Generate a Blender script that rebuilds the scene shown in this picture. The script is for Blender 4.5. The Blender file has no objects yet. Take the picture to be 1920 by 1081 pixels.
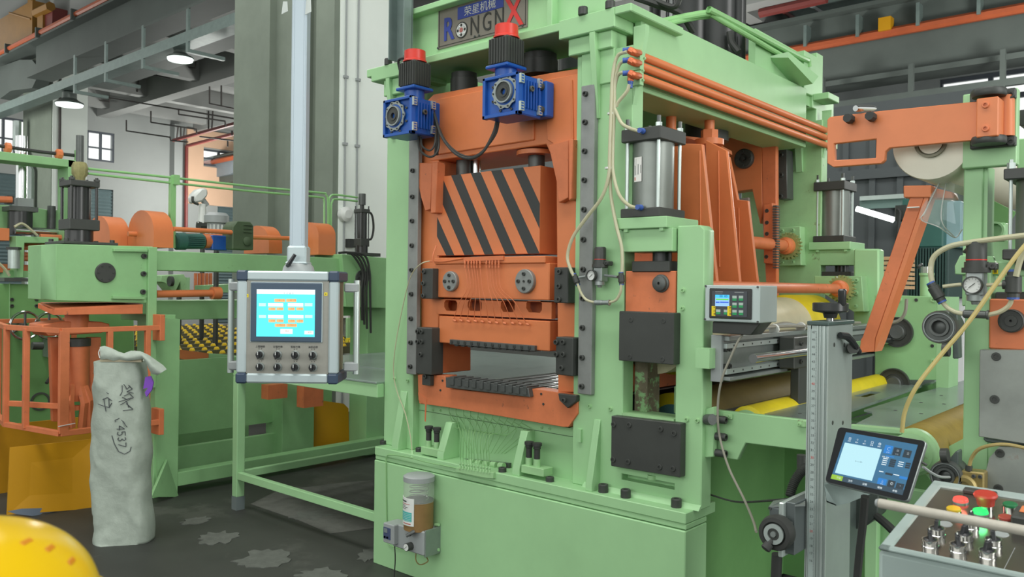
import bpy, bmesh, math, random
from mathutils import Vector, Matrix
from mathutils.geometry import tessellate_polygon
random.seed(7)
SC = bpy.context.scene
COL = SC.collection
# ---------------------------------------------------------------- camera (measured from the photograph's vanishing points)
F = 1543.71
CAMH = 1.55
AX = Vector((0.75266559, 0.01172708, -0.65829856))
AY = Vector((0.65829, 0.00512003, 0.75274701))
AZ = Vector((0.01219804, -0.99991813, -0.00386615))
cam = bpy.data.cameras.new('camera'); camo = bpy.data.objects.new('camera', cam); COL.objects.link(camo)
cam.lens = F / 1920 * 36; cam.sensor_width = 36; cam.clip_start = 0.05; cam.clip_end = 200
cam.dof.use_dof = True; cam.dof.focus_distance = 3.6; cam.dof.aperture_fstop = 9.0
# world vector of camera right / up / back
cr = Vector((AX[0], AY[0], AZ[0])); cu = -Vector((AX[1], AY[1], AZ[1])); cb = -Vector((AX[2], AY[2], AZ[2]))
M = Matrix((cr, cu, cb)).transposed().to_4x4(); M.translation = (0, 0, CAMH)
camo.matrix_world = M
SC.camera = camo
# ---------------------------------------------------------------- world, lights, exposure
w = bpy.data.worlds.new('overcast_sky'); SC.world = w; w.use_nodes = True
wn = w.node_tree.nodes; bg = wn['Background']; bg.inputs[0].default_value = (0.97, 1.0, 0.96, 1); bg.inputs[1].default_value = 1.0
SC.view_settings.view_transform = 'Standard'; SC.view_settings.look = 'None'
SC.view_settings.exposure = 0.3; SC.view_settings.gamma = 1.0; SC.view_settings.use_curve_mapping = False
def area(name, loc, size, power, rot=(0, 0, 0), color=(1, 1, 1)):
    l = bpy.data.lights.new(name, 'AREA'); l.shape = 'RECTANGLE'; l.size, l.size_y = size; l.energy = power; l.color = color
    o = bpy.data.objects.new(name, l); o.location = loc; o.rotation_euler = rot; COL.objects.link(o); return o
area('high_bay_light_row', (-2.0, 0.4, 7.6), (9, 1.6), 330, color=(1, 1, 0.96))
area('high_bay_light_row', (-10.5, 3.6, 7.6), (9, 1.2), 200, color=(1, 1, 0.96))
area('window_daylight_and_fill', (6.5, 2.5, 3.9), (10, 3.2), 420, (0, math.radians(78), 0), color=(1, 1, 0.97))
area('window_daylight_and_fill', (-1.5, -5.2, 3.6), (9, 3.4), 150, (math.radians(80), 0, 0), color=(1, 1, 0.97))  # added fill behind the camera to brighten the machine fronts
def bay(x, y, z, e):  # unseen fill lights, added to brighten the far ceiling and walls
    l = bpy.data.lights.new('far_bay_fill', 'POINT'); l.energy = e; l.shadow_soft_size = .6; l.color = (1, 1, .95)
    o = bpy.data.objects.new('far_bay_fill', l); o.location = (x, y, z); COL.objects.link(o)
for x_ in (-25, -17, -9, -1): bay(x_, 13.5, 4.2, 430)
bay(-23, 4.5, 5, 350)

# ---------------------------------------------------------------- pixel -> point on a known plane of the factory
def ray(px, py):
    c = Vector((px - 960, py - 540.5, F))
    return Vector((AX.dot(c), AY.dot(c), AZ.dot(c)))
def W(px, py, X=None, Y=None, Z=None, D=None):
    r = ray(px, py)
    if X is not None: t = X / r[0]
    elif Y is not None: t = Y / r[1]
    elif Z is not None: t = (Z - CAMH) / r[2]
    else: t = D / F
    return Vector((0, 0, CAMH)) + r * t
def WP(px, py, O, n):
    r = ray(px, py); C0 = Vector((0, 0, CAMH))
    return C0 + r * ((O - C0).dot(n) / r.dot(n))
# ---------------------------------------------------------------- materials
def lin(c):
    return tuple(((x / 255) / 12.92 if x / 255 <= 0.04045 else ((x / 255 + 0.055) / 1.055) ** 2.4) for x in c)
MATS = {}
def mat(name, rgb=None, rough=0.5, metal=0.0, var=0.10, scale=3.0, bump=0.0, emit=0.0, alpha=1.0, trans=0.0, wear=None, wearscale=18, wearth=0.72, spec=0.5, ior=1.45):
    if name in MATS: return MATS[name]
    m = bpy.data.materials.new(name); m.use_nodes = True; nt = m.node_tree; N = nt.nodes; L = nt.links
    b = N['Principled BSDF']; c = lin(rgb)
    b.inputs['Base Color'].default_value = (*c, 1); b.inputs['Roughness'].default_value = rough
    b.inputs['Metallic'].default_value = metal; b.inputs['Specular IOR Level'].default_value = spec; b.inputs['IOR'].default_value = ior
    if alpha < 1: b.inputs['Alpha'].default_value = alpha
    if trans > 0: b.inputs['Transmission Weight'].default_value = trans
    if emit > 0:
        b.inputs['Base Color'].default_value = (c[0] * .12, c[1] * .12, c[2] * .12, 1); b.inputs['Emission Color'].default_value = (*c, 1); b.inputs['Emission Strength'].default_value = emit
    if var > 0 or wear:
        tc = N.new('ShaderNodeNewGeometry')
        n1 = N.new('ShaderNodeTexNoise'); n1.inputs['Scale'].default_value = scale; n1.inputs['Detail'].default_value = 5; n1.inputs['Roughness'].default_value = 0.65
        L.new(tc.outputs['Position'], n1.inputs['Vector'])
        mx = N.new('ShaderNodeMix'); mx.data_type = 'RGBA'
        mr = N.new('ShaderNodeMapRange'); mr.inputs[1].default_value = 0.3; mr.inputs[2].default_value = 0.7
        L.new(n1.outputs[0], mr.inputs[0]); L.new(mr.outputs[0], mx.inputs[0])
        mx.inputs[6].default_value = (*[x * (1 - var) for x in c], 1); mx.inputs[7].default_value = (*[min(1, x * (1 + var)) for x in c], 1)
        out = mx.outputs[2]
        if wear:
            n2 = N.new('ShaderNodeTexNoise'); n2.inputs['Scale'].default_value = wearscale; n2.inputs['Detail'].default_value = 6; n2.inputs['Roughness'].default_value = 0.7
            L.new(tc.outputs['Position'], n2.inputs['Vector'])
            r2 = N.new('ShaderNodeMapRange'); r2.inputs[1].default_value = wearth - 0.03; r2.inputs[2].default_value = wearth + 0.05
            L.new(n2.outputs[0], r2.inputs[0])
            m2 = N.new('ShaderNodeMix'); m2.data_type = 'RGBA'; L.new(r2.outputs[0], m2.inputs[0]); L.new(out, m2.inputs[6]); m2.inputs[7].default_value = (*lin(wear), 1)
            out = m2.outputs[2]
        L.new(out, b.inputs['Base Color'])
        if emit > 0: L.new(out, b.inputs['Emission Color'])
        if bump > 0:
            bp = N.new('ShaderNodeBump'); bp.inputs['Strength'].default_value = bump; bp.inputs['Distance'].default_value = 0.01
            L.new(n1.outputs[0], bp.inputs['Height']); L.new(bp.outputs[0], b.inputs['Normal'])
    MATS[name] = m
    return m
GREEN = mat('light_green_enamel', (156, 201, 149), 0.42, var=0.06, scale=2.2, wear=(120, 165, 110), wearscale=9, wearth=0.74, bump=0.05)
GREEN2 = mat('worn_light_green_enamel', (152, 195, 142), 0.5, var=0.12, scale=5, wear=(112, 116, 84), wearscale=14, wearth=0.66, bump=0.08)
GREENM = mat('mid_green_enamel', (142, 190, 134), 0.5, var=0.1, scale=2.5, wear=(90, 120, 82), wearscale=7, wearth=0.72)
GREEND = mat('deep_green_enamel_and_shade', (112, 162, 100), 0.5, var=0.12, scale=2.0)
ORANGE = mat('orange_enamel', (212, 124, 76), 0.4, var=0.07, scale=4, wear=(170, 84, 48), wearscale=10, wearth=0.72, bump=0.04)
ORANGED = mat('worn_orange_enamel', (206, 118, 76), 0.48, var=0.12, scale=7, wear=(120, 84, 66), wearscale=22, wearth=0.67, bump=0.06)
BLACK = mat('black_steel', (60, 63, 60), 0.45, var=0.12, scale=6)  # this and the next blacks are raised, haze put into their colour
BLACKS = mat('glossy_black', (50, 52, 52), 0.25, var=0.1, scale=6)
RUBBER = mat('black_rubber', (52, 54, 52), 0.6, var=0.1)
STRIPE = mat('black_stripe', (54, 57, 56), 0.5, var=0.05)
STEEL = mat('ground_steel', (136, 140, 137), 0.45, metal=0.3, var=0.12, scale=9)
STEELD = mat('dark_tool_steel', (88, 92, 90), 0.42, metal=0.35, var=0.15, scale=12)
SHEET = mat('oily_steel_sheet', (150, 166, 158), 0.24, metal=0.4, var=0.16, scale=3.5, wear=(122, 136, 128), wearscale=5, wearth=0.6)
ALU = mat('brushed_aluminium', (188, 200, 196), 0.34, metal=0.55, var=0.05, scale=14)
ALUD = mat('grey_aluminium', (150, 158, 156), 0.38, metal=0.6, var=0.08, scale=14)
CHROME = mat('polished_chrome', (205, 208, 208), 0.14, metal=1.0, var=0.05)
GALV = mat('galvanised_sheet', (126, 142, 138), 0.4, metal=0.4, var=0.12, scale=7)
BLUE = mat('blue_gearbox_enamel', (32, 84, 164), 0.36, var=0.12, scale=8)
RED = mat('red_plastic', (206, 58, 46), 0.35, var=0.05)
YELLOW = mat('yellow_rubber', (214, 196, 36), 0.5, var=0.1, scale=8, wear=(150, 132, 40), wearscale=20, wearth=0.68)
YBOARD = mat('yellow_steel_board', (196, 142, 10), 0.5, var=0.06, scale=2)
HOSE = mat('clear_pale_hose', (192, 190, 158), 0.3, var=0.05, alpha=0.85)
WHITEP = mat('white_wall_paint', (232, 240, 233), 0.7, var=0.03, scale=1)
CONC = mat('grey_concrete', (118, 128, 116), 0.8, var=0.12, scale=1.4, bump=0.2)
WALLM = mat('pale_grey_wall', (146, 150, 148), 0.85, var=0.05, scale=0.7)
CEILM = mat('ceiling_plaster', (150, 152, 150), 0.9, var=0.05, scale=0.5)
GIRD = mat('slate_grey_girder', (84, 92, 88), 0.6, var=0.1, scale=1.2)
REDP = mat('red_fire_pipe', (116, 52, 48), 0.5, var=0.08)
DPIPE = mat('dark_conduit', (70, 66, 64), 0.6, var=0.05)
GPIPE = mat('green_oil_pipe', (140, 192, 128), 0.4, var=0.06)
BRASS = mat('brass', (150, 134, 84), 0.42, metal=0.4, var=0.1, scale=20)
GREASE = mat('brown_grease', (134, 106, 66), 0.45, var=0.12, scale=10)
PLASTW = mat('white_plastic', (216, 220, 216), 0.4, var=0.03)
PLASTG = mat('grey_plastic', (150, 156, 156), 0.4, var=0.04)
NAVY = mat('navy_corner_plastic', (52, 68, 88), 0.4, var=0.05)
TEAL = mat('teal_motor_enamel', (58, 104, 96), 0.45, var=0.1)
# ---------------------------------------------------------------- mesh helpers
JR = random.Random(11)
class MB:
    def __init__(s): s.v = []; s.f = []
    def add(s, vs, fs):
        n = len(s.v); s.v += [tuple(v) for v in vs]; s.f += [tuple(i + n for i in f) for f in fs]; return s
    def box(s, a, b):
        x0, x1 = sorted((a[0], b[0])); y0, y1 = sorted((a[1], b[1])); z0, z1 = sorted((a[2], b[2]))
        if min(x1 - x0, y1 - y0, z1 - z0) > .02:   # hair's breadth of difference, so that touching faces never coincide
            j = JR.uniform(0, .0006); x0 -= j; x1 += j; y0 -= j; y1 += j; z0 -= j; z1 += j
        return s.add([(x0, y0, z0), (x1, y0, z0), (x1, y1, z0), (x0, y1, z0), (x0, y0, z1), (x1, y0, z1), (x1, y1, z1), (x0, y1, z1)],
                     [(0, 3, 2, 1), (4, 5, 6, 7), (0, 1, 5, 4), (1, 2, 6, 5), (2, 3, 7, 6), (3, 0, 4, 7)])
    def obox(s, O, u, v, w_):
        O, u, v, w_ = map(Vector, (O, u, v, w_))
        P = [O, O + u, O + u + v, O + v]; P += [p + w_ for p in P]
        return s.add(P, [(0, 3, 2, 1), (4, 5, 6, 7), (0, 1, 5, 4), (1, 2, 6, 5), (2, 3, 7, 6), (3, 0, 4, 7)])
    def prism(s, pts, vec, holes=()):
        pts = [Vector(p) for p in pts]; vec = Vector(vec); loops = [pts] + [[Vector(p) for p in h] for h in holes]
        flat = [p for l in loops for p in l]; n = len(flat)
        fs = []
        if holes:
            for t in tessellate_polygon(loops): fs += [tuple(t), tuple(i + n for i in reversed(t))]
        else: fs = [tuple(range(n)), tuple(range(2 * n - 1, n - 1, -1))]
        k = 0
        for l in loops:
            m = len(l)
            for i in range(m):
                a, b = k + i, k + (i + 1) % m
                fs.append((a, b, b + n, a + n))
            k += m
        return s.add(flat + [p + vec for p in flat], fs)
    def cyl(s, p0, p1, r0, r1=None, seg=16, cap=True):
        return s.lathe(p0, p1, [(r0, 0), (r0 if r1 is None else r1, 1)], seg, cap)
    def lathe(s, p0, p1, prof, seg=24, cap=True, arc=None):
        p0 = Vector(p0); p1 = Vector(p1); d = p1 - p0
        z = d.normalized(); x = z.orthogonal().normalized(); y = z.cross(x)
        vs = []; fs = []
        for r, h in prof:
            for i in range(seg):
                a = 2 * math.pi * i / seg + math.pi / seg
                vs.append(p0 + d * h + (x * math.cos(a) + y * math.sin(a)) * r)
        for j in range(len(prof) - 1):
            for i in range(seg):
                a = j * seg + i; b = j * seg + (i + 1) % seg
                fs.append((a, b, b + seg, a + seg))
        if cap: fs += [tuple(range(seg)), tuple(range((len(prof) - 1) * seg, len(prof) * seg))]
        return s.add(vs, fs)
    def tube(s, pts, r, seg=8, smooth=True, n=6):
        P = [Vector(p) for p in pts]
        if smooth and len(P) > 2:
            Q = []
            E = [2 * P[0] - P[1]] + P + [2 * P[-1] - P[-2]]
            for i in range(1, len(E) - 2):
                a, b, c, d = E[i - 1:i + 3]
                for k in range(n):
                    t = k / n
                    Q.append(0.5 * ((2 * b) + (c - a) * t + (2 * a - 5 * b + 4 * c - d) * t * t + (3 * b - a - 3 * c + d) * t ** 3))
            Q.append(P[-1]); P = Q
        vs = []; fs = []; x = None
        for i, p in enumerate(P):
            t = (P[min(i + 1, len(P) - 1)] - P[max(i - 1, 0)])
            if t.length < 1e-9: t = Vector((0, 0, 1))
            t.normalize()
            if x is None: x = t.orthogonal().normalized()
            else:
                x = x - t * x.dot(t)
                x = x.normalized() if x.length > 1e-6 else t.orthogonal().normalized()
            y = t.cross(x)
            rr = r[i] if isinstance(r, (list, tuple)) else r
            for k in range(seg):
                a = 2 * math.pi * k / seg
                vs.append(p + (x * math.cos(a) + y * math.sin(a)) * rr)
        for i in range(len(P) - 1):
            for k in range(seg):
                a = i * seg + k; b = i * seg + (k + 1) % seg
                fs.append((a, b, b + seg, a + seg))
        fs += [tuple(range(seg)), tuple(range((len(P) - 1) * seg, len(P) * seg))]
        return s.add(vs, fs)
WL = {}
def org(o): return WL.get(o.name, Vector((0, 0, 0))) if o else None
def settag(o, label=None, cat=None, group=None, kind=None):
    if label: o['label'] = label
    if cat: o['category'] = cat
    if group: o['group'] = group
    if kind: o['kind'] = kind
    return o
def thing(name, loc, label, cat, group=None):
    o = bpy.data.objects.new(name, None); o.location = loc; o.empty_display_size = 0.1; COL.objects.link(o)
    WL[o.name] = Vector(loc); return settag(o, label, cat, group)
def mk(name, mb, m, parent=None, bevel=0.0, label=None, cat=None, group=None, kind=None, smooth=True, ang=35):
    V = mb.v
    if parent is not None: O = org(parent)
    else:
        xs = [v[0] for v in V]; ys = [v[1] for v in V]; zs = [v[2] for v in V]
        O = Vector(((min(xs) + max(xs)) / 2, (min(ys) + max(ys)) / 2, min(zs)))
    me = bpy.data.meshes.new(name)
    me.from_pydata([tuple(Vector(v) - O) for v in V], [], mb.f)
    bm = bmesh.new(); bm.from_mesh(me)
    bmesh.ops.recalc_face_normals(bm, faces=bm.faces)
    if bevel > 0:
        es = [e for e in bm.edges if len(e.link_faces) == 2 and e.calc_face_angle(0) > math.radians(35)]
        try: bmesh.ops.bevel(bm, geom=es, offset=bevel, segments=1, affect='EDGES', clamp_overlap=True)
        except Exception: pass
    bm.to_mesh(me); bm.free()
    me.materials.append(m)
    if smooth:
        me.shade_smooth(); me.set_sharp_from_angle(angle=math.radians(ang))
    o = bpy.data.objects.new(name, me); COL.objects.link(o)
    if parent is not None: o.parent = parent
    else: o.location = O
    WL[o.name] = O
    return settag(o, label, cat, group, kind)
def struct(name, mb, m, **k): return mk(name, mb, m, kind='structure', **k)
def inst(name, src, loc, rot=(0, 0, 0), parent=None, scale=None):
    """another object sharing src's mesh, its origin at the world point loc"""
    o = bpy.data.objects.new(name, src); COL.objects.link(o)
    if parent is not None: o.parent = parent; o.location = Vector(loc) - org(parent)
    else: o.location = loc
    o.rotation_euler = rot
    if scale: o.scale = scale
    WL[o.name] = Vector(loc); return o
def rawmesh(name, mb, m, ang=35):
    me = bpy.data.meshes.new(name); me.from_pydata(mb.v, [], mb.f)
    bm = bmesh.new(); bm.from_mesh(me); bmesh.ops.recalc_face_normals(bm, faces=bm.faces); bm.to_mesh(me); bm.free()
    me.materials.append(m); me.shade_smooth(); me.set_sharp_from_angle(angle=math.radians(ang)); return me
def socket(m, seg=12):   # unit socket-head cap screw, radius 1, height 1, along +Z
    return rawmesh('cap_screw', MB().lathe((0, 0, 0), (0, 0, 1), [(1, 0), (1, .88), (.9, 1), (.52, 1), (.5, .45), (.02, .45)], seg), m)
CAPB = socket(BLACK); CAPG = socket(GREEN2); CAPS = socket(STEELD); CAPO = socket(ORANGED)
WASH = rawmesh('washer', MB().lathe((0, 0, 0), (0, 0, 1), [(1.45, 0), (1.45, .12), (1.1, .14), (1.0, .2), (1, .9), (.55, .95), (.5, .3), (.02, .3)], 14), GREEN2)
FR = (math.pi / 2, 0, 0); RT = (0, math.pi / 2, 0); UP = (0, 0, 0)
def bolts(parent, pts, r, h, src=CAPB, rot=FR, name='bolt'):
    for p in pts: inst(name, src, p, rot, parent, (r, r, h))
def boxY(px0, py0, px1, py1, Y, depth):
    """front-facing box: pixel corners on the plane Y, depth metres behind it"""
    a = W(px0, py0, Y=Y); b = W(px1, py1, Y=Y)
    return MB().box(a, (b.x, Y + depth, b.z))
def plateY(pts, Y, depth, holes=()):
    return MB().prism([W(*p, Y=Y) for p in pts], (0, depth, 0), [[W(*p, Y=Y) for p in h] for h in holes])
def plateX(pts, X, depth, holes=()):
    return MB().prism([W(*p, X=X) for p in pts], (-depth, 0, 0), [[W(*p, X=X) for p in h] for h in holes])
def circ(c, r, n=24, plane='Y', rz=None):
    rz = rz or r
    out = []
    for i in range(n):
        a = 2 * math.pi * i / n
        if plane == 'Y': out.append((c[0] + r * math.cos(a), c[1], c[2] + rz * math.sin(a)))
        elif plane == 'X': out.append((c[0], c[1] + r * math.cos(a), c[2] + rz * math.sin(a)))
        else: out.append((c[0] + r * math.cos(a), c[1] + rz * math.sin(a), c[2]))
    return out
TXT = {}
def text(name, body, size, m, parent, loc, ux, uz, depth=0.0006, align='CENTER', xs=1.0, bold=0.0):
    """lettering as a thin mesh: baseline along ux, up along uz"""
    cu_ = bpy.data.curves.new(name, 'FONT'); cu_.body = body; cu_.size = size; cu_.extrude = depth; cu_.align_x = align; cu_.align_y = 'CENTER'
    cu_.resolution_u = 3; cu_.offset = bold
    o = bpy.data.objects.new(name, cu_); COL.objects.link(o)
    bpy.context.view_layer.update()
    me = bpy.data.meshes.new_from_object(o.evaluated_get(bpy.context.evaluated_depsgraph_get()))
    bpy.data.objects.remove(o); bpy.data.curves.remove(cu_)
    ux = Vector(ux).normalized(); uz = Vector(uz).normalized(); n = ux.cross(uz)
    O = org(parent) if parent else Vector((0, 0, 0))
    loc = Vector(loc)
    for v in me.vertices: v.co = loc + ux * v.co.x * xs + uz * v.co.y + n * v.co.z - O
    me.materials.clear(); me.materials.append(m)
    ob = bpy.data.objects.new(name, me); COL.objects.link(ob)
    if parent: ob.parent = parent
    WL[ob.name] = O
    return ob
# ================================================================ THE SETTING
# floor: dark damp concrete, lighter worn patches
fm = mat('worn_dark_concrete_floor', (56, 58, 54), 0.55, var=0.28, scale=1.1, bump=0.15, wear=(72, 74, 69), wearscale=1.6, wearth=0.6)
struct('floor', MB().box((-34, -6, -0.1), (8, 24, 0)), fm)
WX = -28.0
# near walls (behind and right of the camera): unseen, added to block low light, open to the sky above
wl_ = mat('pale_grey_wall')
struct('wall_front_blocker', MB().box((-28, -6.3, 0), (8, -6, 1.7)).box((-28, -6.3, 7.0), (8, -6, 9.6)), wl_)
struct('wall_right_blocker', MB().box((8, -6, 0), (8.3, 22, 1.7)).box((8, -6, 7.0), (8.3, 22, 9.6)), wl_)
def yz(pts): return [W(px, py, X=WX) for px, py in pts]
# end wall far left with ribbon windows and shutter openings
def rectYZ(px0, px1, z0, z1):
    y0 = W(px0, 400, X=WX).y; y1 = W(px1, 400, X=WX).y
    return [Vector((WX, y0, z0)), Vector((WX, y1, z0)), Vector((WX, y1, z1)), Vector((WX, y0, z1))]
wins = [rectYZ(-60, 68, 5.3, 6.45), rectYZ(138, 213, 5.45, 6.42), rectYZ(379, 470, 5.75, 6.35)]
shut = [rectYZ(-40, 66, 0.02, 4.75), rectYZ(140, 212, 0.02, 4.55), rectYZ(408, 500, 0.02, 4.3)]
struct('wall_left', MB().prism([(WX, -6, 0), (WX, 24, 0), (WX, 24, 7.6), (WX, -6, 7.6)], (-0.3, 0, 0), wins + shut), WALLM)
wp = mat('warm_lit_beige_wall', (214, 178, 150), 0.85, var=0.04, scale=1)  # warm light on this wall stretch is put into its colour
y0 = W(349, 300, X=WX).y
struct('trim_1', MB().box((WX, y0, 4.32), (WX + .06, 24, 5.7)).box((WX, y0, 6.4), (WX + .06, 24, 7.0)).box((WX, y0, 5.7), (WX + .06, wins[2][0].y, 6.4)), wp)
FRM = mat('dark_window_frame', (70, 76, 84), 0.5)
GLS = mat('window_glass', (235, 245, 250), 0.08, var=0, alpha=.1)
for i, q in enumerate(wins):
    a, b = q[0], q[2]
    win = settag(bpy.data.objects.new('window_%d' % (i + 1), None), kind='structure'); COL.objects.link(win); WL[win.name] = Vector((0, 0, 0))
    fr = MB(); t = 0.06
    fr.box((WX - .12, a.y, a.z), (WX - .02, b.y, a.z + t)).box((WX - .12, a.y, b.z - t), (WX - .02, b.y, b.z)); n = 3 if i else 6
    for k in range(n + 1):
        yy = a.y + (b.y - a.y) * k / n; fr.box((WX - .12, yy - t / 2, a.z), (WX - .02, yy + t / 2, b.z))
    fr.box((WX - .12, a.y, (a.z * .55 + b.z * .45) - t / 3), (WX - .02, b.y, (a.z * .55 + b.z * .45) + t / 3))
    mk('window_frame', fr, FRM, win)
    for k in range(n):
        ya = a.y + (b.y - a.y) * k / n + .03; yb = a.y + (b.y - a.y) * (k + 1) / n - .03
        mk('pane', MB().box((WX - .075, ya, a.z + .05), (WX - .065, yb, b.z - .05)), GLS, win)
SHM = mat('grey_green_shutter', (104, 122, 124), 0.5, metal=.2, var=.05)
for i, q in enumerate(shut):
    a, b = q[0], q[2]; s = MB()
    k = 0; z = a.z
    while z < b.z - .01:
        z1 = min(z + .11, b.z)
        s.add([(WX - .08, a.y, z), (WX - .08, b.y, z), (WX - .03, b.y, (z + z1) / 2), (WX - .03, a.y, (z + z1) / 2), (WX - .08, b.y, z1), (WX - .08, a.y, z1)], [(0, 1, 2, 3), (3, 2, 4, 5)])
        z = z1
    settag(mk('roller_shutter', s, SHM, smooth=False), ['grey roller shutter on the far wall left of the black hydraulic cylinders', 'grey roller shutter on the far wall behind the large black cylinder', 'grey roller shutter beside the concrete column in the beige wall'][i], 'shutter')
# pilasters, wall lines
struct('trim_2', MB().box((WX, W(318, 300, X=WX).y, 0), (WX + .35, W(333, 300, X=WX).y, 7)), WALLM)
# back wall behind the machines (dark grey sandwich panels) and upper wall with ribbon window
BY = 22.0
z0, z1 = W(1765, 190, Y=BY).z, W(1765, 149, Y=BY).z
x0 = W(1762, 170, Y=BY).x
struct('wall_back', MB().prism([(-28, BY, 0), (8, BY, 0), (8, BY, 8.2), (-28, BY, 8.2)], (0, .3, 0), [[(x0, BY, z0 - 1.6), (7, BY, z0 - 1.6), (7, BY, z1), (x0, BY, z1)]]), mat('panel_grey_wall', (128, 134, 134), .8, var=.05))
win = settag(bpy.data.objects.new('window_4', None), kind='structure'); COL.objects.link(win); WL[win.name] = Vector((0, 0, 0))
fr = MB().box((x0, BY + .05, z1 - .1), (7, BY + .15, z1)).box((x0, BY + .05, z0 - .12), (7, BY + .15, z0))
k = 0; xx = x0
while xx < 7:
    fr.box((xx - .05, BY + .05, z0 - 1.6), (xx + .05, BY + .15, z1)); 
    mk('pane', MB().box((xx + .05, BY + .09, z0 - 1.6), (xx + 1.03, BY + .1, z1 - .08)), GLS, win); xx += 1.08
mk('window_frame', fr, FRM, win)
# dark grey panel partition behind the line
PM = mat('dark_grey_panel', (92, 98, 100), .6, metal=.2, var=.04)
PY = 9.0
xa, xb = W(1555, 400, Y=PY).x, W(1800, 400, Y=PY).x
zt = W(1600, 200, Y=PY).z
p = MB().box((xa - 2.2, PY, 0), (xb + .2, PY + .1, zt))
part_ = mk('partition_wall', p, PM, kind='structure')
n = 9
for k in range(n):
    x = xa - 1.2 + (xb - xa + 1.2) * k / n
    mk('panel_joint', MB().box((x - .03, PY - .035, 0), (x + .03, PY, zt)), PM, part_)
mk('panel_rail', MB().box((xa - 2.2, PY - .07, W(1700, 322, Y=PY).z - .05), (xb + .2, PY, W(1700, 322, Y=PY).z + .05)), PM, part_)
mk('panel_rail', MB().box((xa - 2.2, PY - .09, zt - .12), (xb + .2, PY, zt)), PM, part_)
# ceiling of the far bay with its downstand beams
struct('ceiling', MB().box((-28.3, 8.3, 7.6), (8, 22.3, 7.8)).box((-28.3, -6, 9.6), (8, 8.3, 9.8)).box((-28.3, 8.1, 7.6), (8, 8.3, 9.8)), CEILM)
bm_ = MB()
for x in (-27.2, -24.6, -21.5, -18, -14.5, -11, -7.5, -4, 0.0): bm_.box((x - .15, 8.3, 7.05), (x + .15, 22, 7.6))
struct('trim_3', bm_, CEILM)
bm_ = MB()
for y in (11.5, 14.8, 18.2, 21.6): bm_.box((-28, y - .2, 6.9), (8, y + .2, 7.6))
struct('trim_4', bm_, CEILM)
# big columns of the crane runway
def column(n, xr, w, Y, d, tone):
    m = MB().box((xr - w, Y, 0), (xr, Y + d, 7.8))
    root = struct('trim_%d' % n, m, CONC)
    mk('white_face', MB().box((xr, Y + .02, 0), (xr + .02, Y + d, 7.8)), WHITEP, root)
    return root
c1 = column(5, W(632, 300, Y=6.0).x, 2.16, 6.0, .85, 0)
xr = W(632, 300, Y=6.0).x
def cx(px): return W(px, 300, Y=6.0).x
mk('fluting', MB().box((cx(450), 5.9, 0), (cx(516), 6.0, 7.8)).box((cx(598), 5.94, 0), (cx(632), 6, 7.8)).box((cx(540), 5.96, 0), (cx(585), 6, 7.8)), CONC, c1)
for px, m_ in ((586, DPIPE), (583, mat('cream_conduit', (206, 196, 150), .5))):
    mk('conduit', MB().cyl((cx(px), 5.93, 0), (cx(px), 5.93, 7.8), .014, seg=6), m_, c1)
for px in (645, 668):
    yy = W(px, 300, X=xr + .02).y
    mk('conduit', MB().cyl((xr + .035, yy, 0), (xr + .035, yy, 7.8), .012, seg=6), PLASTG, c1)
    for z in (1.6, 2.4, 3.2, 4.0): mk('saddle', MB().box((xr + .02, yy - .03, z), (xr + .055, yy + .03, z + .03)), PLASTG, c1)
mk('junction_box', MB().lathe((xr + .02, W(642, 402, X=xr).y, W(642, 402, X=xr).z), (xr + .12, W(642, 402, X=xr).y, W(642, 402, X=xr).z), [(.09, 0), (.09, .7), (.05, 1)], 14), PLASTW, c1)
q = W(652, 456, X=xr); mk('socket_box', MB().box((xr + .02, q.y - .05, q.z - .05), (xr + .1, q.y + .05, q.z + .05)), BLACK, c1)
x2 = W(96, 300, Y=8.0).x
c2 = column(6, x2, 2.0, 8.0, W(163, 300, X=x2).y - 8.0, 0)
mk('conduit', MB().cyl((x2 + .05, 8.18, 0), (x2 + .05, 8.18, 7.6), .03, seg=6), DPIPE, c2)
xx = x2 - 1.0
mk('downpipe', MB().tube([(xx, 7.85, 0), (xx, 7.85, 4.4), (xx - .5, 7.7, 5.0), (xx - .5, 7.7, 5.7)], .1, 8, smooth=False), ALU, c2)
# crane girder, left (in front of the second column)
def girder(name, pa, pb, Y, xa, xb, parts, m, label, cat):
    pass
GY = 7.2
zb = W(150, 110, Y=GY).z; 
za = W(100, 47, Y=GY - .2).z - .14
xa, xb = -24.5, -10.4
g = thing('crane_girder', (xa, GY, zb), 'long dark grey crane runway girder passing before the left column', 'girder')
mk('web', MB().box((xa + 3.2, GY, zb), (xb, GY + .12, za)), GIRD, g)
mk('lower_flange', MB().box((xa + 3.2, GY - .2, zb - .05), (xb, GY + .35, zb)), GIRD, g)
mk('upper_flange', MB().box((xa, GY - .22, za), (xb, GY + .35, za + .05)), GIRD, g)
mk('cable_duct', MB().cyl((xa, GY - .2, za + .12), (xb, GY - .2, za + .12), .06, seg=8), mat('orange_conductor_rail', (172, 86, 52), .5), g, label='orange conductor rail')
for k in range(6): mk('hanger', MB().box((xa + 2 + k * 2, GY - .3, za), (xa + 2.06 + k * 2, GY - .1, za + .22)), GIRD, g)
gb = MB().prism([W(p[0], p[1], Y=GY) for p in ((0, 185), (0, 125), (37, 112), (60, 112), (76, 132), (60, 165), (20, 170))], (0, .3, 0))
mk('end_bracket', gb, GIRD, g)
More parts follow.
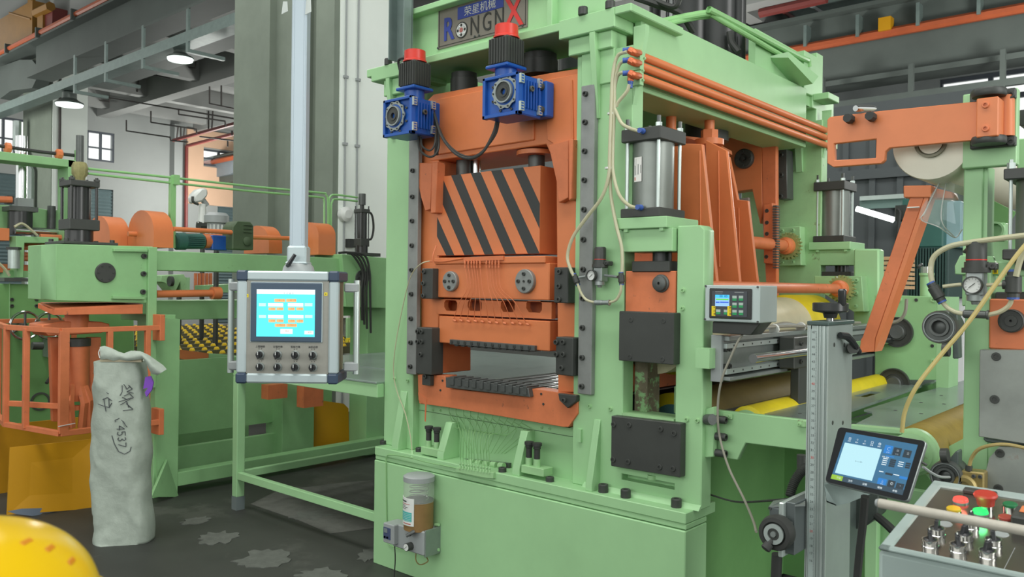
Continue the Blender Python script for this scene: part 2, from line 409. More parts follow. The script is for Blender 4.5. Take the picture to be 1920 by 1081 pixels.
# light rail below the girder
RY = 7.0
pa, pb = W(-30, 232, Y=RY), W(452, 12, Y=RY)
zr = (W(120, 163, Y=RY).z + W(350, 60, Y=RY).z) / 2
lr = thing('lamp_rail', (pa.x, RY, zr), 'galvanised cable tray carrying the bell lamps below the crane girder', 'cable tray')
mk('tray', MB().box((pa.x, RY, zr - .09), (pb.x, RY + .03, zr + .09)).box((pa.x, RY, zr - .1), (pb.x, RY + .3, zr - .07)), GALV, lr)
for px, py in ((197, 95), (267, 60), (351, 20), (139, 120)):
    x = W(px, py, Y=RY).x
    mk('hanger', MB().box((x - .04, RY, zr), (x + .04, RY + .04, zb)), GALV, lr)
    mk('cross_arm', MB().box((x - .04, RY, zr - .25), (x + .04, RY + .04, zr)).box((x - .04, RY, zr - .28), (x + .04, RY + .7, zr - .22)), GALV, lr)
# second runway girder deeper in the hall
G2 = 9.2
z2b = W(280, 128, Y=G2).z; z2t = W(300, 80, Y=G2).z
mk('crane_girder', MB().box((W(185, 150, Y=G2).x, G2, z2b), (W(470, 60, Y=G2).x, G2 + .15, z2t)).box((W(185, 150, Y=G2).x, G2 - .2, z2b - .04), (W(470, 60, Y=G2).x, G2 + .3, z2b + .04)), GIRD, label='shorter slate grey girder behind the lamp rail, left of the tall column', cat='girder')
# lamps
LG = mat('lamp_diffuser_glow', (236, 255, 246), .4, var=0, emit=1.5)
LH = mat('lamp_housing', (96, 104, 100), .4, metal=.4)
def bell(px, py, wpx, Y, label):
    c = W(px, py, Y=Y); r = (W(px + wpx / 2, py, Y=Y) - c).length * .46
    t = thing('high_bay_lamp', (c.x, c.y, c.z), label, 'lamp', 'high bay lamps under the girder')
    mk('shade', MB().lathe(c + Vector((0, 0, .02)), c + Vector((0, 0, .62 * r * 1.7)), [(r, 0), (r * .97, .12), (r * .62, .3), (r * .5, .42), (r * .5, .85), (r * .35, 1)], 20), LH, t)
    mk('diffuser', MB().lathe(c - Vector((0, 0, .02)), c + Vector((0, 0, .02)), [(r * .9, 0), (r * .96, 1)], 20), LG, t)
    mk('hook', MB().cyl(c + Vector((0, 0, r)), c + Vector((0, 0, zr - c.z)), .02, seg=6), GALV, t)
    l = bpy.data.lights.new('lamp_light', 'SPOT'); l.energy = 60; l.spot_size = 2.2; l.shadow_soft_size = r
    lo = bpy.data.objects.new('lamp_light', l); lo.location = c - Vector((0, 0, .08)); COL.objects.link(lo)
bell(338, 112, 52, 7.2, 'lit bell lamp nearer the tall concrete column')
bell(130, 197, 44, 7.2, 'lit bell lamp in front of the left column')
# yellow overhead crane top left
YC = mat('crane_yellow_paint', (146, 104, 40), .5, var=.1)
cr_ = thing('overhead_crane', W(30, 60, Y=7.7), 'yellow overhead travelling crane at the top left corner', 'crane')
cy = 7.7
mk('crane_beam', boxY(-20, 48, 60, 80, cy, .6), YC, cr_)
mk('rail_post', boxY(52, -10, 58, 50, cy, .1), YC, cr_); mk('rail_post', boxY(70, 20, 80, 55, cy, .1), YC, cr_); mk('rail_post', boxY(3, 80, 8, 112, cy, .1), YC, cr_)
mk('handrail', MB().tube([W(18, 24, Y=cy), W(58, 36, Y=cy)], .03, 6, smooth=False), YC, cr_)
mk('boom', MB().tube([W(68, 25, Y=cy), W(95, 12, Y=cy)], .12, 6, smooth=False), YC, cr_)
mk('motor_box', boxY(78, 24, 98, 48, cy + .05, .4), REDP, cr_)
mk('hoist', boxY(20, 24, 52, 50, cy + .1, .4), BLACK, cr_)
for k in range(3): mk('ceiling_bar', MB().tube([W(-5, 30 - k * 5, Y=cy + 2), W(52, -12 - k * 5, Y=cy + 2)], .04, 5, smooth=False), GALV, cr_)
# far crane in front of the end wall (blue-grey girder with orange rail)
fy = 15.5
fg = thing('far_crane_girder', W(300, 330, Y=fy), 'pale blue grey girder with orange conductor rail in front of the beige wall', 'girder')
a, b = W(292, 325, Y=fy), W(447, 288, Y=fy)
GB = mat('pale_blue_girder', (128, 140, 148), .5, var=.08)
mk('web', plateY([(296, 327), (447, 293), (447, 318), (432, 326), (340, 345), (296, 335)], fy, .4), GB, fg)
mk('rail', MB().tube([W(292, 326, Y=fy - .1), W(447, 293, Y=fy - .1)], .09, 6, smooth=False), mat('orange_conductor_rail', (172, 86, 52)), fg)
mk('upper_edge', MB().tube([W(292, 320, Y=fy), W(447, 286, Y=fy)], .08, 6, smooth=False), GIRD, fg)
mk('soffit', plateY([(340, 345), (432, 326), (447, 318), (447, 338), (365, 352)], fy + .1, .4), GIRD, fg)
mk('stop_block', boxY(293, 308, 304, 322, fy, .3), BLACK, fg)
# right runway girder, high over the line
HY = 16.4
zc = 6.5; zbt = W(1725, 132, Y=HY).z; zl = W(1725, 100, Y=HY).z
hx0, hx1 = -10.5, 2.5
h = thing('crane_girder', (hx0, HY, zbt), 'deep slate grey crane girder with orange conductor rail, top right', 'girder')
mk('web', MB().box((hx0, HY, zbt), (hx1, HY + .15, zc + .5)), GIRD, h)
mk('lower_flange', MB().box((hx0, HY - .25, zbt - .1), (hx1, HY + .4, zbt)), GIRD, h)
mk('upper_flange', MB().box((hx0, HY - .25, zc + .42), (hx1, HY + .4, zc + .5)), GIRD, h)
mk('conductor_rail', MB().cyl((hx0, HY - .12, zc - .12), (hx1, HY - .12, zc - .12), .09, seg=8), mat('orange_conductor_rail', (172, 86, 52)), h, label='orange conductor rail')
mk('yellow_clip', MB().box((W(1665, 54, Y=HY).x - .1, HY - .25, zc - .1), (W(1665, 54, Y=HY).x + .12, HY - .05, zc + .15)), YBOARD, h)
for px in (1518, 1615, 1727, 1840): x = W(px, 60, Y=HY).x; mk('clip', MB().box((x - .03, HY - .24, zc - .12), (x + .03, HY, zc + .3)), GALV, h)
mk('tray', MB().box((hx0, HY - .6, zbt - 1.3), (hx1, HY - .5, zbt - 1.22)), GIRD, h)
mk('tray', MB().box((hx0, HY - .6, zbt - .62), (hx1, HY - .5, zbt - .5)), GIRD, h)
for px in (1562, 1725, 1893): x = W(px, 150, Y=HY).x; mk('hanger', MB().box((x - .04, HY - .6, zbt - 1.4), (x + .04, HY - .5, zbt)), GIRD, h)
# grey columns / wall pieces seen past the black cylinders
mk('column', MB().box((W(1395, 50, Y=17.5).x, 17.5, 0), (W(1425, 50, Y=17.5).x, 18, 7.6)), mat('mid_grey_column', (130, 138, 134), .8), kind='structure')
mk('column', MB().box((W(1440, 50, Y=17).x, 17, 0), (W(1456, 50, Y=17).x, 17.5, 7.6)), mat('grey_green_column', (88, 104, 98), .8), kind='structure')
# fire pipes
fp = thing('fire_pipe', W(385, 250, Y=13), 'red sprinkler mains with drop pipes below the far ceiling', 'pipes')
mk('main_pipe', MB().tube([W(325, 263, Y=13), W(450, 229, Y=13)], .055, 6, smooth=False), REDP, fp)
mk('main_pipe', MB().tube([W(352, 273, Y=13.5), W(450, 248, Y=13.5)], .055, 6, smooth=False), REDP, fp)
mk('riser', MB().tube([W(352, 273, Y=13.5), W(350, 272, X=WX + .3), W(349, 430, X=WX + .3)], .06, 6, smooth=False), REDP, fp)
for a, b in (((391, 208), (391, 243)), ((399, 208), (397, 243)), ((334, 237), (331, 263)), ((339, 237), (339, 261)), ((346, 240), (344, 258)), ((427, 262), (427, 275)), ((435, 245), (435, 254)), ((443, 242), (443, 254))):
    mk('drop_pipe', MB().tube([W(*a, Y=13.2), W(*b, Y=13.2)], .025, 5, smooth=False), DPIPE, fp)
fp2 = thing('sprinkler_branch', W(300, 200, Y=11), 'thin dark conduit runs hanging in brackets below the ceiling', 'pipes')
for pts in ([(165, 185), (180, 179), (450, 224)], [(237, 225), (237, 245), (319, 257), (320, 263), (352, 266)], [(283, 208), (283, 229), (368, 242), (369, 250)], [(182, 180), (182, 187), (205, 191), (205, 184)],
            [(335, 205), (335, 214), (422, 227), (423, 237)], [(393, 162), (393, 194), (450, 206)], [(415, 160), (415, 198)], [(269, 137), (318, 147), (319, 118)], [(294, 125), (294, 143)], [(193, 162), (258, 171), (260, 140)], [(234, 151), (234, 166)],
            [(320, 120), (366, 128), (368, 97)], [(339, 105), (339, 122)], [(390, 86), (442, 99), (444, 68)], [(416, 76), (416, 93)], [(450, 265), (375, 256)]):
    mk('conduit', MB().tube([W(*p, Y=11) for p in pts], .022, 5, smooth=False), DPIPE, fp2)
fp3 = thing('fire_pipe', W(1500, 20, Y=18.5), 'red fire pipe running under the ceiling at the top right', 'pipes')
mk('main_pipe', MB().tube([W(1425, 25, Y=15), W(1550, -3, Y=15)], .09, 8, smooth=False), REDP, fp3)
mk('branch_pipe', MB().tube([W(1465, 18, Z=7.2), W(1537, 63, Z=7.2)], .05, 6, smooth=False), REDP, fp3)
mk('branch_pipe', MB().tube([W(1715, -3, Z=7.2), W(1745, 24, Z=7.2)], .05, 6, smooth=False), REDP, fp3)
mk('conduit', MB().tube([W(1515, 5, Z=7.2), W(1585, 53, Z=7.2)], .05, 6, smooth=False), PLASTG, fp3)
mk('duct', MB().obox(W(1440, 8, Z=7.2), (1.6, 0, 0), (0, 1.5, 0), (0, 0, .25)), GALV, fp3)
# floor: pale chipped patches
PATCH = mat('chipped_floor_patch', (88, 92, 86), .8, var=.2, scale=16)
rp = random.Random(3)
for k, (px, py, rx, ry) in enumerate([(412, 1008, .13, .075), (492, 1048, .15, .09), (582, 967, .13, .06), (366, 976, .09, .05), (598, 1078, .14, .06), (690, 1040, .06, .07)]):
    c = W(px, py, Z=0); n = 26; pts = []
    for i in range(n):
        a = 2 * math.pi * i / n; s = rp.uniform(.6, 1.15)
        d = c.copy(); d.z = 0; u = Vector((.7527, .6583, 0)); v = Vector((-.6583, .7527, 0))
        pts.append(Vector((c.x, c.y, 0)) + u * rx * s * math.cos(a) + v * ry * 1.9 * s * math.sin(a))
    settag(mk('floor_patch', MB().prism(pts, (0, 0, .004)), PATCH, kind='structure'))
mk('debris_strip', MB().prism([W(px, py, Z=0) for px, py in ((620, 1000), (560, 975), (470, 945), (520, 920), (640, 905), (700, 900), (700, 990))], (0, 0, .003)), mat('pale_dusty_concrete', (92, 94, 88), .9, var=.25, scale=7), kind='structure')
# ================================================================ THE MAIN PRESS
FY = 3.03
ZL = 0.645
def V3(x, y, z): return Vector((x, y, z))
press = thing('levelling_press', (-2.6, 2.946, 0), 'tall light green straightening press with orange ram and striped guard plate', 'machine')
PR = press
mk('plinth', MB().box((-3.577, 2.946, 0), (-1.638, 3.125, .572)).box((-3.45, 3.125, 0), (-1.85, 5.5, .572)), GREEN, PR, .004)
mk('plinth_plate', MB().box((-3.577, 2.952, .576), (-1.638, 3.125, .598)).box((-3.577, 2.948, .6), (-1.638, 3.2, ZL)).box((-3.45, 3.2, .576), (-1.85, 5.5, ZL)), GREEN, PR, .003)
# front frame
XL, XO, XR, XW, XS = -3.60, -2.245, -1.967, -1.74, -1.615
mk('post', MB().box((XL, FY, ZL), (-3.36, FY + .085, 2.62)), GREEN, PR, .004)
mk('post', MB().box((-2.27, FY, ZL), (-2.0, FY + .085, 2.6)).box((-2.01, FY, 1.8), (XR, FY + .085, 2.6)), GREEN, PR, .004)
mk('side_post', MB().prism([(XW, FY, ZL), (XS, FY, ZL), (XS, FY, 1.785), (XS - .02, FY, 1.805), (XW, FY, 1.805)], (0, .085, 0)), GREEN, PR, .004)
# lower beam: plain sheet between the posts, recessed between the gussets
mk('lower_beam', MB().prism([W(745, 742, Y=FY + .05), W(785, 748, Y=FY + .05), W(789, 757, Y=FY + .05), W(840, 762, Y=FY + .05), W(1068, 802, Y=FY + .05), W(1082, 796, Y=FY + .05), W(1086, 745, Y=FY + .05), V3(-2.2, FY + .05, 1.02), V3(-2.2, FY + .05, ZL), V3(-3.5, FY + .05, ZL)], (0, .03, 0)), GREEN, PR)
mk('ledge_block', MB().box((-2.235, FY - .012, .842), (-2.215, FY + .05, .9)), GREEN, PR)
zslot0, zslot1 = W(1200, 905, Y=FY).z, W(1200, 893, Y=FY).z
mk('window_sill', MB().box((-2.01, FY, ZL), (XW + .01, FY + .085, zslot0)).box((-2.01, FY, zslot1), (XW + .01, FY + .085, .985)).box((-2.01, FY + .05, zslot0), (XW + .01, FY + .085, zslot1)), GREEN, PR)
mk('seam', MB().tube([W(768, 765, Y=FY + .048), W(1094, 822, Y=FY + .048)], .0016, 4, smooth=False), mat('seam_dark_green', (70, 96, 66), .7), PR)  # thin darker green line along the seam
mk('foot_fillet', MB().prism([(-2.2, FY, ZL), (-2.2, FY - .02, ZL), (-2.2, FY, ZL + .02)], (.585, 0, 0)), GREEN, PR)
# gussets
def gusset(px0, px1, pt, pb, xf=0):
    x0 = W(px0, pb, Y=2.98).x; x1 = W(px1, pb, Y=2.98).x; zt = W(px0, pt, Y=FY).z
    mk('gusset', MB().prism([(x0, FY + .055, zt), (x0, FY - .005, zt), (x0, 2.965, ZL + .03), (x0, 2.965, ZL), (x0, FY + .055, ZL)], (x1 - x0, 0, 0)), GREEN, PR, .002)
gusset(823, 835, 788, 862); gusset(964, 977, 804, 884); gusset(1101, 1113, 783, 915); gusset(738, 750, 730, 838)
# cap heads
zt, zu = 2.763, 2.677
mk('cap_plate', MB().box((-2.337, 2.975, zu), (-2.03, 3.3, zt)).box((-2.03, 2.975, zt - .035), (-1.945, 3.42, zt)), GREEN, PR, .004)
mk('cap_plate', MB().box((-3.68, 2.975, 2.69), (-3.4, 3.3, 2.765)).box((-3.72, 2.975, 2.72), (-3.6, 3.3, 2.765)), GREEN, PR, .004)
mk('cap_neck', MB().box((-2.30, 3.0, 2.60), (-2.06, 3.12, zu)).box((-2.24, FY - .01, 2.45), (-2.06, FY + .02, 2.66)), GREEN, PR, .004)
mk('cap_neck', MB().box((-3.60, 3.0, 2.60), (-3.42, 3.12, 2.69)), GREEN, PR, .004)
def rib(x0, x1, ztop, zbot, yf, y=FY):
    return MB().prism([(x0, y, ztop), (x0, y - yf, ztop), (x0, y - yf, ztop - .03), (x0, y - .012, zbot), (x0, y, zbot)], (x1 - x0, 0, 0))
mk('bracket_rib', rib(-2.165, -2.135, zu, 2.30, .055), GREEN, PR, .002)
mk('bracket_rib', rib(-3.555, -3.525, 2.69, 2.36, .055), GREEN, PR, .002)
# side bracket on the +X face
for dy, dz in ((0, 0), (2.18, 0)):
    mk('side_rib', MB().prism([(XR, 3.03 + dy, zu), (XR + .06, 3.03 + dy, zu), (XR + .06, 3.03 + dy, zu - .03), (XR, 3.03 + dy, 2.34)], (0, .03, 0)), GREEN, PR)
# top beam
zf0, zf1 = W(905, 93, Y=2.975).z, W(905, 79, Y=2.975).z
mk('beam_flange', MB().box((-3.55, 2.975, zf0), (-2.1, 3.35, zf1)), GREEN, PR, .003)
mk('beam_flange', MB().box((-3.45, 2.975, 3.0), (-2.15, 3.35, 3.03)), GREEN, PR, .003)
mk('beam_web', MB().box((-3.43, 3.035, zf1), (-2.1, 3.08, 3.02)), GREEN, PR, .003)
mk('beam_stiffener', MB().box((-2.42, 2.99, zf1), (-2.39, 3.04, 3.0)), GREEN, PR, .003)
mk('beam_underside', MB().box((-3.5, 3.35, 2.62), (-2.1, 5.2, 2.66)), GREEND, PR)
# side beams running to the rear frame
zb1 = 2.78; zb0 = 2.44
mk('side_beam', MB().box((-2.02, 3.12, zb0), (-1.985, 5.0, zb1)).box((-2.2, 3.12, zb0 - .02), (-1.985, 5.0, zb0)), GREEN, PR, .003)
mk('side_beam', MB().box((-3.5, 3.12, zb0), (-3.46, 5.0, zb1)), GREEN, PR, .003)
# ---- rear frame
RY = 5.2
mk('rear_post', MB().box((-2.50, RY, .5), (-1.96, RY + .09, 2.62)), GREEN2, PR, .004)
mk('rear_post', MB().box((-3.60, RY, .5), (-3.2, RY + .09, 2.62)), GREEN2, PR, .004)
mk('rear_beam', MB().box((-3.5, RY, 2.6), (-2.0, RY + .1, 3.05)).box((-2.36, RY - .2, zt), (-2.0, RY + .1, 3.02)), GREEN, PR, .003)
mk('rear_cap', MB().box((-2.36, RY - .06, 2.69), (-2.0, RY + .3, 2.775)).box((-2.0, RY - .06, 2.735), (-1.90, RY + .12, 2.775)), GREEN, PR, .004)
mk('rear_rib', rib(-2.24, -2.2, 2.69, 2.22, .09, RY), GREEN2, PR)
mk('rear_rib', rib(-2.12, -2.08, 2.69, 2.3, .08, RY), GREEN, PR)
zr0 = W(1530, 155, X=-1.9).z
mk('rear_top_flange', MB().prism([W(1432, 108, Y=4.55), W(1478, 97, Y=4.55), W(1535, 143, X=-1.9), W(1524, 157, X=-1.9), W(1478, 108, Y=4.55)], (-.25, .05, 0)), GREEN, PR)
mk('rear_web', MB().box((-2.06, 4.35, 2.7), (-2.02, 5.3, 3.0)), GREEN, PR)
for (px, py) in ((1464, 184), (1507, 179)): inst('bolt', CAPB, W(px, py + 6, Z=2.775), UP, PR, (.02, .02, .035))
# rail pipe on top
mk('top_rail', MB().tube([W(1200, 52, X=-2.15), W(1268, 35, X=-2.10), W(1330, 24, X=-2.02), W(1345, 26, X=-2.0), W(1500, 107, X=-2.0), W(1514, 112, X=-2.0), W(1517, 125, X=-2.0)], .018, 10, n=3), GPIPE, PR)
mk('top_rail', MB().tube([W(1200, 66, X=-2.15), W(1262, 42, X=-2.10), W(1330, 30, X=-2.05), W(1350, 37, X=-2.0), W(1490, 118, X=-2.0)], .014, 10, n=3), GPIPE, PR)
# black hydraulic cylinders on the roof
for x, y, r in ((-2.9, 3.9, .13), (-2.42, 4.35, .12)):
    mk('main_cylinder', MB().lathe((x, y, 2.66), (x, y, 3.9), [(r * 1.3, 0), (r * 1.3, .1), (r, .1), (r, 1)], 24), BLACKS, PR)
for px, w_ in ((1267, .12), (1322, .08), (1352, .22), (1387, .07), (1228, .07)):
    y = 4.4
    c = W(px, 40, Y=y); mk('roof_cylinder', MB().cyl((c.x, y, 2.7), (c.x, y, 4.0), w_ / 2, seg=20), BLACKS, PR)
mk('silver_rod', MB().cyl((W(1258, 40, Y=4.2).x, 4.2, 2.7), (W(1258, 40, Y=4.2).x, 4.2, 4), .012, seg=8), CHROME, PR)
mk('roof_hose', MB().tube([W(1192, -5, Y=3.6), W(1230, 8, Y=3.6), W(1275, 25, Y=3.7), W(1300, 60, Y=3.8)], .018, 8), RUBBER, PR)
mk('roof_hose', MB().tube([W(1215, -5, Y=3.6), W(1262, 13, Y=3.6), W(1275, -3, Y=3.6)], .014, 8), RUBBER, PR)
mk('roof_hose', MB().tube([W(1368, 60, Y=4.3), W(1372, 80, Y=4.3), W(1385, 98, Y=4.3)], .02, 8), RUBBER, PR)
# bolts on front
bl = [W(x, y, Y=FY) for x, y in ((1106, 761), (1145, 766), (1288, 786), (1308, 788), (714 + 26, 710), (765, 713), (1281, 544), (1280, 578))]
for p in bl: inst('bolt', WASH, p, FR, PR, (.009, .009, .008))
for p in [W(x, y, Z=ZL) for x, y in ((1268, 950), (1173, 932), (1131, 922))]: inst('bolt', CAPB, p, UP, PR, (.022, .022, .036))
for p in [W(x, y, Z=ZL) for x, y in ((719, 832), (786, 846), (942, 884), (1031, 902))]: inst('bolt', CAPB, p, UP, PR, (.02, .02, .022))
for x, y in ((1093, 33), (1144, 22)): inst('bolt', CAPB, W(x, y - 5, Z=zt), UP, PR, (.022, .022, .035))
inst('bolt', CAPB, W(728, 122, Z=2.765), UP, PR, (.022, .022, .035))
for (x, y) in ((812, 762 + 6), (826, 769), (1016, 801), (1031, 803)): inst('bolt', WASH, W(x, y, Y=FY + .05), FR, PR, (.006, .006, .006))
# ---- guide rails
rr = boxY(1087, 165, 1111, 740, 3.0, .03)
gr = mk('guide_rail', MB().box((W(1087, 400, Y=3.0).x, 3.0, W(1090, 738, Y=3.0).z), (W(1112, 400, Y=3.0).x, FY, W(1100, 160, Y=3.0).z)), STEEL, PR, .003)
for py in (177, 230, 284, 338, 393, 449, 505, 559, 614, 670, 724): inst('bolt', CAPB, V3(W(1096, 400, Y=3.0).x, 3.0, W(1094, py, Y=3.0).z), FR, gr, (.0125, .0125, .014))
gl = mk('guide_rail', MB().box((W(765, 400, Y=3.0).x, 3.0, W(770, 701, Y=3.0).z), (W(783, 400, Y=3.0).x, FY, W(775, 200, Y=3.0).z)), STEEL, PR, .003)
for py in (320, 369, 414, 460, 506, 551, 597, 642, 687): inst('bolt', CAPB, V3(W(774, 400, Y=3.0).x, 3.0, W(774, py, Y=3.0).z), FR, gl, (.0125, .0125, .014))
rg = mk('guide_rail', plateY([(1456, 280), (1475, 280), (1476, 372), (1461, 374), (1456, 368)], RY - .12, .1), STEELD, PR, .003)
for px, py in ((1465, 290), (1465, 328), (1464, 368)): inst('bolt', CAPB, W(px, py, Y=RY - .12), FR, rg, (.016, .016, .015))
# ================= RAM (orange)
ram = thing('press_ram', (-2.8, 3.05, 1.2), 'orange sliding ram of the tall green press with black diagonal stripes', 'machine ram')
RA = ram; RYF = 3.05
P = lambda pts, y=RYF: [W(*p, Y=y) for p in pts]
mk('crosshead', MB().prism(P([(789, 200), (812, 177), (1030, 137), (1085, 128), (1085, 300), (1030, 285), (1024, 270), (800, 303), (784, 310)]), (0, .42, 0)), ORANGE, RA, .004)
mk('crosshead_recess', MB().prism(P([(818, 186), (1000, 150), (1000, 262), (818, 290)], RYF - .012), (0, .02, 0)), ORANGE, RA, .004)
mk('right_pad', MB().prism(P([(1020, 150), (1084, 138), (1084, 270), (1050, 320), (1036, 268), (1026, 262)], RYF - .012), (0, .03, 0)), ORANGE, RA, .003)
mk('leg', MB().prism(P([(784, 300), (822, 300), (822, 700), (790, 700), (788, 420)]), (0, .25, 0)), ORANGE, RA, .004)
mk('leg', MB().prism(P([(1042, 268), (1087, 268), (1086, 735), (1046, 735)]), (0, .25, 0)), ORANGE, RA, .004)
# tapered brackets below the crosshead
mk('bracket', MB().prism(P([(777, 305), (810, 305), (807, 392), (797, 395), (789, 370)], 3.01), (0, .05, 0)), ORANGED, RA, .003)
mk('bracket_edge', MB().prism(P([(810, 305), (820, 303), (817, 398), (807, 400)], 2.995), (0, .06, 0)), ORANGED, RA, .003)
mk('bracket', MB().prism(P([(1028, 272), (1066, 262), (1066, 370), (1047, 380), (1043, 340)], 3.01), (0, .05, 0)), ORANGED, RA, .003)
mk('bracket_edge', MB().prism(P([(1066, 262), (1074, 260), (1072, 372), (1066, 376)], 2.995), (0, .06, 0)), ORANGED, RA, .003)
mk('weld_bead', MB().tube([W(1072, 150, Y=RYF - .016), W(1074, 260, Y=RYF - .016)], .004, 6, smooth=False), ORANGE, RA)
# underside plate and support columns
for px in (870, 1006):
    c = W(px, 300, Y=3.16); mk('column', MB().cyl((c.x, 3.16, W(px, 322, Y=3.16).z - .05), (c.x, 3.16, W(px, 285, Y=3.16).z + .05), .042, seg=20), STEELD, RA)
    mk('column_flange', MB().cyl((c.x, 3.16, W(px, 292, Y=3.16).z), (c.x, 3.16, W(px, 284, Y=3.16).z), .1, seg=24), ORANGE, RA)
c = W(893, 310, Y=3.2); mk('chrome_column', MB().cyl((c.x, 3.2, c.z - .06), (c.x, 3.2, c.z + .08), .025, seg=14), CHROME, RA)
# striped guard plate
HY_ = 3.045
hx0, hx1 = W(820, 400, Y=HY_).x, W(1012, 400, Y=HY_).x
hz0, hz1 = W(915, 477, Y=HY_).z, W(915, 321, Y=HY_).z
hp = mk('striped_plate', MB().box((hx0, HY_, hz0), (hx1, HY_ + .18, hz1)), ORANGE, RA, .002)
def clipstripe(a0, a1, b0, b1):
    poly = [(a0, hz1), (a1, hz1), (b1, hz0), (b0, hz0)]
    def clip(poly, f):
        out = []
        for i in range(len(poly)):
            p, q_ = poly[i], poly[(i + 1) % len(poly)]; fp, fq = f(p), f(q_)
            if fp >= 0: out.append(p)
            if fp * fq < 0: t = fp / (fp - fq); out.append((p[0] + t * (q_[0] - p[0]), p[1] + t * (q_[1] - p[1])))
        return out
    poly = clip(poly, lambda p: p[0] - hx0); poly = clip(poly, lambda p: hx1 - p[0])
    return poly
for (t0, t1, b0, b1) in ((768, 788, 837, 852), (809, 829, 871, 889), (846, 864, 909, 926), (883, 901, 948, 968), (921, 940, 990, 1012), (962, 981, 1032, 1055)):
    pl = clipstripe(W(t0, 325, Y=HY_).x, W(t1, 325, Y=HY_).x, W(b0, 476, Y=HY_).x, W(b1, 476, Y=HY_).x)
    if len(pl) >= 3: mk('black_stripe', MB().prism([(x, HY_ - .001, z) for x, z in pl], (0, .001, 0)), STRIPE, hp)
# clamp head
CY = 3.02
zc0, zc1 = W(900, 559, Y=CY).z, W(900, 482, Y=CY).z
xc0, xc1 = W(812, 520, Y=CY).x, W(1030, 520, Y=CY).x
mk('shelf', MB().box((xc0 + .02, CY - .01, W(900, 494, Y=CY).z), (W(1024, 490, Y=CY).x, CY + .28, zc1)), ORANGE, RA, .004)
mk('clamp_head', MB().box((xc0, CY, zc0), (xc1, CY + .3, W(900, 494, Y=CY).z)), ORANGE, RA, .004)
hz = [W(836 + 0, 575, Y=CY + .03)]
def hole(px0, px1, py0, py1, y):
    a, b = W(px0, py0, Y=y), W(px1, py1, Y=y); d = .012
    return [(a.x + d, y, a.z), (b.x - d, y, a.z), (b.x, y, a.z - d), (b.x, y, b.z + d), (b.x - d, y, b.z), (a.x + d * 1.4, y, b.z), (a.x, y, b.z + d * 1.6), (a.x, y, a.z - d)]
SY = CY + .03
a, b = W(818, 560, Y=SY), W(1034, 598, Y=SY)
mk('skirt', MB().prism([(a.x, SY, a.z), (b.x, SY, a.z), (b.x, SY, b.z), (a.x, SY, b.z)], (0, .03, 0), [hole(833, 857, 562, 583, SY), hole(877, 903, 562, 583, SY), hole(939, 965, 563, 585, SY), hole(987, 1016, 563, 586, SY)]), ORANGE, RA)
mk('skirt_back', MB().box((a.x, SY + .1, b.z), (b.x, SY + .2, a.z)), ORANGED, RA)
LY = CY + .015
a, b = W(823, 592, Y=LY), W(1030, 658, Y=LY)
mk('lower_block', MB().box((a.x, LY, b.z), (b.x, LY + .22, a.z)), ORANGE, RA, .004)
a, b = W(843, 636, Y=LY - .02), W(1002, 653, Y=LY - .02)
bh = mk('blade_holder', MB().box((a.x, LY - .02, b.z - .012), (b.x, LY, a.z)), STEELD, RA, .002)
for k in range(12):
    x = a.x + (b.x - a.x) * (k + .35) / 12
    for z in (a.z - .014, b.z + .004): inst('bolt', CAPB, (x, LY - .02, z), FR, bh, (.0075, .0075, .005))
for k in range(11):
    x = a.x + (b.x - a.x) * (k + .6) / 12
    mk('blade_tooth', MB().prism([(x - .02, LY, b.z - .012), (x + .02, LY, b.z - .012), (x + .010, LY, b.z - .021), (x - .010, LY, b.z - .021)], (0, .16, 0)), STEELD, bh)
# steel discs
for px, py, r in ((844, 527, .052), (984, 527, .058)):
    c = W(px, py, Y=CY - .015)
    dsc = mk('steel_disc', MB().lathe((c.x, CY, c.z), (c.x, CY - .022, c.z), [(r, 0), (r, .85), (r * .94, 1)], 32), STEEL, RA)
    for dx, dz in ((0, 0), (0, .6), (0, -.6), (.6, 0), (-.6, 0)):
        inst('bolt', CAPB, (c.x + dx * r, CY - .022, c.z + dz * r), FR, dsc, ((.006, .006, .004) if dx == dz == 0 else (.0095, .0095, .007)))
# black guide blocks
for n_, (x0, y0, x1, y1, bp) in enumerate(((1039, 501, 1064, 568, ((1050, 509), (1049, 536), (1049, 561))), (791, 503, 810, 560, ((796, 509), (795, 531), (795, 554))),
                      (1042, 631, 1073, 705, ((1044, 641), (1057, 641), (1044, 664), (1057, 664), (1054, 689))), (781, 613, 808, 703, ((784, 621), (792, 621), (784, 640), (792, 640), (790, 664))))):
    y = 2.975
    a, b = W(x0, y0, Y=y), W(x1, y1, Y=y)
    g_ = mk('guide_block', MB().box((a.x, y, b.z), (b.x, y + .09, a.z)), BLACK, RA, .004)
    for q_ in bp: inst('bolt', CAPB, W(*q_, Y=y), FR, g_, (.0125, .0125, .012))
# black bearing caps over the crosshead
for px, py, r in ((1012, 135, .085), (870, 168, .07)):
    c = W(px, py, Y=3.18); mk('bearing_cap', MB().lathe((c.x, 3.18, c.z - .02), (c.x, 3.18, c.z + .085), [(r * 1.06, 0), (r * 1.06, .7), (r, .72), (r, 1)], 28), BLACK, RA)
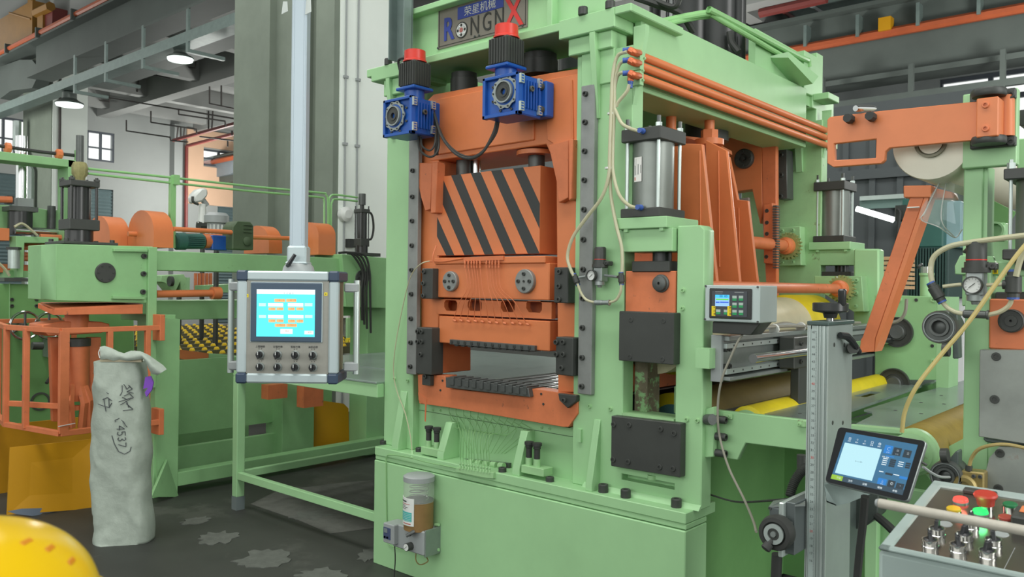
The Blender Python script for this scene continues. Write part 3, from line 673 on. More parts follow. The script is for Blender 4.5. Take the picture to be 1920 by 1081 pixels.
# lubrication manifold with eleven pipes
MY = 3.0
man = mk('grease_manifold', MB().prism(P([(869, 482), (943, 479), (943, 487), (869, 490)], MY), (0, .012, 0)), ORANGED, RA)
tops = [872, 878, 884, 889, 894, 900, 912, 918, 923, 929, 935]
ends = [(850, 600), (862, 600), (876, 601), (889, 601), (902, 602), (916, 603), (929, 604), (944, 605), (959, 605), (973, 606), (987, 607)]
for k, (tx, e) in enumerate(zip(tops, ends)):
    y = MY - .002
    mk('fitting', MB().lathe(W(tx, 487, Y=y), W(tx, 502, Y=y), [(.0035, 0), (.0035, .2), (.005, .25), (.005, .6), (.0035, .65), (.0045, 1)], 8), ORANGED, man)
    m1 = (tx + 4, 540); m2 = ((tx + 4) * .45 + e[0] * .55, 566)
    mk('grease_pipe', MB().tube([W(tx, 500, Y=y), W(*m1, Y=y), W(*m2, Y=y), W(*e, Y=CY + .012)], .0018, 5, n=4), ORANGED, man)
    mk('elbow', MB().lathe(W(*e, Y=CY), W(e[0] + 5, e[1] + 2, Y=CY), [(.006, 0), (.007, .5), (.004, 1)], 8), ORANGED, man)
mk('feed_pipe', MB().tube([W(869, 484, Y=MY), W(845, 488, Y=MY), W(830, 490, Y=MY), W(806, 490, Y=MY)], .004, 6), ORANGED, man)
mk('feed_pipe', MB().tube([W(812, 492, Y=2.97), W(812, 478, Y=2.97), W(818, 460, Y=3.0)], .004, 6), ORANGED, man)
# ================= lower orange bed with steel die and rolls
bed = thing('press_bed', (-2.8, 3.05, .95), 'orange lower bed with toothed dark die and thin steel rolls', 'machine bed')
BYF = 3.02
pb = [(783, 702), (834, 704), (838, 726), (842, 728), (993, 744), (996, 728), (1060, 737), (1083, 740), (1083, 775), (1066, 800), (1056, 800), (845, 764), (786, 756), (784, 735)]
mk('bed_plate', MB().prism([W(*p, Y=BYF) for p in pb], (0, .09, 0)), ORANGED, bed, .002)
mk('bed_block', MB().box((-3.3, 3.12, .88), (-2.26, 4.95, .925)), ORANGED, bed)
mk('left_lug', boxY(791, 702, 806, 723, BYF - .03, .03), BLACK, bed, .003); inst('bolt', CAPB, W(798, 705, Y=BYF - .03), FR, bed, (.012, .012, .01))
mk('right_lug', plateY([(1046, 737), (1080, 741), (1080, 752), (1064, 765), (1048, 750)], BYF - .02, .03), BLACK, bed, .003)
inst('bolt', CAPB, W(1058, 750, Y=BYF - .03), FR, bed, (.012, .012, .01))
for q_ in ((830, 713), (826, 731), (1015, 738), (1019, 757)): inst('bolt', CAPB, W(*q_, Y=BYF), FR, bed, (.006, .006, .003))
mk('drip_stain', MB().prism([W(*p, Y=BYF - .002) for p in ((784, 735), (797, 745), (800, 748), (798, 790), (796, 789), (797, 758), (789, 752), (785, 750))], (0, .002, 0)), ORANGED, bed)
DZ = 1.0
die = mk('toothed_die', MB().prism([W(*p, Y=BYF - .03) for p in ((835, 707), (990, 727), (993, 744), (836, 726))], (0, .12, 0)), STEELD, bed, .002)
for k in range(11):
    t = (k + .4) / 11; px = 838 + t * 150; py = 708 + t * 20
    q0, q1 = W(px, py + 1, Y=BYF - .035), W(px + 7, py + 13, Y=BYF - .035)
    mk('die_tooth', MB().box((q0.x, BYF - .037, q1.z), (q1.x, BYF - .02, q0.z)).box((q0.x, BYF - .034, q0.z), (q1.x, BYF + .06, q0.z + .012)), STEELD, die, .001)
mk('roll_tray', MB().box((-3.2, 3.1, .93), (-2.25, 4.9, .965)), BLACK, bed)
for k in range(17):
    x = -3.12 + k * .051
    mk('work_roll', MB().cyl((x, 3.08 + .0 * k, DZ - .008), (x, 4.95, DZ - .008), .0145, seg=10), CHROME if k % 2 else STEELD, bed)
mk('silver_bar', MB().box((-2.28, 3.12, .985), (-2.255, 4.9, 1.01)), CHROME, bed)
for k in range(7):
    x = -2.95 + k * .09; mk('wire_clip', MB().tube([(x, 3.22 + .03 * (k % 2), 1.012), (x + .03, 3.25, 1.016), (x + .04, 3.20, 1.012)], .0018, 4), CHROME, bed)
# ================= nameplate
SYN = 3.035
n0, n1, n2, n3 = W(822, 95, Y=SYN), W(990, 50, Y=SYN), W(990, -20, Y=SYN), W(826, 12, Y=SYN)
sx0, sx1, sz0 = n0.x, n1.x, (n0.z + n1.z) / 2; sz1 = n3.z
NP = mat('bronze_grey_sign_metal', (124, 120, 110), .35, metal=.5, var=.06)
sg = mk('nameplate', MB().box((sx0, SYN - .006, sz0), (sx1, SYN, sz1)), NP, PR, .002, label='dark metal nameplate with blue, black and red lettering')
NB = mat('sign_blue', (44, 62, 140), .45, var=.03); NK = mat('sign_black', (38, 40, 36), .5, var=.03); NR = mat('sign_red', (196, 52, 48), .4, var=.03); NS = mat('sign_silver', (188, 190, 186), .35, metal=.2, var=.03)
sw = sx1 - sx0; sh = sz1 - sz0; yy = SYN - .0065
mk('border', MB().box((sx0 + .01, yy - .001, sz0 + .012), (sx1 - .01, yy, sz0 + .015)).box((sx0 + .01, yy - .001, sz0 + .012), (sx0 + .013, yy, sz1 - .012)).box((sx1 - .013, yy - .001, sz0 + .012), (sx1 - .01, yy, sz1 - .012)), NK, sg)
bx0, bx1 = W(860, 20, Y=SYN).x, W(946, 8, Y=SYN).x; bz0 = W(861, 38, Y=SYN).z; bz1 = W(861, 15, Y=SYN).z
mk('blue_banner', MB().box((bx0, yy - .002, bz0), (bx1, yy, bz1)), NB, sg, .006)
text('lettering', '荣星机械', (bz1 - bz0) * .82, NS, sg, ((bx0 + bx1) / 2, yy - .003, (bz0 + bz1) / 2 - .004), (1, 0, 0), (0, 0, 1), xs=1.06)
lz = sz0 + sh * .37
def letter(ch, px, size, m, py, xs=1.0, bold=0.0):
    c = W(px, py, Y=SYN); text('lettering', ch, size, m, sg, (c.x, yy - .002, c.z), (1, 0, 0), (0, 0, 1), xs=xs, bold=bold)
letter('R', 843, .165, NB, 57, .78, .004)
for ch, px, py in (('N', 892, 50), ('G', 915, 43), ('N', 938, 36)): letter(ch, px, .135, NK, py, .68, -.0005)
letter('X', 965, .215, NR, 25, .8, .003)
c = W(867.5, 57, Y=SYN)
mk('bearing_emblem', MB().lathe((c.x, yy, c.z), (c.x, yy - .003, c.z), [(.042, 0), (.042, 1)], 28), NK, sg)
mk('bearing_ring', MB().lathe((c.x, yy - .003, c.z), (c.x, yy - .004, c.z), [(.036, 0), (.036, 1)], 28), NS, sg)
for k in range(8):
    a = k * math.pi / 4; mk('bearing_ball', MB().lathe((c.x + .025 * math.cos(a), yy - .004, c.z + .025 * math.sin(a)), (c.x + .025 * math.cos(a), yy - .0055, c.z + .025 * math.sin(a)), [(.008, 0), (.007, 1)], 10), CHROME if k % 2 else NK, sg)
mk('bearing_core', MB().lathe((c.x, yy - .004, c.z), (c.x, yy - .005, c.z), [(.013, 0), (.013, 1)], 14), mat('sign_dull_red', (150, 90, 84), .4), sg)
for px, py in ((826, 16), (823, 91), (981, 49), (892, 69), (900, 67)): q_ = W(px, py, Y=SYN); inst('rivet', CAPS, (q_.x, yy, q_.z), FR, sg, (.006, .006, .004))
# ================= geared motors
def gearmotor(cx_, cz, x0, x1, z0, z1, yf, yb, mx, mz0, mz1, red1, mw, label):
    """cx_,cz: hub centre; housing x0..x1,z0..z1,yf..yb; motor column at mx from mz0 to mz1, red cap to red1"""
    t = thing('geared_motor', ((x0 + x1) / 2, yf, z0), label, 'motor', 'blue geared motors on the ram')
    hb = mk('gearbox_housing', MB().box((x0 + .004, yf + .02, z0), (x1 - .004, yb, z1 - .006)), BLUE, t, .006)
    fr_ = MB()
    fr_.box((x0, yf, z0 - .004), (x0 + .016, yf + .03, z1)).box((x1 - .016, yf, z0 - .004), (x1, yf + .03, z1)).box((x0, yf, z1 - .014), (x1, yf + .03, z1)).box((x0, yf, z0 - .004), (x1, yf + .03, z0 + .012))
    mk('front_flange', fr_, BLUE, t, .002)
    # ribs on the +X side
    n = 6; dy = (yb - yf - .05) / n
    for k in range(n): mk('cooling_rib', MB().box((x1 - .004, yf + .04 + k * dy, z0 + .03), (x1 + .008, yf + .04 + k * dy + dy * .4, z1 - .03)), BLUE, hb)
    for zz in (z0 + .012, z1 - .05):
        for y_ in (yf + .005, yb - .035):
            pd = mk('tie_pad', MB().box((x1 - .002, y_, zz), (x1 + .012, y_ + .026, zz + .042)), ALU, hb)
            for j in range(3): mk('pad_slot', MB().box((x1 + .012, y_ + .005, zz + .005 + j * .0125), (x1 + .0125, y_ + .021, zz + .012 + j * .0125)), BLUE, hb)
    inst('oil_plug', CAPS, (x1 + .004, (yf + yb) / 2, cz + .015), RT, hb, (.014, .014, .012))
    # hub ring with scallops
    r = (z1 - z0) * .40
    prof = []
    for i in range(64):
        a = 2 * math.pi * i / 64; rr_ = r * (1 + .055 * math.cos(a * 10)); prof.append((cx_ + rr_ * math.cos(a), yf + .012, cz + rr_ * math.sin(a)))
    pin = [(cx_ + r * .8 * math.cos(2 * math.pi * i / 40), yf + .012, cz + r * .8 * math.sin(2 * math.pi * i / 40)) for i in range(40)]
    mk('scalloped_ring', MB().prism(prof, (0, -.006, 0), [pin]), ALUD, t)
    mk('blue_face', MB().lathe((cx_, yf + .02, cz), (cx_, yf + .008, cz), [(r * .9, 0), (r * .9, 1)], 32), BLUE, t)
    mk('hub_ring', MB().lathe((cx_, yf + .01, cz), (cx_, yf - .008, cz), [(r * .68, 0), (r * .68, 1), (r * .6, 1), (r * .6, .5)], 32, cap=False), ALUD, t)
    mk('hub', MB().lathe((cx_, yf + .012, cz), (cx_, yf - .006, cz), [(r * .62, 0), (r * .6, .8), (r * .34, .8), (r * .32, 1), (r * .2, 1), (r * .19, .2), (.001, .2)], 28), BLACK, t)
    for k in range(8):
        a = math.pi / 8 + k * math.pi / 4; inst('bolt', CAPS, (cx_ + r * 1.16 * math.cos(a), yf + .02, cz + r * 1.16 * math.sin(a)), FR, t, (.0065, .0065, .008))
    for k in range(10):
        a = k * math.pi / 5; inst('bolt', CAPS, (cx_ + r * .93 * math.cos(a), yf + .008, cz + r * .93 * math.sin(a)), FR, t, (.0045, .0045, .006))
    my = (yf + yb) / 2
    mk('motor_flange', MB().box((mx - mw * .56, my - mw * .56, mz0 - .016), (mx + mw * .56, my + mw * .56, mz0)), BLUE, t, .004)
    mk('neck', MB().cyl((mx, my, z1 - .02), (mx, my, mz0 - .01), mw * .42, seg=20), BLUE, t)
    mm = mk('motor_body', MB().box((mx - mw * .46, my - mw * .46, mz0), (mx + mw * .46, my + mw * .46, mz1)), BLACK, t, .008)
    for k in range(7):
        u = (k - 3) / 3.2 * mw * .44
        mk('cooling_fin', MB().box((mx + u - .003, my - mw * .5, mz0 + .008), (mx + u + .003, my - mw * .45, mz1 - .008)), BLACK, mm)
        mk('cooling_fin', MB().box((mx + mw * .45, my + u - .003, mz0 + .008), (mx + mw * .5, my + u + .003, mz1 - .008)), BLACK, mm)
    mk('red_cap', MB().lathe((mx, my, mz1), (mx, my, red1), [(mw * .5, 0), (mw * .5, .12), (mw * .45, .2), (mw * .44, .95), (mw * .4, 1)], 28), RED, t, label='red fan cap')
    return t, hb
ya = 2.78
def gx(px, y): return W(px, 200, Y=y).x
def gz(px, py, y): return W(px, py, Y=y).z
y1 = 2.80
m1, h1_ = gearmotor(gx(944, y1), gz(943, 172, y1), gx(904, y1), gx(971, y1), gz(930, 218, y1), gz(930, 142, y1), y1, y1 + .17, gx(934 + 14, y1 + .085), gz(946, 126, y1 + .085), gz(946, 74, y1 + .085), gz(946, 49, y1 + .085), .125, 'blue geared motor with red cap hanging right, below the nameplate')
mk('mount_plate', MB().box((gx(1003, y1 + .19), y1 + .17, gz(1010, 222, y1 + .19)), (gx(1029, y1 + .19), RYF - .02, gz(1010, 156, y1 + .19))).box((gx(960, y1 + .19), y1 + .16, gz(1010, 215, y1 + .19)), (gx(1020, y1 + .19), RYF, gz(1010, 165, y1 + .19))), BLUE, m1, .006)
for q_ in ((1016, 163), (1016, 206)): inst('bolt', CAPB, W(*q_, Y=y1 + .17), FR, m1, (.018, .018, .02))
y2 = 2.80
m2, h2_ = gearmotor(gx(738, y2), gz(738, 217, y2), gx(718, y2), gx(771, y2), gz(745, 252, y2), gz(745, 183, y2), y2, y2 + .17, gx(777, y2 + .085), gz(777, 166, y2 + .085), gz(777, 118, y2 + .085), gz(777, 96, y2 + .085), .125, 'blue geared motor with red cap at the left corner of the press')
mk('mount_plate', MB().box((gx(771, y2 + .19), y2 + .16, gz(790, 250, y2 + .19)), (gx(812, y2 + .19), RYF, gz(790, 195, y2 + .19))), BLUE, m2, .006)
# motor cables
mk('cable', MB().tube([W(932, 224, Y=2.9), W(925, 250, Y=2.88), W(905, 285, Y=2.86), W(880, 297, Y=2.86), W(852, 286, Y=2.86), W(828, 255, Y=2.9), W(815, 215, Y=2.95), W(808, 200, Y=3.0)], .007, 8), RUBBER, m1)
mk('cable', MB().tube([W(936, 224, Y=2.92), W(929, 252, Y=2.9), W(906, 282, Y=2.88), W(884, 294, Y=2.88), W(858, 286, Y=2.88), W(834, 262, Y=2.9), W(818, 225, Y=2.95), W(812, 200, Y=3.0)], .005, 8), RUBBER, m1)
mk('cable', MB().tube([W(785, 255, Y=2.9), W(787, 280, Y=2.88), W(806, 294, Y=2.88), W(821, 282, Y=2.9), W(822, 250, Y=2.95), W(810, 205, Y=3.0)], .006, 8), RUBBER, m2)
mk('cable', MB().tube([W(789, 258, Y=2.9), W(792, 274, Y=2.88), W(806, 282, Y=2.88), W(815, 270, Y=2.9), W(818, 240, Y=2.95)], .005, 8), RUBBER, m2)
mk('cable_bunch', MB().tube([W(805, 195, Y=3.0), W(812, 225, Y=2.97), W(819, 262, Y=2.97), W(818, 290, Y=2.99)], .012, 8), RUBBER, m2)
mk('cable', MB().tube([W(762, 108, Y=2.86), W(748, 112, Y=2.86), W(749, 128, Y=2.88), W(757, 150, Y=2.95)], .007, 8), RUBBER, m2)
# grey channel hung at the left corner of the beam
ch = MB(); X0, X1, X2 = W(744, 60, Y=2.96).x, W(756, 60, Y=2.96).x, W(773, 60, Y=2.96).x
zc_ = W(760, 112, Y=2.96).z
ch.box((X0, 2.955, zc_), (X2, 2.965, 3.35)).box((X2 - .006, 2.9, zc_), (X2, 2.96, 3.35)).box((X0, 2.9, zc_), (X0 + .006, 2.96, 3.35))
cho = mk('cable_channel', ch, GALV, PR, .001)
mk('slot', MB().box((X1 + .01, 2.952, W(765, 93, Y=2.96).z), (X2 - .02, 2.956, W(765, 88, Y=2.96).z)), BLACK, cho)
# ================= pneumatic clamp stations (front and rear) of the press
def station(name, dx, dy, dz, s, label, sticker=False):
    """air cylinder on its green bridge, origin at front left bottom"""
    t = thing(name, (-1.9 + dx, 3.0 + dy, 1.8 + dz), label, 'air cylinder', 'square air cylinders on green brackets')
    def B(a, b): return MB().box((a[0] + dx, a[1] + dy, a[2] + dz), (b[0] + dx, b[1] + dy, b[2] + dz))
    x0, x1, y0, y1 = -1.995, -1.80, 2.985, 3.20
    z0, z1, z2, z3 = 1.845, 1.885, 2.17, 2.225
    mk('bottom_head', B((x0, y0, z0), (x1, y1, z1)), BLACK, t, .004)
    mk('top_head', B((x0, y0, z2), (x1, y1, z3)), BLACK, t, .004)
    cx_, cy_ = (x0 + x1) / 2 + dx, (y0 + y1) / 2 + dy
    mk('barrel', MB().cyl((cx_, cy_, z1 + dz), (cx_, cy_, z2 + dz), .089, seg=40), mat('satin_cylinder_barrel', (128, 134, 129), .4, metal=.6, var=.1, scale=5), t)
    for ax, ay in ((x0 + .02, y0 + .02), (x1 - .02, y0 + .02), (x0 + .02, y1 - .02), (x1 - .02, y1 - .02)):
        rd = mk('tie_rod', MB().cyl((ax + dx, ay + dy, z1 + dz), (ax + dx, ay + dy, z3 + .045 + dz), .008, seg=10), ALU, t)
        mk('nut', MB().cyl((ax + dx, ay + dy, z3 + dz), (ax + dx, ay + dy, z3 + .017 + dz), .0145, seg=6), ALU, rd)
        mk('rod_thread', MB().cyl((ax + dx, ay + dy, z3 + .017 + dz), (ax + dx, ay + dy, z3 + .046 + dz), .0085, seg=10), STEELD, rd)
    # bridge
    b0 = -2.02; b1 = -1.762
    mk('bridge_plate', B((b0, 2.98, 1.797), (b1, 3.25, 1.845)), GREEN, t, .003)
    mk('bridge_block', B((-1.99, 3.0, 1.70), (-1.745, 3.16, 1.797)), GREEN, t, .003)
    for xx in (-1.975, -1.80): mk('bridge_screw', B((xx, 2.985, 1.785), (xx + .018, 3.0, 1.797)), GREEN, t)
    mk('piston_rod', MB().cyl((-1.852 + dx, 3.10 + dy, 1.64 + dz), (-1.852 + dx, 3.10 + dy, 1.70 + dz), .042, seg=24), BLACKS, t)
    mk('rod_block', B((-1.955, 3.02, 1.615), (-1.77, 3.19, 1.66)), BLACK, t, .003)
    return t
fs = station('air_cylinder', 0, 0, 0, 1, 'square air cylinder with clear hoses on the right shoulder of the press')
rs_ = station('air_cylinder', -.01, 2.2, .0, 1, 'square air cylinder on the rear frame, beside the orange angled arm')
# sticker
c = W(1208, 318, Y=3.02)
STK = mat('white_sticker', (226, 226, 222), .4, var=0)
aa = math.radians(-14)
ux = Vector((math.cos(aa), math.sin(aa), 0)); cxy = Vector((-1.8975, 3.0925, 0)); nn = Vector((-.25, -.968, 0)).normalized(); tt = Vector((-nn.y, nn.x, 0))
O_ = cxy + nn * .0895 + Vector((0, 0, 2.0)); O_ -= tt * .022
st = mk('sticker', MB().obox(O_, tt * .044, Vector((0, 0, .105)), nn * .001), STK, fs)
def sbar(u0, u1, v0, v1, m): mk('sticker_print', MB().obox(O_ + tt * u0 + Vector((0, 0, v0)) + nn * .001, tt * (u1 - u0), Vector((0, 0, v1 - v0)), nn * .0004), m, st)
PG = mat('print_grey', (96, 104, 100), .5, var=0)
sbar(.002, .008, .006, .02, mat('print_red', (196, 110, 96), .5, var=0)); sbar(.003, .006, .028, .07, PG); sbar(.009, .0105, .03, .1, PG); sbar(.021, .025, .03, .075, PG); sbar(.037, .040, .035, .07, PG)
HB = mat('blue_push_fitting', (60, 90, 160), .4, var=.05)
def push(p, parent, d=(0, -1, 0), r=.013):
    d = Vector(d); p = Vector(p)
    f_ = mk('push_fitting', MB().lathe(p, p + d * .03, [(r, 0), (r, .3), (r * .85, .35), (r * .85, 1)], 14), HB, parent); return f_
push(W(1206, 246, Y=2.985), fs); push(W(1202, 389, Y=2.985), fs)
HR = .0078
def hose(pts, Y, parent, r=HR, m=HOSE, name='air_hose', n=6):
    P_ = [W(p[0], p[1], Y=(p[2] if len(p) > 2 else Y)) for p in pts]
    return mk(name, MB().tube(P_, r, 10, n=n), m, parent)
hose([(1176, 97), (1158, 105), (1149, 140), (1146, 200), (1143, 290), (1141, 330), (1128, 370), (1098, 410), (1074, 445), (1064, 480), (1070, 505), (1076, 517)], 2.955, fs)
hose([(1176, 114), (1162, 120), (1153, 150), (1152, 200), (1149, 285), (1150, 325), (1161, 365), (1180, 385), (1199, 390)], 2.965, fs)
hose([(1172, 135), (1158, 142), (1150, 180), (1147, 210), (1145, 300), (1145, 360), (1155, 420), (1165, 460), (1167, 490), (1166, 512)], 2.97, fs)
hose([(1180, 158), (1175, 172), (1160, 190), (1155, 200)], 2.97, fs)
hose([(1153, 205), (1165, 230), (1180, 240), (1202, 247)], 2.965, fs)
mk('cable_tie', MB().cyl(W(1146, 213, Y=2.965) - Vector((0, 0, .004)), W(1146, 213, Y=2.965) + Vector((0, 0, .004)), .017, seg=10), PLASTW, fs)
mk('cable_tie', MB().cyl(W(1142, 315, Y=2.965) - Vector((0, 0, .004)), W(1142, 315, Y=2.965) + Vector((0, 0, .004)), .019, seg=10), PLASTW, fs)
# distributor at the top of the post: three copper elbows, green plates, three orange pipes
dist = thing('pipe_manifold', W(1205, 130, Y=3.0), 'three orange air pipes with copper elbows along the side of the press', 'pipes')
COP = mat('copper_orange_fitting', (196, 104, 64), .35, metal=.3, var=.1, scale=20)
mk('holder_plate', MB().box((-1.99, 3.02, W(1208, 128, Y=3.02).z), (-1.925, 3.05, W(1208, 92, Y=3.02).z)), GREEN, dist, .002)
mk('holder_plate', MB().box((-1.99, 3.02, W(1208, 157, Y=3.02).z), (-1.925, 3.05, W(1208, 130, Y=3.02).z)), GREEN, dist, .002)
for py in (98, 117, 141):
    a = W(1194, py, Y=2.99); 
    mk('elbow', MB().tube([W(1180, py - 4, Y=2.965), W(1188, py, Y=2.975), W(1198, py + 2, Y=3.03)], .0165, 10, n=3), COP, dist)
    push(W(1180, py - 4, Y=2.97), dist, (-.8, -.5, 0), .013)
mk('elbow', MB().tube([W(1183, 143, Y=2.98), W(1182, 152, Y=2.98)], .014, 10, smooth=False), COP, dist); push(W(1182, 152, Y=2.98), dist, (0, 0, -1), .012)
for py0, py1 in ((110, 244), (127, 259), (149, 272)):
    a = W(1213, py0, X=-1.945); b = W(1548, py1, X=-1.945); z = (a.z + b.z) / 2
    mk('long_pipe', MB().cyl((-1.945, 3.05, z), (-1.945, 5.28, z), .0185, seg=16), ORANGE, dist)
mk('rear_holder', MB().box((-1.99, 5.26, 2.44), (-1.9, 5.30, 2.60)), GREEN, dist, .002)
for px, py in ((1209, 110), (1206, 133), (1206, 151)): inst('bolt', CAPG, W(px, py, Y=3.02), FR, dist, (.007, .007, .006))
mk('rear_drop_pipe', MB().cyl(W(1542, 272, Y=5.3), W(1542, 520, Y=5.3), .014, seg=8), ORANGE, dist)
# pressure regulator on the post
def regulator(cx_px, y, scale, pts, label):
    (bx, by) = pts['body']; c = W(bx, by, Y=y); s = scale
    t = thing('pressure_regulator', (c.x, y, c.z), label, 'regulator', 'air pressure regulators')
    mk('body', MB().box((c.x - .022 * s, y - .02 * s, c.z - .035 * s), (c.x + .022 * s, y + .03 * s, c.z + .03 * s)), ALUD, t, .004)
    mk('bowl', MB().lathe((c.x, y, c.z - .033 * s), (c.x, y, c.z - .06 * s), [(.023 * s, 0), (.023 * s, .6), (.012 * s, .7), (.01 * s, 1)], 18), ALUD, t)
    mk('collar', MB().cyl((c.x, y, c.z + .028 * s), (c.x, y, c.z + .042 * s), .036 * s, seg=24), BLACK, t)
    mk('bonnet', MB().cyl((c.x, y, c.z + .042 * s), (c.x, y, c.z + .058 * s), .030 * s, seg=24), BLACK, t)
    mk('red_ring', MB().cyl((c.x, y, c.z + .062 * s), (c.x, y, c.z + .065 * s), .0265 * s, seg=24), RED, t)
    mk('knob', MB().lathe((c.x, y, c.z + .058 * s), (c.x, y, c.z + .118 * s), [(.026 * s, 0), (.026 * s, .9), (.022 * s, 1)], 24), BLACK, t)
    mk('side_bracket', MB().box((c.x, y - .01, c.z + .036 * s), (c.x + .05 * s, y + .03, c.z + .056 * s)), BLACK, t, .004)
    inst('bolt', CAPB, (c.x + .042 * s, y - .01, c.z + .046 * s), FR, t, (.008 * s, .008 * s, .006))
    gx_, gy_ = pts['gauge']; g = W(gx_, gy_, Y=y - .04 * s); r = .024 * s
    gd = mk('gauge_case', MB().lathe((g.x, y - .01 * s, g.z), (g.x, y - .04 * s, g.z), [(r, 0), (r, 1), (r * .9, 1), (r * .88, .85)], 28, cap=False), BLACK, t)
    mk('gauge_dial', MB().lathe((g.x, y - .012 * s, g.z), (g.x, y - .034 * s, g.z), [(r * .9, 0), (r * .9, 1)], 28), PLASTW, gd)
    for k in range(11):
        a = math.radians(225 - k * 27); p0 = Vector((g.x + r * .62 * math.cos(a), y - .0345 * s, g.z + r * .62 * math.sin(a))); p1 = Vector((g.x + r * .8 * math.cos(a), y - .0345 * s, g.z + r * .8 * math.sin(a)))
        mk('dial_mark', MB().tube([p0, p1], .0005 * s, 4, smooth=False), BLACK, gd)
    a = math.radians(225 if False else 40); mk('needle', MB().tube([Vector((g.x - r * .5 * math.cos(a), y - .0355 * s, g.z - r * .5 * math.sin(a))), Vector((g.x + r * .35 * math.cos(a), y - .0355 * s, g.z + r * .35 * math.sin(a)))], .001 * s, 4, smooth=False), BLACK, gd)
    return t
reg = regulator(0, 2.985, 1.0, {'body': (1125, 513), 'gauge': (1107, 516)}, 'small black topped pressure regulator on the green post of the press')
def tee(px, py, y, parent, ang, s=1.0):
    c = W(px, py, Y=y); d = Vector((math.cos(ang), 0, math.sin(ang)))
    b_ = mk('tee_fitting', MB().lathe(c - d * .024 * s, c + d * .024 * s, [(.011 * s, 0), (.011 * s, .15), (.014 * s, .2), (.014 * s, .8), (.011 * s, .85), (.011 * s, 1)], 12), BLACK, parent)
    mk('blue_collar', MB().lathe(c + d * .022 * s, c + d * .028 * s, [(.0105 * s, 0), (.0105 * s, 1)], 12), HB, b_)
    mk('blue_collar', MB().lathe(c - d * .022 * s, c - d * .028 * s, [(.0105 * s, 0), (.0105 * s, 1)], 12), HB, b_)
    return b_
tee(1080, 524, 2.96, reg, math.radians(115)); tee(1165, 522, 2.96, reg, math.radians(95))
mk('coupling', MB().tube([W(1085, 520, Y=2.96), W(1098, 518, Y=2.97)], .006, 8, smooth=False), ALUD, reg)
mk('coupling', MB().tube([W(1134, 516, Y=2.98), W(1142, 517, Y=2.97), W(1158, 519, Y=2.96)], .006, 8, smooth=False), ALUD, reg)
hose([(1083, 532), (1090, 550), (1100, 562), (1116, 567)], 2.955, reg, .006)
hose([(1142, 567), (1155, 562), (1163, 548), (1165, 533)], 2.955, reg, .006)
mk('silencer', MB().lathe(W(1115, 567, Y=2.955), W(1143, 567, Y=2.955), [(.009, 0), (.012, .05), (.012, .5), (.0105, .52), (.0105, .9), (.013, .92), (.013, 1)], 14), ALUD, reg)
# clamp carriage in the side window
cl = thing('clamp_carriage', (-1.88, 3.0, 1.2), 'orange clamp block with two black square plates under the front air cylinder', 'clamp')
a, b = W(1173, 508, Y=3.03), W(1268, 600, Y=3.03)
mk('orange_block', MB().box((a.x, 3.03, b.z - .03), (-1.745, 3.2, a.z + .0)), ORANGED, cl, .003)
c = W(1238, 531, Y=3.02); mk('pivot_disc', MB().lathe((c.x, 3.03, c.z), (c.x, 3.005, c.z), [(.038, 0), (.038, .3), (.032, .4), (.032, .9), (.028, 1), (.006, 1), (.005, .5), (.001, .5)], 28), STEELD, cl)
a, b = W(1161, 583, Y=2.975), W(1262, 688, Y=2.975)
bp = mk('upper_plate', MB().box((a.x, 2.975, b.z + .01), (b.x, 3.03, a.z)), BLACK, cl, .003)
for q_ in ((1183, 599), (1244, 601), (1181, 668), (1242, 673)): inst('bolt', CAPB, W(*q_, Y=2.975), FR, bp, (.011, .011, .003))
a, b = W(1146, 779, Y=2.985), W(1273, 890, Y=2.985)
bp = mk('lower_plate', MB().prism([W(*p, Y=2.985) for p in ((1146, 779), (1276, 794), (1275, 895), (1145, 873))], (0, .045, 0)), BLACK, cl, .003)
for q_ in ((1151, 795), (1180, 796), (1239, 804), (1264, 812), (1150, 861), (1178, 865), (1237, 875), (1262, 878)): inst('bolt', CAPB, W(*q_, Y=2.985), FR, bp, (.012, .012, .006))
mk('plate_ledge', MB().box((-2.0, 3.03, .985), (-1.745, 3.16, 1.0)), GREEN2, cl)
mk('rusty_slide', MB().box((-1.995, 3.12, .98), (-1.93, 3.22, 1.24)), mat('rusty_slide_steel', (104, 96, 78), .7, var=.25, scale=18, wear=(130, 170, 120), wearscale=20, wearth=.55), cl)
mk('threaded_stub', MB().cyl(W(1180, 466, Y=3.06), W(1198, 466, Y=3.06), .017, seg=14), GREEN2, cl)
mk('slot_lip', MB().cyl(W(1223, 890, Y=3.035), W(1223, 898, Y=3.035), .02, seg=12), GREEN2, cl)
# feed rollers seen through the window: teal disc with yellow rubber rim
TL = mat('teal_roller_end', (84, 132, 134), .5, var=.08)
for px, py, r, nm in ((1262, 806, .175, 'lower'), (1262, 632, .175, 'upper')):
    y = 3.42; c = W(px, py, Y=y)
    t = thing('feed_roller', (c.x, y, c.z), '%s yellow rubber feed roller with teal end disc inside the press' % nm, 'roller')
    mk('rubber_sleeve', MB().lathe((c.x, y, c.z), (c.x, y + 1.4, c.z), [(r, 0), (r, 1)], 40), mat('olive_brown_rubber', (112, 98, 56), .6, var=.2), t)
    mk('yellow_rim', MB().lathe((c.x, y - .003, c.z), (c.x, y + .012, c.z), [(r * .8, 0), (r * 1.003, 0), (r * 1.003, 1)], 40), YELLOW, t)
    mk('end_disc', MB().lathe((c.x, y - .005, c.z), (c.x, y + .02, c.z), [(r * .3, 0), (r * .8, .1), (r * .84, 1)], 40), TL, t)
    mk('hub', MB().lathe((c.x, y - .04, c.z), (c.x, y, c.z), [(r * .3, 0), (r * .3, 1)], 24), STEELD, t)
mk('inner_block', MB().box((-1.90, 3.3, .98), (-1.84, 3.5, 1.1)), GREEN2, cl)
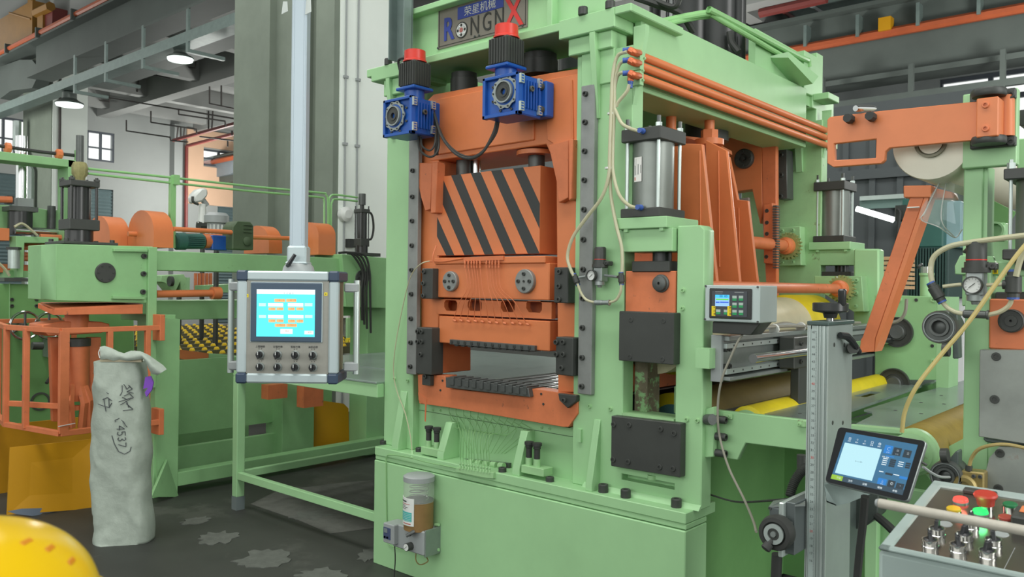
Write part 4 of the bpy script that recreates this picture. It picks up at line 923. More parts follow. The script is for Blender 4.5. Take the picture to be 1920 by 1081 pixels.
# ================= ledge fittings : grease manifold, four black plungers
mf = thing('grease_distributor', W(900, 890, Y=2.98), 'green grease distributor with a fan of thin pipes on the press ledge', 'grease distributor')
y = 2.932
mk('block', MB().prism([W(*p, Y=y) for p in ((855, 876), (925, 885), (925, 897), (905, 895), (853, 884))], (0, .035, 0)), GREEN2, mf, .002)
tt_ = [863, 868, 874, 879, 884, 896, 902, 907, 913, 918, 889]
ee = [842, 855, 869, 882, 896, 909, 923, 936, 950, 964, 978]
tt_ = sorted(tt_)
GP = mat('green_thin_pipe', (130, 176, 118), .45, var=.1)
for k in range(11):
    tx = tt_[k]; ex = ee[k]; ey = 760 + (ex - 842) * .155; ty = 862 + (tx - 863) * .16
    mk('fitting', MB().lathe(W(tx, ty, Y=y), W(tx, ty + 16, Y=y), [(.0025, 0), (.0025, .3), (.005, .35), (.005, .55), (.0035, .6), (.005, .65), (.005, 1)], 8), GREEN2, mf)
    yb_ = FY + .035
    mk('thin_pipe', MB().tube([W(tx, ty, Y=y), W(tx + (0 if k < 5 else 0), ty - 55, Y=y), W((tx * .45 + ex * .55), 800 + k * 1.5, Y=yb_ - .02), W(ex, ey + 10, Y=yb_ - .01), W(ex + 1, ey + 2, Y=yb_)], .0018, 5, n=4), GP, mf)
    mk('ring_fitting', MB().lathe(W(ex - 2, ey + 1, Y=yb_), W(ex + 5, ey + 1, Y=yb_), [(.006, 0), (.0075, .5), (.005, 1)], 8), GREEN2, mf)
    ex2 = ex; mk('thin_pipe', MB().tube([W(ex, ey + 12, Y=yb_), W(ex + 18, 800 + k, Y=yb_), W(tx + 18 + k, 850, Y=yb_)], .0015, 4, n=3), GP, mf)
dk = mk('dark_bar', MB().prism([W(*p, Y=3.06) for p in ((850, 858), (955, 868), (953, 884), (850, 872))], (0, .015, 0)), STEELD, mf)
for k in range(5): mk('ribbed_nut', MB().lathe(W(880 + k * 14, 866 + k * 1.6, Y=3.035), W(889 + k * 14, 867 + k * 1.6, Y=3.035), [(.017, 0), (.017, 1)], 12), GREEN2, mf)
FYp = 2.985
def plungers(px0, pyb, label, s=1.0):
    t = thing('plunger_pair', W(px0, pyb, Y=FYp), label, 'plungers', 'black plunger pairs on the press ledge')
    mk('base_plate', MB().box(W(px0 - 12, pyb + 1, Y=FYp - .015), tuple(W(px0 + 30, pyb + 1, Y=FYp - .015) + Vector((0, .07, .014)))), GREEN2, t, .002)
    for dx_, dy_ in ((0, 0), (15, 3)):
        c = W(px0 + dx_, pyb + dy_, Y=FYp); x, z = c.x, W(px0, pyb, Y=FYp).z + .012
        mk('green_sleeve', MB().cyl((x, FYp + .01, z), (x, FYp + .01, z + .055), .0165, seg=18), GREEN2, t)
        mk('black_plunger', MB().lathe((x, FYp + .01, z + .055), (x, FYp + .01, z + .13), [(.0145, 0), (.0145, .6), (.0175, .65), (.0175, .8), (.0225, .82), (.0225, 1)], 20), RUBBER, t)
plungers(801, 849, 'pair of black capped plungers at the left end of the press ledge')
plungers(989, 884, 'pair of black capped plungers beside the right ledge gusset')
# thin cables on the press front
fc = thing('front_air_line', W(740, 600, Y=3.0), 'thin pale air line looping down the left post of the press', 'hose')
mk('air_line', MB().tube([W(806, 489, Y=2.97), W(790, 494, Y=2.95), W(773, 512, Y=2.96), W(762, 545, Y=2.98), W(748, 610, Y=3.0), W(740, 660, Y=3.0), W(738, 700, Y=3.01), W(745, 735, Y=3.01), W(760, 775, Y=3.0), W(770, 820, Y=2.99), W(773, 850, Y=2.98)], .003, 6), HOSE, fc)
mk('air_line', MB().tube([W(773, 858, Y=2.935), W(800, 866, Y=2.94), W(850, 876, Y=2.945), W(880, 884, Y=2.945)], .003, 6), GP, fc)
mk('air_line', MB().tube([W(773, 858, Y=2.935), W(735, 852, Y=2.94), W(725, 856, Y=2.94), W(724, 880, Y=2.94), W(726, 1000, Y=2.94), W(732, 1022, Y=2.94), W(760, 1030, Y=2.94)], .003, 6), GP, fc)
mk('saddle', MB().cyl(W(773, 845, Y=2.97), W(773, 858, Y=2.95), .008, seg=8), GREEN2, fc)
# ================= grease pump hung on the plinth
gp = thing('grease_pump', W(780, 1010, Y=2.94), 'grease pump with clear spring reservoir and white label on the plinth', 'grease pump')
y0 = 2.946
CL = mat('clear_acrylic', (220, 226, 220), .1, var=0, alpha=.28, ior=1.4)
c = W(785, 960, Y=2.87); cx_ = c.x; cy_ = 2.87; R_ = (W(810, 950, Y=2.87).x - W(762, 950, Y=2.87).x) / 2 * .82
zb = W(786, 990, Y=2.87).z; zg = W(786, 938, Y=2.87).z; zt_ = W(786, 900, Y=2.87).z; ztt = W(786, 889, Y=2.87).z
mk('grease_fill', MB().cyl((cx_, cy_, zb), (cx_, cy_, zg), R_ * .96, seg=32), GREASE, gp)
mk('clear_tube', MB().lathe((cx_, cy_, zg), (cx_, cy_, zt_), [(R_, 0), (R_, 1)], 32, cap=False), CL, gp)
mk('follower_disc', MB().cyl((cx_, cy_, zg), (cx_, cy_, zg + .008), R_ * .95, seg=32), RUBBER, gp)
sp = []
for i in range(80):
    a = i / 80 * 2 * math.pi * 4; sp.append((cx_ + R_ * .62 * math.cos(a), cy_ + R_ * .62 * math.sin(a), zg + .01 + (zt_ - zg - .01) * i / 80))
mk('spring', MB().tube(sp, .0022, 5, smooth=False), CHROME, gp)
mk('lid', MB().lathe((cx_, cy_, zt_), (cx_, cy_, ztt), [(R_ * 1.02, 0), (R_ * 1.02, .8), (R_ * .9, 1)], 32), PLASTG, gp)
lb = MB(); n = 10; vs = []; fs_ = []
a0, a1 = math.radians(215), math.radians(300)
zl0, zl1 = W(780, 985, Y=2.82).z, W(780, 934, Y=2.82).z
for i in range(n + 1):
    a = a0 + (a1 - a0) * i / n
    for z in (zl0, zl1):
        for r in (R_ * .97, R_ * 1.02): vs.append((cx_ + r * math.cos(a), cy_ + r * math.sin(a), z))
for i in range(n):
    k = i * 4; fs_ += [(k, k + 4, k + 5, k + 1), (k + 2, k + 3, k + 7, k + 6), (k, k + 2, k + 6, k + 4), (k + 1, k + 5, k + 7, k + 3)]
fs_ += [(0, 1, 3, 2), (n * 4, n * 4 + 2, n * 4 + 3, n * 4 + 1)]
lab = mk('paper_label', MB().add(vs, fs_), PLASTW, gp)
def strip(parent, z0_, z1_, f0, f1, m, r=1.03, name='label_print'):
    vs = []; fs_ = []; n = 8
    for i in range(n + 1):
        a = a0 + (a1 - a0) * (f0 + (f1 - f0) * i / n)
        for z in (z0_, z1_): vs.append((cx_ + R_ * r * math.cos(a), cy_ + R_ * r * math.sin(a), z))
    for i in range(n): k = i * 2; fs_.append((k, k + 2, k + 3, k + 1))
    mk(name, MB().add(vs, fs_), m, parent)
TQ = mat('label_turquoise', (70, 176, 170), .5, var=0); LK = mat('label_black', (60, 64, 64), .5, var=0); LR = mat('label_red', (176, 70, 62), .5, var=0)
H_ = zl1 - zl0
strip(lab, zl0 + H_ * .16, zl0 + H_ * .50, .1, .9, TQ)
for k in range(5): strip(lab, zl0 + H_ * (.19 + k * .06), zl0 + H_ * (.20 + k * .06), .14, .86, PLASTW, 1.034)
for k, f in enumerate((.86, .78, .72, .66, .60)): strip(lab, zl0 + H_ * f, zl0 + H_ * (f + (.05 if k == 0 else .018)), .12, (.62, .8, .55, .7, .6)[k], (LK, LR, LK, LK, LK)[k])
strip(lab, zl0 + H_ * .06, zl0 + H_ * .09, .4, .86, LR)
xa, xb = W(737, 1000, Y=2.86).x, W(787, 1000, Y=2.86).x; xc = W(822, 1000, Y=2.92).x
zt2, zb2 = W(760, 985, Y=2.84).z, W(760, 1022, Y=2.84).z
mk('pump_block', MB().box((xa + .03, 2.83, zb2 - .02), (xb + .06, 2.946, zt2)), PLASTG, gp, .006)
mk('side_plate', MB().box((xb + .055, 2.84, zb2 - .03), (xb + .064, 2.95, zt2 + .005)), ALUD, gp, .002)
cb_ = mk('control_box', MB().box((xa - .01, 2.80, zb2), (xa + .075, 2.90, zt2)), PLASTG, gp, .004)
mk('display_panel', MB().box((xa - .004, 2.797, zb2 + .022), (xa + .05, 2.80, zt2 - .02)), mat('slate_display', (70, 80, 110), .3, var=0), cb_)
mk('lcd', MB().box((xa + .004, 2.795, zb2 + .055), (xa + .028, 2.797, zt2 - .025)), mat('lcd_grey', (120, 128, 130), .3, var=0), cb_)
for k in range(2):
    for j in range(2): mk('button', MB().cyl((xa + .01 + .02 * k, 2.797, zb2 + .032 + .0 * j), (xa + .01 + .02 * k, 2.793, zb2 + .032), .006, seg=10), mat('button_navy', (50, 56, 80), .4), cb_)
g = W(760, 1026, Y=2.79)
mk('gauge_case', MB().lathe((g.x, 2.83, g.z), (g.x, 2.795, g.z), [(.02, 0), (.02, 1)], 24), BLACK, gp)
mk('gauge_dial', MB().lathe((g.x, 2.796, g.z), (g.x, 2.793, g.z), [(.017, 0), (.017, 1)], 24), PLASTW, gp)
mk('needle', MB().tube([(g.x - .01, 2.792, g.z - .008), (g.x + .008, 2.792, g.z + .007)], .0009, 4, smooth=False), BLACK, gp)
mk('relief_valve', MB().tube([W(768, 1002, Y=2.81), W(775, 996, Y=2.8), W(762, 1004, Y=2.78)], .009, 8, smooth=False), STEELD, gp)
mk('drain_pipe', MB().tube([W(780, 1035, Y=2.86), W(780, 1050, Y=2.86), W(788, 1058, Y=2.86), W(802, 1052, Y=2.88), W(800, 1044, Y=2.9)], .003, 6), BRASS, gp)
mk('cable', MB().tube([W(740, 1022, Y=2.85), W(741, 1050, Y=2.85), W(739, 1090, Y=2.86), W(740, 1160, Y=2.88)], .003, 6), RUBBER, gp)
for px, py in ((820, 983), (820, 1030)): mk('mount_stud', MB().cyl(W(px - 4, py, Y=2.93), W(px + 3, py, Y=2.93), .008, seg=8), GREEN2, gp)
# ================= rear ram, rib panels and sprockets
rr_ = thing('rear_ram', (-2.4, 4.85, 1.2), 'orange rear ram block with black flange disc and chain sprockets', 'machine ram')
ry = 4.85
mk('rear_crosshead', MB().prism([W(*p, Y=ry) for p in ((1330, 262), (1428, 252), (1430, 400), (1425, 420), (1410, 355), (1355, 362), (1345, 330))], (0, .1, 0)), ORANGE, rr_, .004)
mk('side_face', MB().prism([W(*p, Y=ry) for p in ((1428, 252), (1455, 262), (1456, 560), (1438, 565), (1430, 420))], (0, .04, 0)), ORANGED, rr_, .004)
c = W(1397, 298, Y=ry)
fd = mk('flange_disc', MB().lathe((c.x, ry, c.z), (c.x, ry - .03, c.z), [(.062, 0), (.062, .8), (.055, 1), (.03, 1), (.028, .6), (.012, .6), (.01, 1), (.001, 1)], 28), BLACK, rr_)
for k in range(4): a = k * math.pi / 2; inst('bolt', CAPB, (c.x + .045 * math.cos(a), ry - .03, c.z + .045 * math.sin(a)), FR, fd, (.008, .008, .006))
c = W(1384, 245, Y=ry + .12); mk('bearing_cap', MB().lathe((c.x, ry + .12, c.z - .03), (c.x, ry + .12, c.z + .045), [(.085, 0), (.085, 1)], 28), BLACK, rr_)
c = W(1325, 250, Y=4.2); mk('bearing_cap', MB().lathe((c.x, 4.2, c.z - .05), (c.x, 4.2, c.z + .06), [(.12, 0), (.12, 1)], 28), BLACK, rr_)
c = W(1447, 250, Y=ry + .1); mk('valve_block', MB().box((c.x - .07, ry + .05, c.z - .03), (c.x + .07, ry + .15, c.z + .07)), BLACK, rr_, .004)
# rack plate with holes and rack teeth
rk = mk('rack_plate', plateY([(1432, 383), (1448, 380), (1450, 495), (1432, 493)], ry - .05, .05), ORANGED, rr_, .003)
for px, py in ((1438, 395), (1438, 417), (1438, 438), (1437, 463), (1437, 481)): inst('bolt', CAPB, W(px, py, Y=ry - .05), FR, rk, (.012, .012, .004))
for k in range(24):
    py = 385 + k * 5; mk('rack_tooth', boxY(1449, py, 1456, py + 2.6, ry - .06, .05), STEELD, rk)
def sprocket(px, py, y, r, x_shaft0, shaft_r, label, plate):
    c = W(px, py, Y=y); t = thing('sprocket_shaft', (c.x, y, c.z), label, 'sprocket shaft', 'orange shafts with toothed sprockets')
    n = 22; pts = []
    for i in range(n):
        for da, f in ((-.32, .88), (-.14, 1.06), (.14, 1.06), (.32, .88)):
            a = 2 * math.pi * (i + da * 1.0) / n; pts.append((c.x + r * f * math.cos(a), y, c.z + r * f * math.sin(a)))
    mk('sprocket', MB().prism(pts, (0, .035, 0)), mat('oily_green_sprocket', (140, 150, 92), .5, var=.25, scale=25), t)
    mk('hub', MB().lathe((c.x, y, c.z), (c.x, y - .07, c.z), [(r * .66, 0), (r * .66, .5), (r * .5, .6), (r * .5, 1)], 24), ORANGE, t)
    mk('shaft', MB().cyl((c.x, y, c.z), (c.x, x_shaft0, c.z), shaft_r, seg=20), ORANGED, t)
    return t, c
t_, c_ = sprocket(1476, 461, 5.05, .082, 3.12, .036, 'thick orange shaft with sprocket above the small display box', None)
bpx = mk('bearing_plate', MB().prism([W(*p, Y=5.12) for p in ((1458, 426), (1500, 424), (1502, 497), (1458, 498))], (0, .08, 0)), GREEN2, t_, .003)
for q_ in ((1467, 432), (1487, 431), (1467, 492), (1487, 491)): inst('bolt', WASH, W(*q_, Y=5.12), FR, bpx, (.009, .009, .01))
t_, c_ = sprocket(1576, 541, 4.9, .075, 3.12, .027, 'thinner orange shaft with sprocket just above the black handwheel', None)
bpx = mk('bearing_plate', MB().prism([W(*p, Y=5.0) for p in ((1527, 517), (1598, 517), (1615, 517), (1620, 584), (1600, 584), (1527, 540))], (0, .1, 0)), GREEN2, t_, .003)
for q_ in ((1606, 525), (1605, 549), (1604, 574)): inst('bolt', WASH, W(*q_, Y=5.0), FR, bpx, (.011, .011, .01))
# ribbed orange side panel of the ram
rp_ = thing('ribbed_ram_side', (-2.3, 3.6, 1.3), 'ribbed orange side casting between the front and rear frames of the press', 'machine ram')
xs = -2.36
mk('side_plate', MB().box((xs, 3.2, 1.05), (xs + .04, 4.6, 2.2)), ORANGED, rp_)
mk('top_plate', MB().prism([W(*p, X=-2.2) for p in ((1248, 195 + 55), (1328, 260), (1372, 283), (1373, 290), (1328, 268))], (-.3, 0, 0)), ORANGE, rp_)
yy_ = [3.35, 3.7, 4.05, 4.4]
for k, (pg, pt) in enumerate((([(1262, 268), (1316, 270), (1345, 545), (1250, 545)], (1304, 268, 1316)), ([(1323, 262), (1362, 282), (1388, 545), (1325, 545)], (1340, 268, 1350)), ([(1350, 290), (1366, 293), (1383, 374), (1402, 376), (1420, 530), (1420, 545), (1370, 545)], (1378, 375, 1388)))):
    y = yy_[k]
    pts = [W(*p, Y=y) for p in pg]
    mk('rib', MB().prism(pts, (0, .025, 0)), ORANGE, rp_, .002)
    mk('weld_bead', MB().tube([W((pt[0] + pt[2]) / 2 + 2, pt[1] + 14, Y=y - .003), W((pt[0] + pt[2]) / 2 + 4, 500, Y=y - .003)], .003, 5, smooth=False), ORANGE, rp_)
mk('lower_rail', MB().box((-2.2, 3.2, W(1400, 531, X=-2.1).z - .03), (-2.1, 4.9, W(1400, 531, X=-2.1).z)), ORANGED, rp_)
mk('lower_body', MB().box((-2.49, 3.25, 1.05), (-2.15, 4.9, 1.42)), ORANGED, rp_)
for px, y in ((1258, 3.7), (1330, 3.9)):
    a = W(px, 186, Y=y); b = W(px, 262, Y=y)
    mk('vertical_rod', MB().cyl(b, (b.x, y, 2.63), .026, seg=14), ORANGE, rp_); mk('rod_nut', MB().cyl(b, b + Vector((0, 0, .05)), .045, seg=6), ORANGE, rp_)
    mk('rod_base', MB().cyl(b - Vector((0, 0, .03)), b, .075, seg=20), ORANGE, rp_)
mk('steel_strip', plateY([(1388, 372), (1402, 370), (1418, 540), (1408, 540)], 4.75, .03), ALUD, rp_)
# ================================================================ OPERATOR PANEL ON ITS MAST (left of the press)
FWD = Vector((-.6583, .7527, 0)).normalized()
class FrameL:
    """local frame: u right, v up, w towards the viewer side; origin o"""
    def __init__(s, o, u, v):
        s.o = Vector(o); s.u = Vector(u).normalized(); s.v = Vector(v); s.v = (s.v - s.u * s.v.dot(s.u)).normalized(); s.w = s.u.cross(s.v)
    def p(s, a, b, c=0.0): return s.o + s.u * a + s.v * b + s.w * c
    def box(s, mb, a0, b0, c0, a1, b1, c1): return mb.obox(s.p(a0, b0, c0), s.u * (a1 - a0), s.v * (b1 - b0), s.w * (c1 - c0))
    def px(s, x, y, c=0.0):
        q_ = WP(x, y, s.o + s.w * c, s.w) - s.o; return q_.dot(s.u), q_.dot(s.v)
    def pp(s, x, y, c=0.0): return WP(x, y, s.o + s.w * c, s.w)
bl_ = W(443, 717, D=3.0)
H = FrameL(bl_, Vector((.745, .667, 0)), (0, 0, 1))
hw = H.px(633, 715)[0]; hh = H.px(450, 507)[1]; hd = .17
hm = thing('operator_panel', H.p(hw / 2, 0, -hd / 2), 'grey operator panel with lit cyan touch screen hanging on a pale mast', 'control panel')
HG = mat('panel_frame_aluminium', (172, 186, 188), .4, metal=.25, var=.03); HF = mat('brushed_panel_face', (148, 148, 140), .42, metal=.35, var=.06, scale=30)
HS = mat('panel_side_bronze', (122, 122, 104), .5, metal=.2, var=.05)
e = .035
b = MB(); H.box(b, e * .6, e * .6, -hd, hw - e * .4, hh - e * .6, -.004); mk('case', b, HS, hm, .004)
b = MB(); H.box(b, e, e, -.01, hw - e, hh - e, 0.0); mk('front_face', b, HF, hm)
b = MB(); H.box(b, 0, e, -.03, e, hh - e, .008); mk('left_profile', b, HG, hm, .006)
b = MB(); H.box(b, hw - e, e, -.03, hw, hh - e, .008); mk('right_profile', b, HG, hm, .006)
b = MB(); H.box(b, e, 0, -hd, hw - e, e, .008); mk('bottom_profile', b, HG, hm, .006)
b = MB(); H.box(b, e, hh - e, -hd, hw - e, hh, .008); mk('top_profile', b, HG, hm, .006)
for (a0, b0) in ((0, 0), (hw - e, 0), (0, hh - e), (hw - e, hh - e)):
    b = MB(); H.box(b, a0 - .002, b0 - .002, -hd, a0 + e + .002, b0 + e + .002, .01); mk('corner_cap', b, NAVY, hm, .006)
def hq(x, y, c=0): return H.px(x, y, c)
s0 = hq(469, 641); s1 = hq(606, 529)
b = MB(); H.box(b, s0[0], s0[1], 0, s1[0], s1[1], .006); mk('screen_rim', b, HG, hm, .005)
b = MB(); H.box(b, s0[0] + .003, s0[1] + .003, .004, s1[0] - .003, s1[1] - .003, .009); bz = mk('screen_bezel', b, mat('slate_blue_bezel', (62, 80, 98), .3, var=.03), hm, .004)
EC = mat('screen_cyan', (88, 232, 250), .4, var=0, emit=.95)
EW = mat('screen_white', (238, 246, 246), .4, var=0, emit=.95)
EO = mat('screen_orange', (250, 186, 120), .4, var=0, emit=.9)
EM = mat('screen_mint', (196, 244, 226), .4, var=0, emit=.9)
EK = mat('screen_text', (196, 140, 100), .4, var=0)
q0 = hq(482, 630); q1 = hq(592, 543)
b = MB(); H.box(b, q0[0], q0[1], .009, q1[0], q1[1], .010); scr = mk('display', b, EC, bz, label='lit cyan touch screen')
b = MB(); H.box(b, q0[0], q1[1] - .017, .010, q1[0], q1[1], .0105); mk('title_bar', b, EW, scr)
def wid(x0, y0, x1, y1, m):
    a = hq(x0, y1); c_ = hq(x1, y0); b = MB(); H.box(b, a[0], a[1], .010, c_[0], c_[1], .0108); mk('screen_button', b, m, scr)
for x0, y0, x1, y1 in ((516, 560, 536, 565.5), (538, 560, 557, 565.5), (505, 576, 518, 581), (520, 576, 533, 581), (541.5, 576, 554, 581), (557, 576, 570, 581), (505, 598, 518, 603.5), (520, 598, 533, 603.5), (541.5, 598.5, 555, 604), (557, 598.5, 570, 604), (517, 606.5, 537, 612), (538, 606.5, 558, 612)): wid(x0, y0, x1, y1, EO)
for x0, y0, x1, y1 in ((504, 568, 532.5, 574), (541, 568, 570, 574), (504, 590, 533, 596), (541.5, 590, 570.5, 596), (527, 616, 550, 625), (572, 619.5, 589, 626)): wid(x0, y0, x1, y1, EW)
for x0, y0, x1, y1 in ((487, 568, 500, 573.5), (572.5, 568, 587, 573.5), (487, 590, 500.5, 595.5), (573, 590, 587, 595.5)): wid(x0, y0, x1, y1, EM)
def htext(x, y, s_, size, m, c=.0112, par=None): text('lettering', s_, size, m, par or scr, H.pp(x, y, c), H.u, H.v, depth=.0002)
for x, y, s_ in ((526, 562.8, '上辊上升'), (547.5, 562.8, '上辊下降'), (527, 609.2, '左侧启动'), (548, 609.2, '右侧启动')): htext(x, y, s_, .0075, EK)
for x in (511.5, 526.5, 548, 563.5):
    for y in (578.5, 601): htext(x, y, '点动', .007, EK)
htext(541, 550, '手 动 操 作', .008, mat('screen_grey_text', (170, 180, 180), .5, var=0)); htext(580.5, 623, '返回', .007, EK); htext(538.5, 620.5, '停止', .008, EK)
# buttons
KN = mat('black_selector', (36, 38, 40), .35, var=.03)
PT = mat('panel_print', (60, 62, 62), .5, var=0)
names = ['上辊倾斜', '左辊升降', '整体升降', '油泵启停', '夹送左', '夹送右', '主机', '照明灯']
i = 0
for ry_, row in ((664, (488, 521, 554, 587)), (687, (488, 521, 554, 587))):
    for x in row:
        p = H.pp(x, ry_ + (x - 488) * .012, 0)
        bt = mk('selector_switch', MB().lathe(p, p + H.w * .012, [(.0155, 0), (.0155, .5), (.0135, .7), (.0135, 1)], 20), ALUD, hm)
        mk('switch_knob', MB().lathe(p + H.w * .010, p + H.w * .026, [(.0125, 0), (.0125, .5), (.009, 1)], 18), KN, bt)
        a_, b_ = H.px(x, ry_ + (x - 488) * .012, 0)
        b = MB(); H.box(b, a_ - .0035, b_ - .012, .024, a_ + .0035, b_ + .012, .034); mk('grip', b, KN, bt, .001)
        b = MB(); H.box(b, a_ - .0012, b_ + .001, .034, a_ + .0012, b_ + .012, .0345); mk('white_mark', b, PLASTW, bt)
        text('lettering', names[i], .0088, PT, hm, H.pp(x, ry_ - 14.5 + (x - 488) * .012, .0008), H.u, H.v, depth=.0003)
        text('lettering', '关   开', .005, PT, hm, H.pp(x, ry_ - 10.5 + (x - 488) * .012, .0008), H.u, H.v, depth=.0003)
        i += 1
for x, y in ((463, 554), (611, 551)):
    a_, b_ = hq(x, y); b = MB(); H.box(b, a_ - .006, b_ - .006, 0, a_ + .006, b_ + .006, .001); mk('warning_sticker', b, mat('sticker_yellow', (228, 206, 40), .5, var=0), hm)
    p = H.p(a_, b_, .001); mk('sticker_dot', MB().lathe(p, p + H.w * .0006, [(.002, 0), (.002, 1)], 8), BLACK, hm)
# side handles
for sgn, x0_, x1_, xt, yt, yb in ((-1, 0, 414, 425, 540, 683), (1, hw, 653, 664, 540, 688)):
    a0 = -.012 if sgn < 0 else hw + .012
    xa = hq(xt - (5 if sgn < 0 else 5), 600)[0] if False else (-.045 if sgn < 0 else hw + .052)
    cc = -.06
    for zz in (.04, hh - .075):
        b = MB(); H.box(b, min(a0, xa) - .002, zz, cc - .02, max(a0, xa) + .012, zz + .034, cc + .014); mk('handle_bracket', b, PLASTG, hm, .005)
    mk('handle_tube', MB().cyl(H.p(xa + .004, .03, cc), H.p(xa + .004, hh - .03, cc), .0115, seg=16), ALU, hm)
# mast with joint
mx_ = hq(549, 500)[0]; my_ = -.085
b = MB(); mk('joint_base', MB().lathe(H.p(mx_, hh - .002, my_), H.p(mx_, hh + .03, my_), [(.06, 0), (.055, .6), (.045, 1)], 24), PLASTG, hm)
b = MB(); H.box(b, mx_ - .036, hh + .03, my_ - .036, mx_ + .036, hh + .095, my_ + .036); jb = mk('joint_collar', b, HG, hm, .006)
b = MB(); H.box(b, mx_ - .04, hh + .028, my_ - .04, mx_ + .04, hh + .036, my_ + .04); mk('joint_ring', b, HG, hm, .003)
mk('clamp_lever', MB().tube([H.p(mx_ - .028, hh + .022, my_ + .045), H.p(mx_ - .02, hh + .028, my_ + .06), H.p(mx_ + .002, hh + .062, my_ + .062)], [.009, .008, .0065], 8, smooth=False), KN, hm)
b = MB(); H.box(b, mx_ - .028, hh + .09, my_ - .028, mx_ + .028, 2.05, my_ + .028)
for k in (-.024, .018): H.box(b, mx_ + k, hh + .1, my_ + .028, mx_ + k + .006, 2.05, my_ + .030)
mk('mast', b, mat('pale_blue_mast', (170, 184, 192), .4, metal=.2, var=.03), hm, .003)
b = MB(); H.box(b, mx_ - .028, 2.05, my_ - .028, mx_ + .028, 2.11, my_ + .028)
b.tube([H.p(mx_, 2.08, my_), (-3.5, 3.0, H.p(0, 2.08, 0).z)], .035, 4, smooth=False); mk('swing_arm', b, HG, hm, .002)
for px, py0, py1 in ((534, 3, 27), (578, -5, 28)):
    mk('torn_plastic_wrap', MB().prism([H.pp(px - 3, py0, my_ + .03), H.pp(px + 5, py0, my_ + .03), H.pp(px + 6, py1 - 6, my_ + .032), H.pp(px - 6, py1, my_ + .03)], H.w * .002), mat('cloudy_plastic', (206, 214, 210), .3, var=.1, alpha=.6), hm)
# ================================================================ OUTFEED TABLE
TB = 2.97; TZ = 1.0
ta = thing('outfeed_table', (-4.2, 3.6, 0), 'light green frame table with dull steel top between the two machines', 'table')
x0, x1 = W(432, 950, Y=2.97).x, -3.60
mk('steel_top', MB().box((x0, TB, TZ - .012), (x1, 5.0, TZ)), SHEET, ta, .002)
mk('edge_frame', MB().box((x0, TB + .01, TZ - .09), (x1, TB + .06, TZ - .013)).box((x0, TB + .06, TZ - .09), (x0 + .05, 5.0, TZ - .013)).box((x0, 4.95, TZ - .09), (x1, 5.0, TZ - .013)), GREEN, ta, .003)
for lx, ly in ((x0, TB + .01), (x0 + .02, 4.9), (x1 - .06, 4.9)):
    lg = mk('leg', MB().box((lx, ly, 0.09), (lx + .06, ly + .06, TZ - .09)), GREEN, ta, .003)
    mk('foot_paint', MB().box((lx - .001, ly - .001, 0), (lx + .061, ly + .061, .09)), mat('grey_foot_paint', (112, 124, 124), .6), lg)
zr_ = W(455, 893, Y=TB + .03).z
mk('stretcher', MB().box((x0 + .06, TB + .015, zr_ - .025), (x1, TB + .05, zr_ + .025)), GREEN, ta, .003)
mk('stretcher', MB().box((x0 + .005, TB + .07, zr_ - .025), (x0 + .045, 4.9, zr_ + .025)), GREEN, ta, .003)
mk('stretcher', MB().box((x0 + .06, 4.9, zr_ - .03), (x1, 4.94, zr_ + .03)), GREENM, ta, .003)
# thin steel sheet being fed through the press
shm = mk('steel_sheet', MB().box((-4.6, 3.45, TZ + .001), (-3.2, 4.9, TZ + .004)), SHEET, label='thin grey steel sheet lying on the table and reaching into the press', cat='steel sheet')
mk('crumpled_film', MB().prism([(-4.9 + .12 * k, 4.75 + .05 * math.sin(k * 2.3), TZ + .004) for k in range(9)] + [(-4.0 - .12 * k, 4.97, TZ + .004) for k in range(9)], (0, 0, .02)), mat('cloudy_plastic'), label='crumpled clear film lying on the rear edge of the steel table', cat='plastic film') if False else None
# ================================================================ LEFT MACHINE (second press with hydraulic cylinders)
LX = -5.75
lm = thing('hydraulic_press', (-6.2, 3.5, 0), 'light green press line at the left with tall black hydraulic cylinders', 'machine')
pX = lambda pts, X=LX: [W(*p, X=X) for p in pts]
mk('front_head', MB().prism(pX([(105, 457), (287, 462), (285, 565), (272, 568), (105, 563)]), (-.5, 0, 0)), GREENM, lm, .004)
mk('chamfer', MB().prism([W(77, 459, X=-5.95), W(105, 457, X=LX), W(105, 563, X=LX), W(76, 560, X=-5.95)], (-.1, .08, 0)), GREENM, lm, .003)
mk('head_flange', MB().box((LX, W(275, 500, X=LX).y, W(280, 620, X=LX).z - .4), (LX + .03, W(291, 500, X=LX).y, W(280, 463, X=LX).z)), GREENM, lm, .002)
mk('head_lip', MB().prism(pX([(214, 465), (277, 467), (277, 472), (214, 471)], LX + .03), (-.05, 0, 0)), GREENM, lm, .002)
mk('head_lip', MB().prism(pX([(212, 554), (272, 556), (272, 561), (212, 560)], LX + .03), (-.05, 0, 0)), GREENM, lm, .002)
for px, py in ((269, 480), (268, 513), (267, 547)): inst('bolt', CAPB, W(px, py, X=LX), RT, lm, (.018, .018, .02))
c = W(197, 511, X=LX)
dd = mk('black_disc', MB().lathe((LX - .01, c.y, c.z), (LX + .015, c.y, c.z), [(.068, 0), (.068, .8), (.064, 1)], 32), BLACK, lm)
for k in range(6): a = k * math.pi / 3; inst('bolt', CAPB, (LX + .015, c.y + .05 * math.cos(a), c.z + .05 * math.sin(a)), RT, dd, (.006, .006, .004))
